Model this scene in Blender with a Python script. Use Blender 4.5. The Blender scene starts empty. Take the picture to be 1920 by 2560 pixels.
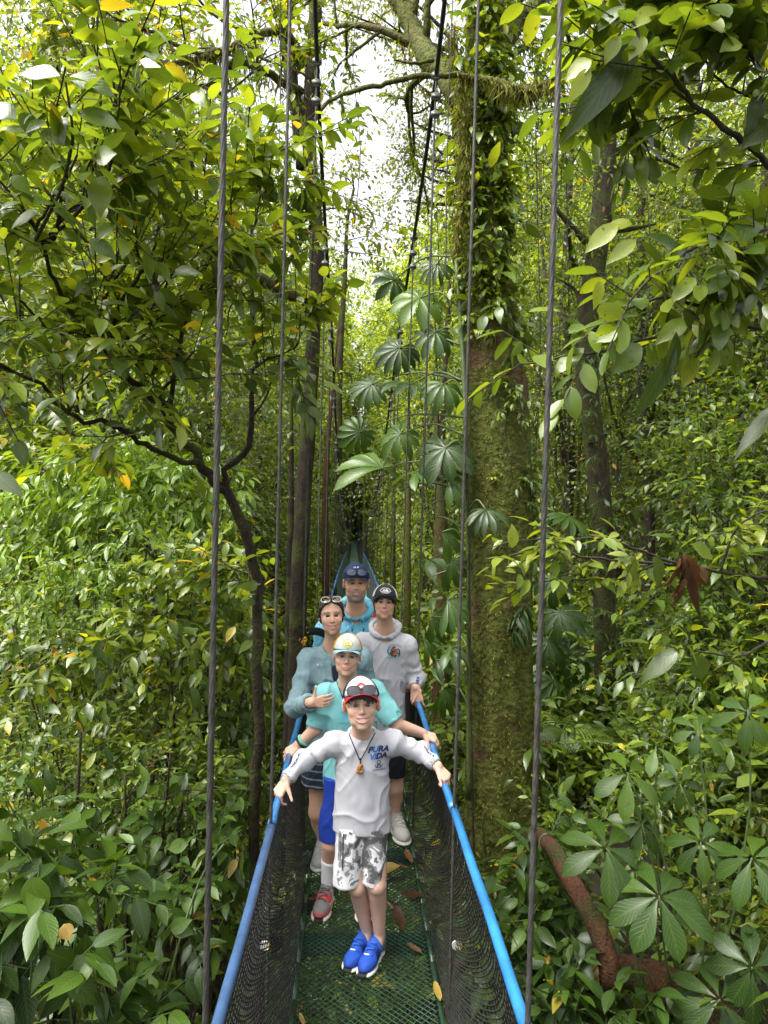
import bpy, math, random
import numpy as np
from mathutils import Vector, Matrix
from mathutils.bvhtree import BVHTree

R = math.radians
random.seed(7)
rng = np.random.default_rng(11)
sc = bpy.context.scene
col = sc.collection

# ------------------------------------------------------------------ camera
FOC = 1775.0                     # focal length in photograph pixels (1920 x 2560)
A, RO = R(2.42), R(1.35)
F0 = np.array([math.sin(A), math.cos(A), 0.0])
R0 = np.array([math.cos(A), -math.sin(A), 0.0])
U0 = np.array([0, 0, 1.0])
CR = math.cos(RO) * R0 + math.sin(RO) * U0
CU = math.cos(RO) * U0 - math.sin(RO) * R0

def P(px, py, d):
    """A point d metres in front of the camera that the photograph shows at px, py."""
    return d * F0 + (px - 960) / FOC * d * CR + (1280 - py) / FOC * d * CU

def PX(p):
    """photograph pixel and depth of world points (N,3)"""
    p = np.asarray(p, float)
    d = p @ F0
    dd = np.maximum(d, 0.05)
    return 960 + FOC * (p @ CR) / dd, 1280 - FOC * (p @ CU) / dd, d

cam_data = bpy.data.cameras.new("camera")
cam = bpy.data.objects.new("camera", cam_data)
col.objects.link(cam)
m = Matrix.Identity(4)
for i in range(3):
    m[i][0], m[i][1], m[i][2] = CR[i], CU[i], -F0[i]
cam.matrix_world = m
cam_data.sensor_fit = 'VERTICAL'
cam_data.sensor_height = 36.0
cam_data.lens = 36.0 * FOC / 2560
cam_data.clip_start = 0.05
cam_data.clip_end = 2000
sc.camera = cam

# ------------------------------------------------------------------ sky, sun, exposure
SUN_EL, SUN_AZ = R(62), R(250)          # azimuth measured clockwise from +Y
world = bpy.data.worlds.new("World")
sc.world = world
world.use_nodes = True
nt = world.node_tree
nt.nodes.clear()
sky = nt.nodes.new("ShaderNodeTexSky")
sky.sky_type = 'NISHITA'
sky.sun_disc = False
sky.sun_elevation = SUN_EL
sky.sun_rotation = SUN_AZ
sky.air_density = 1.0
sky.dust_density = 6.0
sky.ozone_density = 1.0
hs = nt.nodes.new("ShaderNodeHueSaturation")
hs.inputs['Saturation'].default_value = 0.22       # overcast: the blue is nearly gone
bg = nt.nodes.new("ShaderNodeBackground")
bg.inputs['Strength'].default_value = 0.15
out = nt.nodes.new("ShaderNodeOutputWorld")
nt.links.new(sky.outputs[0], hs.inputs['Color'])
nt.links.new(hs.outputs[0], bg.inputs['Color'])
nt.links.new(bg.outputs[0], out.inputs['Surface'])

sun_d = bpy.data.lights.new("sun", 'SUN')
sun_d.energy = 1.2
sun_d.angle = R(40)
sun_d.color = (1.0, 0.95, 0.86)
sun = bpy.data.objects.new("sun", sun_d)
col.objects.link(sun)
sd = Vector((math.sin(SUN_AZ) * math.cos(SUN_EL), math.cos(SUN_AZ) * math.cos(SUN_EL), math.sin(SUN_EL)))
sun.rotation_euler = sd.to_track_quat('Z', 'Y').to_euler()

sc.view_settings.view_transform = 'Standard'
sc.view_settings.look = 'None'
sc.view_settings.gamma = 1.0
sc.view_settings.exposure = 1.78
cy = sc.cycles
sc.render.engine = 'CYCLES'
cy.use_denoising = True
cy.denoiser = 'OPENIMAGEDENOISE'
cy.max_bounces = 7
cy.diffuse_bounces = 4
cy.glossy_bounces = 2
cy.transmission_bounces = 5
cy.transparent_max_bounces = 8
cy.caustics_reflective = False
cy.caustics_refractive = False
cy.sample_clamp_indirect = 6.0

# ------------------------------------------------------------------ objects and tags
def tag(o, label=None, cat=None, group=None, kind=None):
    if label: o["label"] = label
    if cat: o["category"] = cat
    if group: o["group"] = group
    if kind: o["kind"] = kind
    return o

def thing(name, label, cat, loc=(0, 0, 0), group=None):
    o = bpy.data.objects.new(name, None)
    o.empty_display_size = 0.1
    col.objects.link(o)
    o.location = [float(v) for v in loc]
    return tag(o, label, cat, group)

def link_mesh(name, me, mats, parent=None, loc=None):
    o = bpy.data.objects.new(name, me)
    col.objects.link(o)
    for mt in (mats if isinstance(mats, (list, tuple)) else [mats]):
        me.materials.append(mt)
    if parent is not None: o.parent = parent
    if loc is not None: o.location = [float(v) for v in loc]
    return o

class MB:
    """collects vertices and faces (quads or triangles) with a colour and a tint per vertex"""
    def __init__(s):
        s.v, s.f, s.n = [], [], 0
        s.t, s.uv, s.c = [], [], []
        s.mi = []
    def add(s, v, f, tint=None, uv=None, c=None, mi=0):
        v = np.asarray(v, np.float32).reshape(-1, 3)
        f = np.asarray(f, np.int32)
        if f.ndim == 1: f = f.reshape(1, -1)
        if f.shape[1] == 3: f = np.concatenate([f, -np.ones((len(f), 1), np.int32)], 1)
        ff = np.where(f >= 0, f + s.n, -1)
        s.v.append(v); s.f.append(ff)
        n = len(v)
        s.t.append(np.broadcast_to(np.asarray(0.5 if tint is None else tint, np.float32), (n,)))
        s.uv.append(np.zeros((n, 2), np.float32) if uv is None else np.asarray(uv, np.float32))
        s.c.append(np.broadcast_to(np.asarray((1, 1, 1) if c is None else c, np.float32), (n, 3)))
        s.mi.append(np.full(len(f), mi, np.int32))
        s.n += n
        return s
    def merge(s, o, mi=None):
        for k in range(len(o.v)):
            s.v.append(o.v[k]); s.f.append(np.where(o.f[k] >= 0, o.f[k] + s.n, -1))
            s.t.append(o.t[k]); s.uv.append(o.uv[k]); s.c.append(o.c[k])
            s.mi.append(o.mi[k] if mi is None else np.full(len(o.f[k]), mi, np.int32))
        s.n += o.n
        return s
    def mesh(s, name, smooth=True, origin=(0, 0, 0)):
        v = np.concatenate(s.v) - np.asarray(origin, np.float32)
        f = np.concatenate(s.f)
        me = bpy.data.meshes.new(name)
        nv, nf = len(v), len(f)
        me.vertices.add(nv)
        me.vertices.foreach_set("co", v.astype(np.float32).ravel())
        tri = f[:, 3] < 0
        cnt = np.where(tri, 3, 4)
        start = np.concatenate([[0], np.cumsum(cnt)[:-1]])
        loops = f.ravel()[(f.ravel() >= 0)]
        me.loops.add(len(loops))
        me.loops.foreach_set("vertex_index", loops.astype(np.int32))
        me.polygons.add(nf)
        me.polygons.foreach_set("loop_start", start.astype(np.int32))
        me.polygons.foreach_set("loop_total", cnt.astype(np.int32))
        me.polygons.foreach_set("use_smooth", np.full(nf, smooth))
        mi = np.concatenate(s.mi)
        if mi.any(): me.polygons.foreach_set("material_index", mi)
        me.update(calc_edges=True)
        a = me.attributes.new("tint", 'FLOAT', 'POINT')
        a.data.foreach_set("value", np.concatenate(s.t).astype(np.float32))
        c = np.concatenate(s.c)
        if (c != 1).any():
            ca = me.color_attributes.new("Col", 'FLOAT_COLOR', 'POINT')
            ca.data.foreach_set("color", np.concatenate([c, np.ones((nv, 1), np.float32)], 1).ravel())
        uv = np.concatenate(s.uv)
        if uv.any():
            ul = me.uv_layers.new(name="UVMap")
            ul.data.foreach_set("uv", uv[loops].astype(np.float32).ravel())
        me.validate()
        return me
    def build(s, name, mats, parent=None, origin=(0, 0, 0), smooth=True, loc=None):
        return link_mesh(name, s.mesh(name, smooth, origin), mats, parent, loc)

def nrm(v):
    v = np.asarray(v, float)
    return v / np.maximum(np.linalg.norm(v, axis=-1, keepdims=True), 1e-9)

def vnoise(p, seed=0):
    """smooth value noise of points (N,3), range -1..1"""
    g = np.random.default_rng(seed).random((32, 32, 32)) * 2 - 1
    i = np.floor(p).astype(int); t = p - i; t = t * t * (3 - 2 * t)
    o = 0
    for dx in (0, 1):
        for dy in (0, 1):
            for dz in (0, 1):
                w = (t[:, 0] if dx else 1 - t[:, 0]) * (t[:, 1] if dy else 1 - t[:, 1]) * (t[:, 2] if dz else 1 - t[:, 2])
                o = o + w * g[(i[:, 0] + dx) % 32, (i[:, 1] + dy) % 32, (i[:, 2] + dz) % 32]
    return o

def smooth_path(pts, n):
    """Catmull-Rom through pts, n samples"""
    p = np.asarray(pts, float)
    if len(p) < 3:
        t = np.linspace(0, 1, n)[:, None]
        return p[0] * (1 - t) + p[-1] * t
    q = np.concatenate([[2 * p[0] - p[1]], p, [2 * p[-1] - p[-2]]])
    L = np.concatenate([[0], np.cumsum(np.linalg.norm(np.diff(p, axis=0)[:, :3], axis=1))])
    s = np.interp(np.linspace(0, L[-1], n), L, np.arange(len(p)))
    i = np.minimum(s.astype(int), len(p) - 2)
    t = (s - i)[:, None]
    a, b, c, d = q[i], q[i + 1], q[i + 2], q[i + 3]
    return 0.5 * (2 * b + (c - a) * t + (2 * a - 5 * b + 4 * c - d) * t ** 2 + (3 * b - a - 3 * c + d) * t ** 3)

def tube(mb, pts, rad, n=8, cap=True, tint=None, c=None, lobes=None, twist=0.0, rough=0.0, mi=0):
    p = np.asarray(pts, float)
    k = len(p)
    r = np.broadcast_to(np.asarray(rad, float), (k,)).copy()
    t = nrm(np.gradient(p, axis=0))
    ref = np.array([1.0, 0, 0]) if abs(t[0][0]) < 0.8 else np.array([0, 1.0, 0])
    n1 = np.zeros((k, 3))
    a = nrm(ref - t[0] * (ref @ t[0]))
    for i in range(k):
        a = nrm(a - t[i] * (a @ t[i]))
        n1[i] = a
    n2 = np.cross(t, n1)
    th = np.linspace(0, 2 * np.pi, n, endpoint=False)[None, :] + (np.arange(k)[:, None] * twist)
    rr = np.repeat(r[:, None], n, 1)
    if lobes: rr = rr * (1 + lobes[1] * np.cos(lobes[0] * (th - np.arange(k)[:, None] * twist)))
    if rough: rr = rr * (1 + rough * (rng.random((k, n)) - 0.5) * 2)
    v = p[:, None] + rr[..., None] * (np.cos(th)[..., None] * n1[:, None] + np.sin(th)[..., None] * n2[:, None])
    i, j = np.meshgrid(np.arange(k - 1), np.arange(n), indexing='ij')
    j2 = (j + 1) % n
    f = np.stack([i * n + j, i * n + j2, (i + 1) * n + j2, (i + 1) * n + j], -1).reshape(-1, 4)
    vv = v.reshape(-1, 3)
    if cap:
        fc = []
        for base, ctr, flip in ((0, p[0], True), ((k - 1) * n, p[-1], False)):
            ci = len(vv)
            vv = np.concatenate([vv, ctr[None]])
            for q in range(n):
                tri = [base + q, base + (q + 1) % n, ci]
                fc.append(tri[::-1] if flip else tri)
        f = np.concatenate([f, np.concatenate([np.array(fc), -np.ones((len(fc), 1), int)], 1)])
    uv = np.zeros((len(vv), 2), np.float32)
    mb.add(vv, f, tint=tint, c=c, mi=mi)
    return mb

def box(mb, lo, hi, **kw):
    x0, y0, z0 = lo; x1, y1, z1 = hi
    v = [(x0,y0,z0),(x1,y0,z0),(x1,y1,z0),(x0,y1,z0),(x0,y0,z1),(x1,y0,z1),(x1,y1,z1),(x0,y1,z1)]
    f = [(0,3,2,1),(4,5,6,7),(0,1,5,4),(1,2,6,5),(2,3,7,6),(3,0,4,7)]
    mb.add(v, f, **kw)

# ------------------------------------------------------------------ materials
def mat(name):
    mt = bpy.data.materials.new(name)
    mt.use_nodes = True
    t = mt.node_tree
    b = t.nodes["Principled BSDF"]
    return mt, t, b

def N(t, kind, **kw):
    n = t.nodes.new(kind)
    for k, v in kw.items():
        if k in n.inputs: n.inputs[k].default_value = v
        else: setattr(n, k, v)
    return n

def ramp(t, stops, interp='LINEAR'):
    n = t.nodes.new("ShaderNodeValToRGB")
    n.color_ramp.interpolation = interp
    e = n.color_ramp.elements
    while len(e) < len(stops): e.new(0.5)
    for el, (p, c) in zip(e, stops):
        el.position = p
        el.color = (*c, 1) if len(c) == 3 else c
    return n

def plain(name, colr, rough=0.6, noise=0.0, scale=20.0, bump=0.0, bscale=None, metal=0.0, spec=0.5, coat=0.0):
    mt, t, b = mat(name)
    b.inputs['Base Color'].default_value = (*colr, 1)
    b.inputs['Roughness'].default_value = rough
    b.inputs['Metallic'].default_value = metal
    b.inputs['Specular IOR Level'].default_value = spec
    b.inputs['Coat Weight'].default_value = coat
    tc = N(t, "ShaderNodeTexCoord")
    if noise:
        nz = N(t, "ShaderNodeTexNoise", Scale=scale, Detail=5.0)
        t.links.new(tc.outputs['Object'], nz.inputs['Vector'])
        lo = tuple(max(0, x * (1 - noise)) for x in colr); hi = tuple(min(1, x * (1 + noise)) for x in colr)
        rp = ramp(t, [(0.3, lo), (0.7, hi)])
        t.links.new(nz.outputs['Fac'], rp.inputs[0])
        t.links.new(rp.outputs[0], b.inputs['Base Color'])
    if bump:
        nb = N(t, "ShaderNodeTexNoise", Scale=bscale or scale * 3, Detail=4.0)
        t.links.new(tc.outputs['Object'], nb.inputs['Vector'])
        bp = N(t, "ShaderNodeBump", Strength=bump, Distance=0.01)
        t.links.new(nb.outputs['Fac'], bp.inputs['Height'])
        t.links.new(bp.outputs[0], b.inputs['Normal'])
    return mt

def vcol(name, rough=0.7, bump=0.0, bscale=300.0, sss=0.0, spec=0.4, crease=0.0, noise=0.06, nscale=25.0):
    """colour comes from the mesh's own colour attribute"""
    mt, t, b = mat(name)
    a = N(t, "ShaderNodeVertexColor", layer_name="Col")
    tc = N(t, "ShaderNodeTexCoord")
    nz = N(t, "ShaderNodeTexNoise", Scale=nscale, Detail=4.0)
    t.links.new(tc.outputs['Object'], nz.inputs['Vector'])
    mr = N(t, "ShaderNodeMapRange")
    mr.inputs['To Min'].default_value = 1 - noise; mr.inputs['To Max'].default_value = 1 + noise
    t.links.new(nz.outputs['Fac'], mr.inputs['Value'])
    mx = N(t, "ShaderNodeVectorMath", operation='MULTIPLY')
    t.links.new(a.outputs['Color'], mx.inputs[0]); t.links.new(mr.outputs[0], mx.inputs[1])
    t.links.new(mx.outputs[0], b.inputs['Base Color'])
    b.inputs['Roughness'].default_value = rough
    b.inputs['Specular IOR Level'].default_value = spec
    if sss:
        b.inputs['Subsurface Weight'].default_value = sss
        b.inputs['Subsurface Radius'].default_value = (0.012, 0.005, 0.003)
        b.inputs['Subsurface Scale'].default_value = 1.0
    if bump:
        nb = N(t, "ShaderNodeTexNoise", Scale=bscale, Detail=3.0)
        t.links.new(tc.outputs['Object'], nb.inputs['Vector'])
        bp = N(t, "ShaderNodeBump", Strength=bump, Distance=0.003)
        t.links.new(nb.outputs['Fac'], bp.inputs['Height'])
        if crease:
            mp = N(t, "ShaderNodeMapping"); mp.inputs['Scale'].default_value = (1, 1, 0.5); mp.inputs['Rotation'].default_value = (0.2, 0.5, 0.3)
            t.links.new(tc.outputs['Object'], mp.inputs['Vector'])
            nc = N(t, "ShaderNodeTexNoise", Scale=11.0, Detail=3.0, Distortion=1.4)
            nc.noise_type = 'RIDGED_MULTIFRACTAL'
            t.links.new(mp.outputs[0], nc.inputs['Vector'])
            b2 = N(t, "ShaderNodeBump", Strength=crease, Distance=0.012)
            t.links.new(nc.outputs['Fac'], b2.inputs['Height']); t.links.new(bp.outputs[0], b2.inputs['Normal'])
            t.links.new(b2.outputs[0], b.inputs['Normal'])
        else: t.links.new(bp.outputs[0], b.inputs['Normal'])
    return mt

def leaf_mat(name, stops, trans=0.42, rough=0.32, spec=0.5, veins=0.0, tcol=(1.45, 1.3, 0.40), gain=1.0, vc=(0.20, 0.28, 0.06), va=0.25, coat=0.0):
    """leaf: glossy wet top, light passing through; tint per leaf picks the colour"""
    mt, t, b = mat(name)
    a = N(t, "ShaderNodeAttribute", attribute_name="tint")
    rp = ramp(t, stops)
    t.links.new(a.outputs['Fac'], rp.inputs[0])
    tc = N(t, "ShaderNodeTexCoord")
    nz = N(t, "ShaderNodeTexNoise", Scale=9.0, Detail=3.0)
    t.links.new(tc.outputs['Object'], nz.inputs['Vector'])
    mr = N(t, "ShaderNodeMapRange")
    mr.inputs['To Min'].default_value = 0.75 * gain; mr.inputs['To Max'].default_value = 1.25 * gain
    t.links.new(nz.outputs['Fac'], mr.inputs['Value'])
    mx = N(t, "ShaderNodeVectorMath", operation='MULTIPLY')
    t.links.new(rp.outputs[0], mx.inputs[0]); t.links.new(mr.outputs[0], mx.inputs[1])
    colr = mx.outputs[0]
    if veins:
        # uv.x runs along the leaf, uv.y from -1 to 1 across it
        sp = N(t, "ShaderNodeSeparateXYZ")
        t.links.new(tc.outputs['UV'], sp.inputs[0])
        ab = N(t, "ShaderNodeMath", operation='ABSOLUTE'); t.links.new(sp.outputs['Y'], ab.inputs[0])
        m1 = N(t, "ShaderNodeMath", operation='MULTIPLY'); m1.inputs[1].default_value = -0.28
        t.links.new(ab.outputs[0], m1.inputs[0])
        ad = N(t, "ShaderNodeMath", operation='ADD'); t.links.new(m1.outputs[0], ad.inputs[0]); t.links.new(sp.outputs['X'], ad.inputs[1])
        m2 = N(t, "ShaderNodeMath", operation='MULTIPLY'); m2.inputs[1].default_value = 58.0
        t.links.new(ad.outputs[0], m2.inputs[0])
        sn = N(t, "ShaderNodeMath", operation='SINE'); t.links.new(m2.outputs[0], sn.inputs[0])
        mid = N(t, "ShaderNodeMapRange"); mid.inputs['From Min'].default_value = 0.0; mid.inputs['From Max'].default_value = 0.1
        mid.inputs['To Min'].default_value = 1.0; mid.inputs['To Max'].default_value = 0.0
        t.links.new(ab.outputs[0], mid.inputs['Value'])
        sv = N(t, "ShaderNodeMapRange"); sv.inputs['From Min'].default_value = 0.78; sv.inputs['From Max'].default_value = 1.0
        t.links.new(sn.outputs[0], sv.inputs['Value'])
        mxv = N(t, "ShaderNodeMath", operation='MAXIMUM'); t.links.new(mid.outputs[0], mxv.inputs[0]); t.links.new(sv.outputs[0], mxv.inputs[1])
        mv = N(t, "ShaderNodeMath", operation='MULTIPLY'); mv.inputs[1].default_value = va; t.links.new(mxv.outputs[0], mv.inputs[0])
        mixc = N(t, "ShaderNodeMix", data_type='RGBA')
        t.links.new(mv.outputs[0], mixc.inputs[0]); t.links.new(colr, mixc.inputs[6]); mixc.inputs[7].default_value = (*vc, 1)
        colr = mixc.outputs[2]
        ns = N(t, "ShaderNodeTexNoise", Scale=26.0, Detail=3.0)
        t.links.new(tc.outputs['Object'], ns.inputs['Vector'])
        rs = ramp(t, [(0.66, (0, 0, 0)), (0.72, (0.75, 0.75, 0.75))])
        t.links.new(ns.outputs['Fac'], rs.inputs[0])
        ms_ = N(t, "ShaderNodeMix", data_type='RGBA')                # blotches and bites of old age
        t.links.new(rs.outputs[0], ms_.inputs[0]); t.links.new(colr, ms_.inputs[6]); ms_.inputs[7].default_value = (0.075, 0.055, 0.018, 1)
        colr = ms_.outputs[2]
        bp = N(t, "ShaderNodeBump", Strength=veins, Distance=0.004)
        t.links.new(sv.outputs[0], bp.inputs['Height'])
        t.links.new(bp.outputs[0], b.inputs['Normal'])
    t.links.new(colr, b.inputs['Base Color'])
    b.inputs['Roughness'].default_value = rough
    b.inputs['Specular IOR Level'].default_value = spec
    b.inputs['Coat Weight'].default_value = coat; b.inputs['Coat Roughness'].default_value = 0.22
    tm = N(t, "ShaderNodeVectorMath", operation='MULTIPLY'); t.links.new(colr, tm.inputs[0]); tm.inputs[1].default_value = tcol
    tl = N(t, "ShaderNodeBsdfTranslucent"); t.links.new(tm.outputs[0], tl.inputs['Color'])
    ms = N(t, "ShaderNodeMixShader"); ms.inputs[0].default_value = trans
    t.links.new(b.outputs[0], ms.inputs[1]); t.links.new(tl.outputs[0], ms.inputs[2])
    o = t.nodes["Material Output"]
    t.links.new(ms.outputs[0], o.inputs['Surface'])
    return mt

def bark_mat(name, dark, light, moss, moss_amt=0.5, scale=6.0, bump=0.8):
    mt, t, b = mat(name)
    tc = N(t, "ShaderNodeTexCoord")
    mp = N(t, "ShaderNodeMapping"); mp.inputs['Scale'].default_value = (1, 1, 0.35)
    t.links.new(tc.outputs['Object'], mp.inputs['Vector'])
    n1 = N(t, "ShaderNodeTexNoise", Scale=scale * 3, Detail=8.0, Roughness=0.7)
    t.links.new(mp.outputs[0], n1.inputs['Vector'])
    r1 = ramp(t, [(0.3, dark), (0.7, light)])
    t.links.new(n1.outputs['Fac'], r1.inputs[0])
    n2 = N(t, "ShaderNodeTexNoise", Scale=scale * 0.45, Detail=6.0, Roughness=0.65)
    t.links.new(tc.outputs['Object'], n2.inputs['Vector'])
    r2 = ramp(t, [(0.62 - moss_amt * 0.35, (0, 0, 0)), (0.72 - moss_amt * 0.35, (1, 1, 1))])
    t.links.new(n2.outputs['Fac'], r2.inputs[0])
    n3 = N(t, "ShaderNodeTexNoise", Scale=scale * 9, Detail=5.0)
    t.links.new(tc.outputs['Object'], n3.inputs['Vector'])
    r3 = ramp(t, [(0.3, tuple(x * 0.45 for x in moss)), (0.75, tuple(min(1, x * 1.5) for x in moss))])
    t.links.new(n3.outputs['Fac'], r3.inputs[0])
    mx = N(t, "ShaderNodeMix", data_type='RGBA')
    t.links.new(r2.outputs[0], mx.inputs[0]); t.links.new(r1.outputs[0], mx.inputs[6]); t.links.new(r3.outputs[0], mx.inputs[7])
    t.links.new(mx.outputs[2], b.inputs['Base Color'])
    b.inputs['Roughness'].default_value = 0.85
    b.inputs['Specular IOR Level'].default_value = 0.3
    ad = N(t, "ShaderNodeMath", operation='ADD')
    t.links.new(n1.outputs['Fac'], ad.inputs[0]); t.links.new(n3.outputs['Fac'], ad.inputs[1])
    bp = N(t, "ShaderNodeBump", Strength=bump, Distance=0.03)
    t.links.new(ad.outputs[0], bp.inputs['Height'])
    t.links.new(bp.outputs[0], b.inputs['Normal'])
    return mt
# ================================================================== the hanging bridge
XL, XR, DX0, DX1 = -0.313, 0.447, -0.206, 0.414
Y_END = 84.0
def deckz(y):
    y = np.asarray(y, float)
    return -2.10 - 0.80 * (1 - np.cos(2 * np.pi * np.clip(y - 4.5, 0, None) / 128)) + 0.0 * y
def railz(y, side):
    y = np.asarray(y, float)
    near = 0.79 if side < 0 else 0.86
    w = np.clip((y - 6) / 8, 0, 1)
    h = near * (1 - w) + 0.86 * w
    sag = 0.005 * np.sin((y - 2.95) / 1.72 * np.pi) ** 2
    return deckz(y) + h - sag + 2.0 * np.clip((y - 70) / 14, 0, 1) ** 1.5
def cabz(y):
    yy = [-2, 0.0, 1.5, 2.9, 4.38, 5.1, 6.3, 8.1, 9.7, 11, 14, 20, 30, 45, 62, 75, 84]
    zz = [9.0, 6.6, 5.2, 4.1, 3.1, 2.78, 2.5, 2.2, 1.75, 1.35, 0.85, 0.1, -0.9, -1.6, -1.2, -0.1, 1.2]
    return np.interp(y, yy, zz)

M_hose = plain("blue_hose_plastic", (0.020, 0.15, 0.39), 0.34, 0.42, 7, 0.2, 60, coat=0.2)
M_hose_old = plain("faded_blue_hose", (0.035, 0.075, 0.165), 0.35, 0.3, 12, 0.15, 60, coat=0.15)
M_tape = plain("black_tape", (0.012, 0.012, 0.013), 0.5, 0.3, 40)
M_wire = plain("galvanised_wire_rope", (0.055, 0.052, 0.046), 0.6, 0.5, 40, metal=0.2)
M_rope = plain("black_greased_wire_rope", (0.018, 0.02, 0.02), 0.4, 0.4, 60, metal=0.3)
M_net = plain("black_net_cord", (0.022, 0.023, 0.022), 0.55, 0.4, 30)
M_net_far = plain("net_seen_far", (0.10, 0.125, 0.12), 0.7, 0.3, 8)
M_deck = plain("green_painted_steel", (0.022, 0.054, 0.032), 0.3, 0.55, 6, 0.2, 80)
M_deck_far = plain("pale_green_steel", (0.10, 0.19, 0.13), 0.75, 0.35, 3)  # paler than the near deck, for the solid sheet replacing distant mesh
M_bar = plain("dark_green_beam", (0.012, 0.04, 0.022), 0.5, 0.4, 8)
M_clamp = plain("zinc_clamp", (0.09, 0.09, 0.08), 0.5, 0.4, 40, metal=0.3)
M_glintw = plain("white_glint", (0.45, 0.45, 0.42), 0.4, 0.1, 30)
M_glinty = plain("yellow_glint", (0.5, 0.36, 0.05), 0.4, 0.1, 30)

bridge = thing("suspension_bridge", "narrow hanging footbridge with blue hose handrails, black net sides and green mesh deck", "bridge", (0.1, 3.0, -2.1))
BO = np.array([0.1, 3.0, -2.1])

# --- deck of expanded metal
Y0D, Y1D = 1.3, 13.0
pit, nx = 0.034, 18
mb = MB()
def prism_edges(mb, a, b, r, up=(0, 0, 1), flat=1.0):
    """three-sided bars from a[i] to b[i]"""
    a = np.asarray(a, float); b = np.asarray(b, float)
    t = nrm(b - a)
    s = nrm(np.cross(t, np.broadcast_to(np.asarray(up, float), t.shape)))
    u = np.cross(s, t)
    k = len(a)
    v = np.empty((k, 6, 3))
    for q, (cs, cu) in enumerate(((-1, -0.6), (1, -0.6), (0, 1.0))):
        off = r * cs * s + r * cu * flat * u
        v[:, q] = a + off; v[:, 3 + q] = b + off
    base = np.arange(k)[:, None] * 6
    f = np.concatenate([base + np.array([[0, 1, 4, 3]]), base + np.array([[1, 2, 5, 4]]), base + np.array([[2, 0, 3, 5]])])
    mb.add(v.reshape(-1, 3), f)
ny = int((Y1D - Y0D) / (pit / 2))
jj, ii = np.meshgrid(np.arange(ny), np.arange(nx), indexing='ij')
wx = (DX1 - DX0) / nx
# node lattice: even rows at half offsets
def node(i, j):
    y = Y0D + j * pit / 2
    x = DX0 + (i + 0.5 * (j % 2)) * wx
    return np.stack([np.clip(x, DX0, DX1), y, deckz(y) - 0.004], -1)
A1 = node(ii, jj); B1 = node(ii, jj + 1)
A2 = node(ii, jj); B2 = node(ii + np.where(jj % 2 == 0, -1, 1), jj + 1)
prism_edges(mb, np.concatenate([A1.reshape(-1, 3), A2.reshape(-1, 3)]), np.concatenate([B1.reshape(-1, 3), B2.reshape(-1, 3)]), 0.0024, flat=1.3)
mb.build("deck", M_deck, bridge, BO)
yy = np.arange(Y0D, Y1D + 0.01, 0.25)
for x in (DX0 - 0.012, DX1 - 0.006):
    mb = MB()
    for k in range(len(yy) - 1):
        z0, z1 = deckz(yy[k]), deckz(yy[k + 1])
        v = [(x, yy[k], z0 - .04), (x + .018, yy[k], z0 - .04), (x + .018, yy[k + 1], z1 - .04), (x, yy[k + 1], z1 - .04),
             (x, yy[k], z0 + .006), (x + .018, yy[k], z0 + .006), (x + .018, yy[k + 1], z1 + .006), (x, yy[k + 1], z1 + .006)]
        mb.add(v, [(4, 5, 6, 7), (0, 1, 5, 4), (1, 2, 6, 5), (2, 3, 7, 6), (3, 0, 4, 7), (0, 3, 2, 1)])
    mb.build("deck_edge", M_deck, bridge, BO)
for k, y in enumerate(np.arange(1.66, 13, 0.9)):
    mb = MB()
    z = float(deckz(y))
    box(mb, (DX0 - 0.06, y, z - 0.065), (DX1 + 0.06, y + 0.05, z - 0.012))
    box(mb, (DX0, y + 0.06, z - 0.03), (DX1, y + 0.1, z - 0.014))
    mb.build("cross_beam", M_bar, bridge, BO, smooth=False)
mb = MB()
yy = np.arange(Y1D, Y_END + 0.1, 0.5)
for k in range(len(yy) - 1):
    z0, z1 = deckz(yy[k]), deckz(yy[k + 1])
    mb.add([(DX0, yy[k], z0 - .03), (DX1, yy[k], z0 - .03), (DX1, yy[k + 1], z1 - .03), (DX0, yy[k + 1], z1 - .03),
            (DX0, yy[k], z0), (DX1, yy[k], z0), (DX1, yy[k + 1], z1), (DX0, yy[k + 1], z1)],
           [(4, 5, 6, 7), (0, 1, 5, 4), (1, 2, 6, 5), (2, 3, 7, 6), (3, 0, 4, 7), (0, 3, 2, 1)])
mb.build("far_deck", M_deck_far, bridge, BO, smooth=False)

# --- handrails: blue hose in lengths, with a taped joint between two lengths
joints = [2.95, 6.4, 9.85, 13.3]
for side, X in ((-1, XL), (1, XR)):
    cuts = [0.9] + joints + [30.0, Y_END]
    for k in range(len(cuts) - 1):
        a, b = cuts[k] + 0.016, cuts[k + 1] - 0.016
        y = np.linspace(a, b, max(10, int((b - a) / 0.06)) if b < 31 else 60)
        wob = 0.002 * np.sin(y * 3.1 + side) + 0.001 * np.sin(y * 9.3)
        p = np.stack([X + wob, y, railz(y, side) + 0.0012 * np.sin(y * 7)], -1)
        rad = np.full(len(y), 0.0165)
        rad[:2] *= (1.16, 1.08); rad[-2:] *= (1.05, 1.1)
        mb = MB(); tube(mb, p, rad, 14)
        mb.build("handrail", M_hose_old if (k == 0 and side < 0) else M_hose, bridge, BO)
    for y in joints:
        mb = MB(); yy = np.linspace(y - 0.035, y + 0.035, 6)
        tube(mb, np.stack([np.full(6, X), yy, railz(yy, side) - 0.001], -1), 0.0125 + 0.001 * rng.random(6), 10)
        mb.build("rail_joint", M_tape, bridge, BO)

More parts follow.
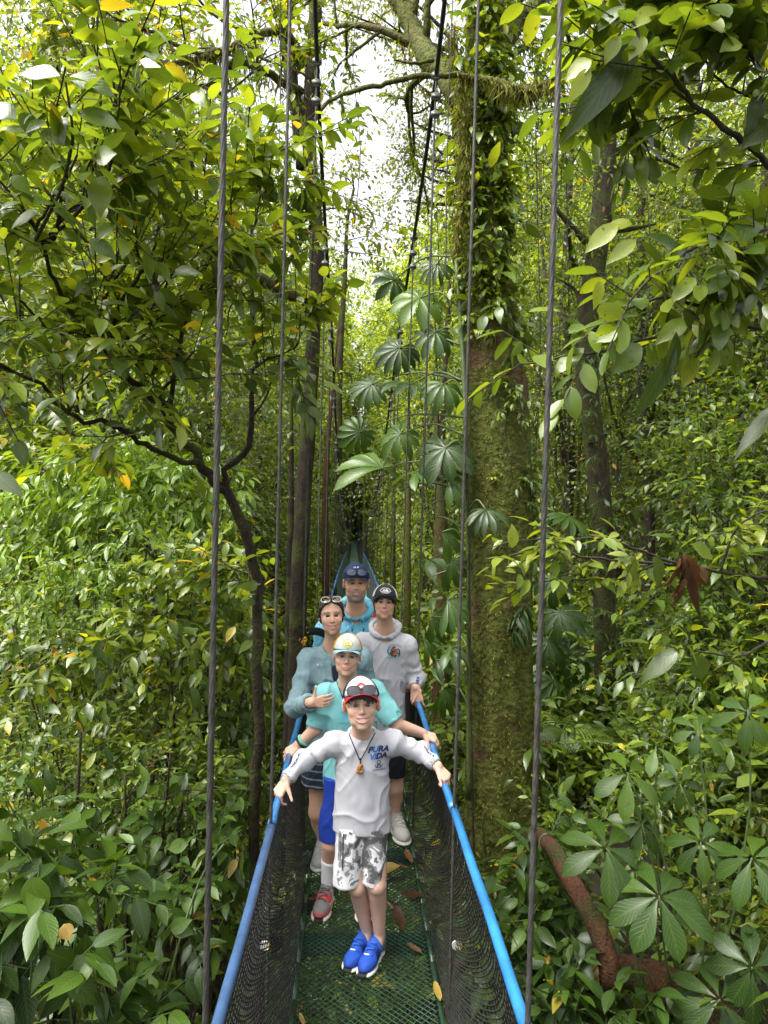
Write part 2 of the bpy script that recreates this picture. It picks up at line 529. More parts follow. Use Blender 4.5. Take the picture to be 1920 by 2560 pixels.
# --- nets: cords hang from the rail and slant away to the deck edge
def netpt(side, s, y):
    """s 0 at the rail, 1 at the deck edge; y measured along the rail"""
    Yw = y + 1.35 * s ** 1.7
    X0 = XL if side < 0 else XR
    X1 = DX0 - 0.015 if side < 0 else DX1 + 0.015
    x = X0 + (X1 - X0) * s + side * 0.035 * np.sin(np.pi * s) + 0.006 * np.sin(Yw * 3 + s * 5)
    z = railz(Yw, side) * (1 - s) + (deckz(Yw) + 0.012) * s
    return np.stack([x, Yw, z], -1)
NS = 27
for side in (-1, 1):
    mb = MB()
    ys = np.arange(-0.9, 13.0, 0.028)
    ys = ys + 0.004 * np.sin(np.arange(len(ys)) * 2.1)
    ss = np.linspace(0, 1, NS)
    G = netpt(side, ss[None, :], ys[:, None])                # (ny, NS, 3)
    keep = (G[:, :, 1] > 0.9)
    a, b = G[:, :-1], G[:, 1:]
    kk = keep[:, :-1]
    prism_edges(mb, a[kk], b[kk], 0.0027, up=(0.3, 1, 0.2))
    a, b = G[:-1], G[1:]
    kk = keep[:-1]
    prism_edges(mb, a[kk], b[kk], 0.0018, up=(1, 0.1, 0.2))
    mb.build("side_net", M_net, bridge, BO)
    mb = MB()
    yy = np.arange(13.6, Y_END, 0.6)
    X0 = XL if side < 0 else XR
    X1 = DX0 - 0.015 if side < 0 else DX1 + 0.015
    for k in range(len(yy) - 1):
        q = []
        for y in (yy[k], yy[k + 1]):
            q += [(X0, y, float(railz(y, side))), (X1, y, float(deckz(y)) + .01)]
        o = 0.004
        v = q + [(p[0] + o, p[1], p[2]) for p in q]
        mb.add(v, [(0, 1, 3, 2), (4, 6, 7, 5)])
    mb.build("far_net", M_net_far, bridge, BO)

# --- main cables and hangers
for side, X in ((-1, XL + 0.0), (1, XR + 0.035)):
    y = np.concatenate([np.arange(-2, 14, 0.03), np.arange(14, Y_END, 0.8)])
    ys_ = np.convolve(np.pad(cabz(y), 12, mode='edge'), np.ones(25) / 25, 'valid')
    mb = MB()
    tube(mb, np.stack([X + 0.01 * (cabz(y) + 1) * (0 if side < 0 else 1) * 0 + 0 * y, y, ys_], -1), 0.0145, 12, lobes=(6, 0.09), twist=0.28)
    mb.build("main_cable", M_rope, bridge, BO)
hang = {-1: [1.55, 2.95, 4.7, 6.4, 8.1], 1: [1.62, 2.95, 4.75, 6.4, 8.1]}
for side, X in ((-1, XL), (1, XR)):
    ylist = list(hang[side]) + [9.9 + 1.75 * k for k in range(30)]
    for k, y in enumerate(ylist):
        if y > 60: break
        zt = float(cabz(y)); zb = float(deckz(y)) - 0.02
        zr = float(railz(y, side))
        if zt < zr + 0.3: zt = zr + 0.3
        xt = X + (0.035 if side > 0 else 0.0)
        xin = X + (0.0 if k else (-0.02 if side > 0 else 0.018))
        near = k < 4
        n = int((zt - zb) / (0.012 if k < 2 else 0.03)) if near else 8
        s = np.linspace(0, 1, n)
        pts = np.stack([xin + (xt - xin) * np.clip((zb + (zt - zb) * s - zr) / (zt - zr), 0, 1) + 0 * s, y + 0 * s, zb + (zt - zb) * s], -1)
        mb = MB()
        if near: tube(mb, pts, 0.0061, 18 if k < 2 else 12, lobes=(6, 0.16), twist=0.30 * (1 if k < 2 else 2.0))
        else: tube(mb, pts, 0.0072, 6)
        hgr = mb.build("hanger_cable", M_wire, bridge, BO)
        if 1 < k < 12:
            for dz in (0.0, -0.14, -0.26):
                cm = MB()
                th = np.linspace(0, 2 * np.pi, 9)
                cpt = np.stack([xt + 0.018 * np.cos(th), y + 0 * th, zt + dz + 0.022 * np.sin(th)], -1)
                tube(cm, cpt, 0.011 if dz else 0.014, 6)
                box(cm, (xt - 0.03, y - 0.016, zt + dz - 0.013), (xt + 0.03, y + 0.016, zt + dz + 0.011))
                cm.build("cable_clamp", M_clamp, hgr, BO)
# small discs by the hangers, coloured to stand in for glints through the net
for side, X in ((-1, XL - 0.012), (1, XR + 0.02)):
    th = np.linspace(0, 2 * np.pi, 20, endpoint=False)
    c = np.array([X - 0.0, 2.93, -1.79])
    v = [c + np.array([0, -0.004, 0])] + [c + np.array([0.019 * math.cos(t), -0.004, 0.019 * math.sin(t)]) for t in th] + [c + np.array([0.019 * math.cos(t), 0.004, 0.019 * math.sin(t)]) for t in th]
    f = [(0, 1 + (k + 1) % 20, 1 + k) for k in range(20)]
    mb = MB(); mb.add(v, f); mb.add(v, [(1 + k, 1 + (k + 1) % 20, 21 + (k + 1) % 20, 21 + k) for k in range(20)])
    tg = mb.build("tag", M_glintw, bridge, BO)  # pale disc painted as a glint
    mb = MB()
    tube(mb, [c + np.array([0.020 * math.cos(t), -0.005, 0.020 * math.sin(t)]) for t in np.linspace(-1.2, 1.0, 12)], 0.004, 6)
    mb.build("glint_rim", M_glinty, tg, BO)
# ================================================================== leaves and branches
def leaf_tmpl(nu, kind='drip'):
    """(K,3) of u along, v across, |v| ; faces; outline of the leaf"""
    u = np.linspace(0, 1, nu + 1)
    if kind == 'drip':   w = np.sin(np.pi * np.clip(u, 0, 1) ** 0.85) ** 0.85 * (1 - 0.35 * u ** 3)
    elif kind == 'fan':  w = np.where(u < 0.62, u, 0.62 * np.sqrt(np.clip(1 - ((u - 0.62) / 0.40) ** 2, 0, 1)))
    elif kind == 'round': w = np.sin(np.pi * u ** 0.95) ** 0.6
    elif kind == 'lance': w = np.sin(np.pi * u ** 0.75) ** 1.1
    elif kind == 'obov': w = np.sin(np.pi * u ** 1.5) ** 0.75
    w[0] = 0.04; w[-1] = 0.03
    us = np.repeat(u, 3); vs = np.tile([-1.0, 0, 1.0], nu + 1)
    wv = np.repeat(w, 3) * vs
    f = []
    for i in range(nu):
        for j in range(2):
            f.append((i * 3 + j, i * 3 + j + 1, (i + 1) * 3 + j + 1, (i + 1) * 3 + j))
    return us, wv, vs, np.array(f)
T2, T3 = leaf_tmpl(2), leaf_tmpl(3)
T3L = leaf_tmpl(3, 'lance'); T6 = leaf_tmpl(7); T6L = leaf_tmpl(7, 'lance'); T6O = leaf_tmpl(8, 'obov'); T6R = leaf_tmpl(7, 'round')
T2R = leaf_tmpl(2, 'round'); T6F = leaf_tmpl(8, 'fan')
T1 = (np.array([0, 0.45, 1.0, 0.45]), np.array([0.0, 1.0, 0.0, -1.0]), np.array([0.0, 1, 0, -1.0]), np.array([(0, 1, 2, 3)]))

CLEAR = True                      # keep the walkway of the bridge free of leaves
def in_walkway(p):
    y = p[:, 1]; far = np.clip((y - 8) / 12, 0, 1)
    dz = p[:, 2] - deckz(y)
    return (y > -1) & (y < 86) & (p[:, 0] > -0.62 - 0.6 * far) & (p[:, 0] < 0.72 + 0.6 * far) & (dz > -0.5) & (dz < 2.35 + 2.5 * far)
def leaves(mb, pos, D, Nn, L, W, tint, tm, curl=0.15, fold=0.25, wave=0.0):
    us, wv, vs, f = tm
    n = len(pos)
    if CLEAR:
        L = np.broadcast_to(np.asarray(L, float), (n,)); W = np.broadcast_to(np.asarray(W, float), (n,)); tint = np.broadcast_to(np.asarray(tint, float), (n,)); curl = np.broadcast_to(np.asarray(curl, float), (n,))
        ok = ~(in_walkway(pos) | in_walkway(pos + nrm(D) * L[:, None]))
        pos, D, Nn, L, W, tint, curl = pos[ok], D[ok], Nn[ok], L[ok], W[ok], tint[ok], curl[ok]
        n = len(pos)
        if n == 0: return
    D = nrm(D)
    Nn = nrm(Nn - D * np.sum(Nn * D, -1, keepdims=True))
    S = np.cross(D, Nn)
    L = np.broadcast_to(np.asarray(L, float), (n,))[:, None, None]
    W = np.broadcast_to(np.asarray(W, float), (n,))[:, None, None]
    cu = np.broadcast_to(np.asarray(curl, float), (n,))[:, None, None]
    u = us[None, :, None]; w = wv[None, :, None] * 0.5
    h = fold * np.abs(w) * W - cu * L * u ** 2
    if wave: h = h + wave * W * np.sin(u * 9 + np.arange(n)[:, None, None]) * np.abs(vs)[None, :, None]
    v = pos[:, None] + D[:, None] * (L * (u - 0.25 * np.abs(cu) * u ** 3)) + S[:, None] * (w * W) + Nn[:, None] * h
    K = len(us)
    ff = (np.arange(n)[:, None, None] * K + f[None]).reshape(-1, 4)
    uv = np.stack([np.tile(us, n), np.tile(vs, n)], -1)
    mb.add(v.reshape(-1, 3), ff, tint=np.repeat(np.broadcast_to(tint, (n,)), K), uv=uv)

def rnd(n, k=3): return rng.normal(size=(n, k))

def pick_tint(n, lo=0.1, hi=0.75, odd=0.03):
    t = lo + (hi - lo) * rng.random(n) ** 1.1
    o = rng.random(n) < odd
    t[o] = 0.9 + 0.1 * rng.random(o.sum())
    return t

def twigs(mb, sb, base, dr, tl, k, L, asp=0.42, tint=(0.1, 0.75), odd=0.03, droop=0.25, up=1.0, tm=T3, curl=0.2, spread=0.8, stem=0.0022, jit=0.25, shift=None):
    """twigs from base along dr carrying k leaves each"""
    base = np.asarray(base, float); dr = nrm(dr)
    n = len(base)
    if CLEAR and n > 1:
        ok = ~in_walkway(base)
        tl = np.broadcast_to(np.asarray(tl, float), (n,))[ok]; L = np.broadcast_to(np.asarray(L, float), (n,))[ok]
        if shift is not None: shift = np.broadcast_to(np.asarray(shift, float), (n,))[ok]
        base, dr = base[ok], dr[ok]; n = len(base)
        if n == 0: return
    tl = np.broadcast_to(np.asarray(tl, float), (n,))
    L = np.broadcast_to(np.asarray(L, float), (n,))
    upv = np.tile([0, 0, 1.0], (n, 1)) * up + 0.45 * rnd(n)
    sd_ = nrm(np.cross(dr, upv))
    nn = np.cross(sd_, dr)
    tb = 0.25 * (rng.random(n) - 0.5) if shift is None else shift
    ps, ds, ns, ls, ts = [], [], [], [], []
    for j in range(k):
        t = (j + 0.8) / k
        p = base + dr * (tl * t)[:, None] + np.array([0, 0, -1.0]) * (0.18 * droop * tl * t ** 2)[:, None]
        sgn = 1 if j % 2 else -1
        if j == k - 1: d = dr + 0.2 * rnd(n)
        else: d = dr * (0.35 + 0.35 * t) + sd_ * (sgn * spread) + jit * rnd(n)
        d = nrm(d); d[:, 2] -= droop * (0.6 + 0.6 * rng.random(n))
        ps.append(p); ds.append(d); ns.append(nn * 0.5 + np.array([0, 0, 0.8 * up]) + 0.35 * rnd(n))
        ls.append(L * (0.65 + 0.5 * rng.random(n)))
        tt = pick_tint(n, tint[0], tint[1], odd); tt = np.where(tt < 0.88, np.clip(tt + tb * (tint[1] - tint[0]), 0.02, 0.87), tt)
        ts.append(tt)
    ps, ds, ns, ls, ts = map(np.concatenate, (ps, ds, ns, ls, ts))
    leaves(mb, ps, ds, ns, ls, ls * asp * (0.85 + 0.3 * rng.random(len(ls))), ts, tm, curl * (0.3 + 1.3 * rng.random(len(ls))))
    if sb is not None:
        e = base + dr * tl[:, None] + np.array([0, 0, -0.18]) * (droop * tl)[:, None]
        ok = ~in_walkway(e) if CLEAR else np.ones(n, bool)
        if ok.any(): prism_edges(sb, base[ok], e[ok], stem)

def wander(a, d, L, n, noise=0.15, grav=0.0):
    p = [np.asarray(a, float)]; d = nrm(np.asarray(d, float))
    for i in range(n):
        d = nrm(d + noise * rng.normal(size=3) + np.array([0, 0, grav]))
        p.append(p[-1] + d * L / n)
    return np.array(p)

def grow(tb, tw, start, d, L, r, depth, kids=4, noise=0.16, grav=0.02, ang=0.8, shrink=0.6, sides=6, first=0.35):
    """recursive limb: tubes go to tb, end twigs (point, direction) to tw"""
    n = 6
    p = wander(start, d, L, n, noise, grav)
    if CLEAR and (in_walkway(p) | in_walkway(p + 0.5 * (p[-1] - p[0]))).any(): return
    rr = np.linspace(r, r * 0.5, n + 1)
    tube(tb, smooth_path(p, 10) if depth > 1 else p, np.interp(np.linspace(0, 1, 10 if depth > 1 else n + 1), np.linspace(0, 1, n + 1), rr), max(4, sides), rough=0.08)
    dirs = nrm(np.gradient(p, axis=0))
    if depth == 0:
        for i in range(2, n + 1): tw.append((p[i], dirs[i]))
        return
    for k in range(kids):
        t = first + (1 - first) * (k + 0.5 + 0.5 * (random.random() - 0.5)) / kids
        i = min(n, int(t * n)); q = p[i]
        s = nrm(np.cross(dirs[i], rng.normal(size=3)))
        grow(tb, tw, q, dirs[i] * math.cos(ang) + s * math.sin(ang), L * shrink * (0.7 + 0.6 * random.random()), rr[i] * 0.6, depth - 1, kids, noise, grav, ang, shrink, sides - 1, 0.25)
    tw.append((p[-1], dirs[-1]))

# ------------------------------------------------------------------ leaf and bark materials
G_dark, G_mid, G_fresh, G_yel = (0.026, 0.050, 0.010), (0.072, 0.122, 0.016), (0.160, 0.225, 0.022), (0.26, 0.29, 0.03)
ST = [(0.0, G_dark), (0.4, G_mid), (0.7, G_fresh), (0.87, (0.26, 0.30, 0.026)), (0.90, (0.42, 0.38, 0.03)), (0.97, (0.46, 0.32, 0.04)), (1.0, (0.30, 0.12, 0.04))]
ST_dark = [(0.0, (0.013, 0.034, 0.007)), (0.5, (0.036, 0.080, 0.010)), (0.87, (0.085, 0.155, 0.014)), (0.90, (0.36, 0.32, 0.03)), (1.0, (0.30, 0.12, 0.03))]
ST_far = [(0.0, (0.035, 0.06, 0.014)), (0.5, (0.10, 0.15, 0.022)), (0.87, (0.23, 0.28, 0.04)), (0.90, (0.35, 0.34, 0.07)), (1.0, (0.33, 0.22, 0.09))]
ST_olive = [(0.0, (0.05, 0.065, 0.022)), (0.5, (0.11, 0.13, 0.04)), (0.87, (0.2, 0.24, 0.05)), (0.9, (0.3, 0.3, 0.08)), (1.0, (0.28, 0.2, 0.08))]
L_near = leaf_mat("wet_leaf", ST, 0.46, 0.28, 0.6, veins=0.22, gain=1.3, coat=0.3)
L_mid = leaf_mat("forest_leaf", ST, 0.46, 0.30, 0.6, gain=1.3, coat=0.15)
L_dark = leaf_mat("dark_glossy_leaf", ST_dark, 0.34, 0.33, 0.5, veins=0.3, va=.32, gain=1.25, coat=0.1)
L_far = leaf_mat("far_leaf", ST_far, 0.48, 0.42, 0.5, gain=1.75, coat=.15)  # gain lightens the far leaves in place of airy haze
L_olive = leaf_mat("olive_leaf", ST_olive, 0.45, 0.4, 0.4, gain=1.2)
L_moss = leaf_mat("hanging_moss", [(0.0, (0.05, 0.052, 0.012)), (0.5, (0.13, 0.13, 0.025)), (1.0, (0.24, 0.25, 0.045))], 0.3, 0.8, 0.1)
L_brown = leaf_mat("dead_leaf", [(0.0, (0.05, 0.025, 0.012)), (0.4, (0.13, 0.055, 0.022)), (0.7, (0.22, 0.12, 0.05)), (1.0, (0.38, 0.26, 0.05))], 0.15, 0.3, 0.5, veins=0.25, tcol=(1.2, 0.8, 0.5), vc=(.12, .07, .03), va=.3)
B_dark = bark_mat("dark_wet_bark", (0.012, 0.009, 0.006), (0.060, 0.043, 0.028), (0.07, 0.075, 0.02), 0.35)
B_moss = bark_mat("mossy_bark", (0.034, 0.020, 0.010), (0.15, 0.088, 0.042), (0.080, 0.090, 0.013), 0.66, 2.6, 1.0)
B_mid = bark_mat("lichen_bark", (0.009, 0.007, 0.004), (0.055, 0.038, 0.024), (0.055, 0.060, 0.015), 0.55, 7.0)
B_red = bark_mat("reddish_bark", (0.025, 0.012, 0.006), (0.145, 0.060, 0.028), (0.05, 0.055, 0.014), 0.3, 7.0)
B_twig = plain("twig", (0.035, 0.028, 0.018), 0.7, 0.4, 20)
B_green = plain("green_stem", (0.07, 0.11, 0.03), 0.5, 0.3, 20)

# ------------------------------------------------------------------ terrain
def gz(x, y):
    x = np.asarray(x, float); y = np.asarray(y, float)
    base = -6.0 + 0.0 * x
    base = base + 2.3 / (1 + np.exp(-(x - 1.2) * 2.2)) * np.exp(-((y - 6) / 9) ** 2)
    base = base + 0.16 * np.clip(np.abs(x) - 7, 0, 40) + 0.0016 * np.clip(np.abs(x) - 7, 0, 60) ** 2
    base = base + np.clip(y - 62, 0, 40) * 0.11 - 1.6 * np.exp(-((y - 34) / 14) ** 2) * np.exp(-(x / 9) ** 2)
    return base + 0.22 * np.sin(x * 1.3 + y * 0.7) + 0.15 * np.sin(x * 2.9 - y * 1.7) + 0.5 * np.sin(x * 0.3 + 1) * np.sin(y * 0.21)
xs = np.concatenate([np.arange(-160, -20, 7), np.arange(-20, 20, 0.7), np.arange(20, 161, 7)])
ysg = np.concatenate([np.arange(-60, -4, 7), np.arange(-4, 30, 0.7), np.arange(30, 240, 7)])
gx, gy = np.meshgrid(xs, ysg, indexing='ij')
V = np.stack([gx, gy, gz(gx, gy)], -1)
a, b = V.shape[:2]
i, j = np.meshgrid(np.arange(a - 1), np.arange(b - 1), indexing='ij')
Fq = np.stack([i * b + j, (i + 1) * b + j, (i + 1) * b + j + 1, i * b + j + 1], -1).reshape(-1, 4)
mb = MB(); mb.add(V.reshape(-1, 3), Fq)
M_soil = plain("forest_floor", (0.035, 0.030, 0.016), 0.9, 0.6, 1.5, 0.6, 12)
tag(mb.build("ground", M_soil), kind="structure")

# ------------------------------------------------------------------ tree builder
def crown_lobes(n, c, rad, squash=0.8):
    c = np.asarray(c, float)
    o = rnd(n); o = nrm(o) * (rng.random((n, 1)) ** 0.45)
    return c + o * np.asarray(rad)

def lobed_crown(lobes, per, rl, L, k=6, tint=(0.15, 0.75), odd=0.02, tm=T2, asp=0.45, tl=0.5, droop=0.3, stem=0.004):
    mb = MB(); sb = MB()
    for lb in lobes:
        n = per
        o = nrm(rnd(n)); rr = rng.random((n, 1)) ** 0.4
        p = lb[:3] + o * rr * lb[3] * np.array([1, 1, 0.75]) * rl
        d = o + np.array([0, 0, 0.15]) + 0.5 * rnd(n)
        sh = 0.3 * (random.random() - 0.5)
        twigs(mb, sb, p, d, tl, k, L, asp, tint, odd, droop, 1.0, tm, 0.2, 0.8, stem, shift=sh + 0.2 * (rng.random(n) - 0.5))
    return mb, sb

def make_tree(name, label, cat, x, y, top, trunk_r, crown, bark, leafm, group=None, lean=(0, 0), limbs=7, per=26, L=0.14, k=6, tint=(0.15, 0.75), odd=0.02, tl=0.5, rl=1.0, tm=T2, base=None, path=None, asp=0.45, droop=0.3, nl=14):
    """trunk, limbs reaching into the crown's lobes, leafy crown"""
    z0 = float(gz(x, y)) - 0.2 if base is None else base
    root = thing(name, label, cat, (x, y, z0), group)
    o = np.array([x, y, z0])
    if path is None:
        H = top - z0
        path = [(x, y, z0), (x + lean[0] * .3 + .1 * rng.normal(), y + lean[1] * .3, z0 + H * .33), (x + lean[0] * .65 + .12 * rng.normal(), y + lean[1] * .65, z0 + H * .66), (x + lean[0], y + lean[1], top)]
    tp = smooth_path(path, 26)
    rr = trunk_r * np.interp(np.linspace(0, 1, 26), [0, 0.06, 0.2, 1], [1.5, 1.12, 1.0, 0.5])
    tb = MB(); tube(tb, tp, rr, 12, rough=0.07)
    (cx, cy_, cz), (rx, ry, rz) = crown
    lob = crown_lobes(nl, (cx, cy_, cz), (rx, ry, rz))
    size = 0.36 * (rx + ry + rz) / 3 + 0.25
    lobes = np.concatenate([lob, (size * (0.7 + 0.6 * rng.random((nl, 1))))], 1)
    lb = MB()
    for q in lobes[:limbs]:
        t = np.clip((q[2] - tp[0, 2]) / (tp[-1, 2] - tp[0, 2]) - 0.18 - 0.1 * random.random(), 0.3, 0.98)
        a_ = tp[int(t * 25)]
        mid = (a_ * 0.5 + q[:3] * 0.5) + np.array([0.1 * rng.normal(), 0.1 * rng.normal(), -0.12 * np.linalg.norm(q[:3] - a_)])
        tube(lb, smooth_path([a_, mid, q[:3]], 9), np.linspace(trunk_r * 0.4, 0.012, 9), 6, rough=0.1)
    tr = tb.build("trunk", bark, root, o)
    if lb.n: lb.build("limbs", bark, root, o)
    cm, sb = lobed_crown(lobes, per, rl, L, k, tint, odd, tm, asp, tl, droop)
    n0 = cm.n
    cr = cm.merge(sb, 1).build("crown", [leafm, B_twig], root, o)
    return root

def copy_tree(src, loc, rz, s, label=None):
    r = src.copy(); col.objects.link(r)
    r.location = [float(v) for v in loc]; r.rotation_euler = (0, 0, rz); r.scale = (s, s, s)
    if label: r["label"] = label
    for ch in list(src.children):
        c = ch.copy(); col.objects.link(c); c.parent = r
        for g in ch.children:
            d = g.copy(); col.objects.link(d); d.parent = c
    return r

# ------------------------------------------------------------------ far wood: one mass
def far_wood():
    mb, tb = MB(), MB()
    pts = []
    for _ in range(1300):
        y = 20 + 75 * random.random() ** 0.8
        x = (random.random() - 0.5) * 2 * (8 + y * 0.75)
        if abs(x) < 1.9 + 0.012 * y: continue
        px, py, d = PX([[x, y, 0]])
        pts.append((x, y, abs(px[0] - 885)))
    pts = pts[:740]
    for _ in range(46):
        pts.append((0.1 + 15 * rng.normal(), 89 + 20 * random.random(), -1))
    for _ in range(150):
        y = 17 + 67 * random.random() ** 1.2
        pts.append((0.1 + random.choice((-1, 1)) * (1.9 + 5 * random.random()), y, -2))
    for x, y, off in pts:
        g = float(gz(x, y))
        side = min(1, max(0, (abs(off) - 90) / 380))
        ztop = (700 - 560 * side + 160 * (random.random() - 0.5))
        top = (1280 - ztop) / FOC * y * (0.6 + 0.5 * random.random())
        top = min(top, 24); top = max(top, g + 4)
        if off == -2: top = g + 2.5 + 5.5 * random.random()
        if off == -1: top = y * (0.20 + 0.17 * random.random())
        r = 0.9 + 0.035 * y
        if off == -2: r = 1.0 + 0.008 * y; x = 0.1 + math.copysign(max(abs(x - .1), 1.4 + r * .8), x - .1)
        tube(tb, smooth_path([(x, y, g), (x + .3 * rng.normal(), y, (g + top) / 2), (x + .5 * rng.normal(), y, top - 0.5)], 7), np.linspace(0.06 + 0.04 * random.random(), 0.02, 7), 6)
        H = top - g
        nb = int(5 + H * 0.75)
        c = np.stack([x + r * 0.75 * rng.normal(size=nb), y + r * 0.6 * rng.normal(size=nb), g + H * rng.random(nb) ** 0.85], -1)
        per = int(24)
        q = np.repeat(c, per, 0) + nrm(rnd(nb * per)) * (rng.random((nb * per, 1)) ** 0.45) * np.array([r, r, r * 0.62]) * 0.75
        q = q[(np.abs(q[:, 0] - 0.1) > 1.0) | (q[:, 1] > 87)]
        n = len(q)
        sh = 0.35 * (random.random() - 0.5) + (0.25 if off < 0 else 0)  # lighter tint stands in for daylight along the far walkway
        twigs(mb, None, q, rnd(n) + np.array([0, -0.3, 0.2]), 0.35 + 0.006 * y, 4, 0.13 + 0.0058 * y, 0.5, (0.05, 0.86), 0.012, 0.3, 1.0, T1, 0.2, 0.9, shift=sh + 0.3 * (rng.random(n) - 0.5))
    o = tag(mb.build("forest", L_far), kind="stuff")
    t = tb.build("trunks", B_mid, o)
    print("far wood verts", mb.n)
far_wood()

# ------------------------------------------------------------------ undergrowth: one mass
def undergrowth():
    mb = MB()
    n = 26000
    y = 1.6 + 34 * rng.random(n) ** 1.35
    x = (rng.random(n) - 0.5) * 2 * (3.2 + y * 0.72)
    z = gz(x, y) + 0.15 + 1.5 * rng.random(n) ** 1.5
    p = np.stack([x, y, z], -1)
    px, py, d = PX(p)
    p = p[(px > -150) & (px < 2070) & (py < 2900)]
    n = len(p)
    print("undergrowth twigs", n)
    twigs(mb, None, p, rnd(n) * 0.8 + np.array([0, 0, 0.7]), 0.35, 6, 0.10 + 0.12 * rng.random(n) ** 2, 0.4, (0.05, 0.72), 0.02, 0.35, 1.0, T3, 0.25, 0.9)
    tag(mb.build("undergrowth", L_mid), kind="stuff")
undergrowth()
# ================================================================== trees and plants one can tell apart
def wx(px, d): return float(P(px, 1280, d)[0])

def dense(px, d):
    return wx(px, d), d

# ---- copies of four leafy trees fill the slope on both sides
protos = []
CLEAR = False                     # the copied trees are kept away by their places
specs = [(1.5, 3.6, 0.13, (0.12, 0.70), T2, 0.45, 0.30), (1.7, 3.3, 0.17, (0.25, 0.86), T2, 0.40, 0.45), (1.4, 3.8, 0.11, (0.05, 0.6), T2, 0.5, 0.2), (1.6, 3.0, 0.20, (0.2, 0.8), T3, 0.42, 0.5)]
spots = [(60, 14, 1), (210, 13, 3), (300, 17, 2), (-80, 18, 0), (130, 18, 1), (460, 14.5, 3), (430, 11, 0), (520, 15, 1), (620, 18, 2), (680, 22, 0), (20, 19, 2), (370, 21, 1),
         (1330, 17, 1), (1430, 13, 2), (1570, 16, 0), (1640, 11, 2), (1760, 14, 1), (1880, 11, 3), (2010, 9, 0), (1700, 20, 2), (1850, 19, 0), (1250, 22, 0), (1120, 19, 2), (1480, 21, 3), ]
names = ['small-leaved tree with a tall narrow crown in the thicket beside the bridge', 'pale broad-leaved tree with drooping twigs in the thicket beside the bridge', 'dark fine-leaved tree with a dense crown in the thicket beside the bridge', 'large-leaved tree with loose hanging foliage in the thicket beside the bridge']
for kx, (rh, rv, L, tint, tm, asp, dr) in enumerate(specs):
    x, y = 0.0, 0.0
    t = make_tree("forest_tree", names[kx], "tree", 0, 0, 5.2, 0.09, ((0, 0, 0.6), (rh, rh, rv)), B_mid if kx % 2 else B_dark, L_mid, "trees of the thicket, kind %s" % ('small-leaved', 'pale', 'dark', 'large-leaved')[kx], (0.3, 0.1), 9, 42, L, 6, tint, 0.012, 0.5, 1.25, tm, -6.2, None, asp, dr, 28)
    protos.append(t)
used = set()
for px, d, kx in spots:
    x = wx(px, d); g = float(gz(x, d))
    if abs(x - 0.1) < 2.0: x = 0.1 + math.copysign(2.1, x - 0.1)
    s = 0.85 + 0.35 * random.random() + max(0, d - 16) * 0.03
    rz = random.random() * 6.28
    if kx in used: copy_tree(protos[kx], (x, d, g), rz, s)
    else:
        used.add(kx); protos[kx].location = (x, d, g); protos[kx].rotation_euler = (0, 0, rz); protos[kx].scale = (s, s, s)

CLEAR = True
for kx, x, y in ((2, -4.6, 0.4), (0, -4.0, -4.2), (2, 4.9, -0.2), (1, 4.4, -4.8), (3, -7.5, 2.6), (2, 7.6, 2.4)):      # the forest goes on unseen beside the viewer, added to shade near foliage
    copy_tree(protos[kx], (x, y, float(gz(x, y))), random.random() * 6.28, 1.0)
# ---- hero branches drawn through measured points, with twigs and leaves along them
def pxpath(pts, n=24):
    return smooth_path([P(*p) for p in pts], n)

def limb(tb, tw, pts, r0, r1, n=26, twn=0, twl=(0.25, 0.5), side=0.9, upb=0.25, sub=0, subL=0.6, rough=0.1, t0=0.15, gravity=0.0, sides=8):
    """a limb through (px, py, depth) points; twn twigs along it, sub forked side branches"""
    p = pxpath(pts, n)
    p[1:-1] += 0.012 * rnd(n - 2) * min(1, r0 * 30)
    tube(tb, p, np.linspace(r0, r1, n), sides, rough=rough)
    t = nrm(np.gradient(p, axis=0))
    for _ in range(sub):
        i = int((t0 + (1 - t0) * random.random()) * (n - 1))
        s = nrm(np.cross(t[i], rng.normal(size=3)))
        grow(tb, tw, p[i], t[i] * 0.6 + s * side + np.array([0, 0, upb]), subL * (0.6 + 0.8 * random.random()), max(0.004, r0 * 0.35), 1, 4, 0.18, 0.02 - gravity, 0.7, 0.6, 5)
    for _ in range(twn):
        i = int((t0 + (1 - t0) * random.random()) * (n - 1))
        s = nrm(np.cross(t[i], rng.normal(size=3)))
        tw.append((p[i], nrm(t[i] * 0.5 + s * side + np.array([0, 0, upb]))))
    tw.append((p[-1], t[-1]))
    return p

def leaf_up(tw, k, L, asp, tint, odd, droop, tm, tl=0.3, curl=0.2, spread=0.85, stem=0.003, mbs=None):
    mb, sb = mbs or (MB(), MB())
    b = np.array([q[0] for q in tw]); d = np.array([q[1] for q in tw])
    n = len(b)
    twigs(mb, sb, b, d + 0.2 * rnd(n), tl * (0.6 + 0.8 * rng.random(n)), k, L, asp, tint, odd, droop, 1.0, tm, curl, spread, stem)
    return mb, sb

def finish(name, label, cat, origin, tb, mb, sb, bark, leafm, group=None, trunk="trunk", crown="crown"):
    root = thing(name, label, cat, origin, group)
    o = np.array(origin, float)
    if tb is not None and tb.n: tb.build(trunk, bark, root, o)
    c = None
    if sb is not None and sb.n: mb.merge(sb, 1)
    if mb is not None and mb.n: c = mb.build(crown, [leafm, B_twig], root, o)
    return root

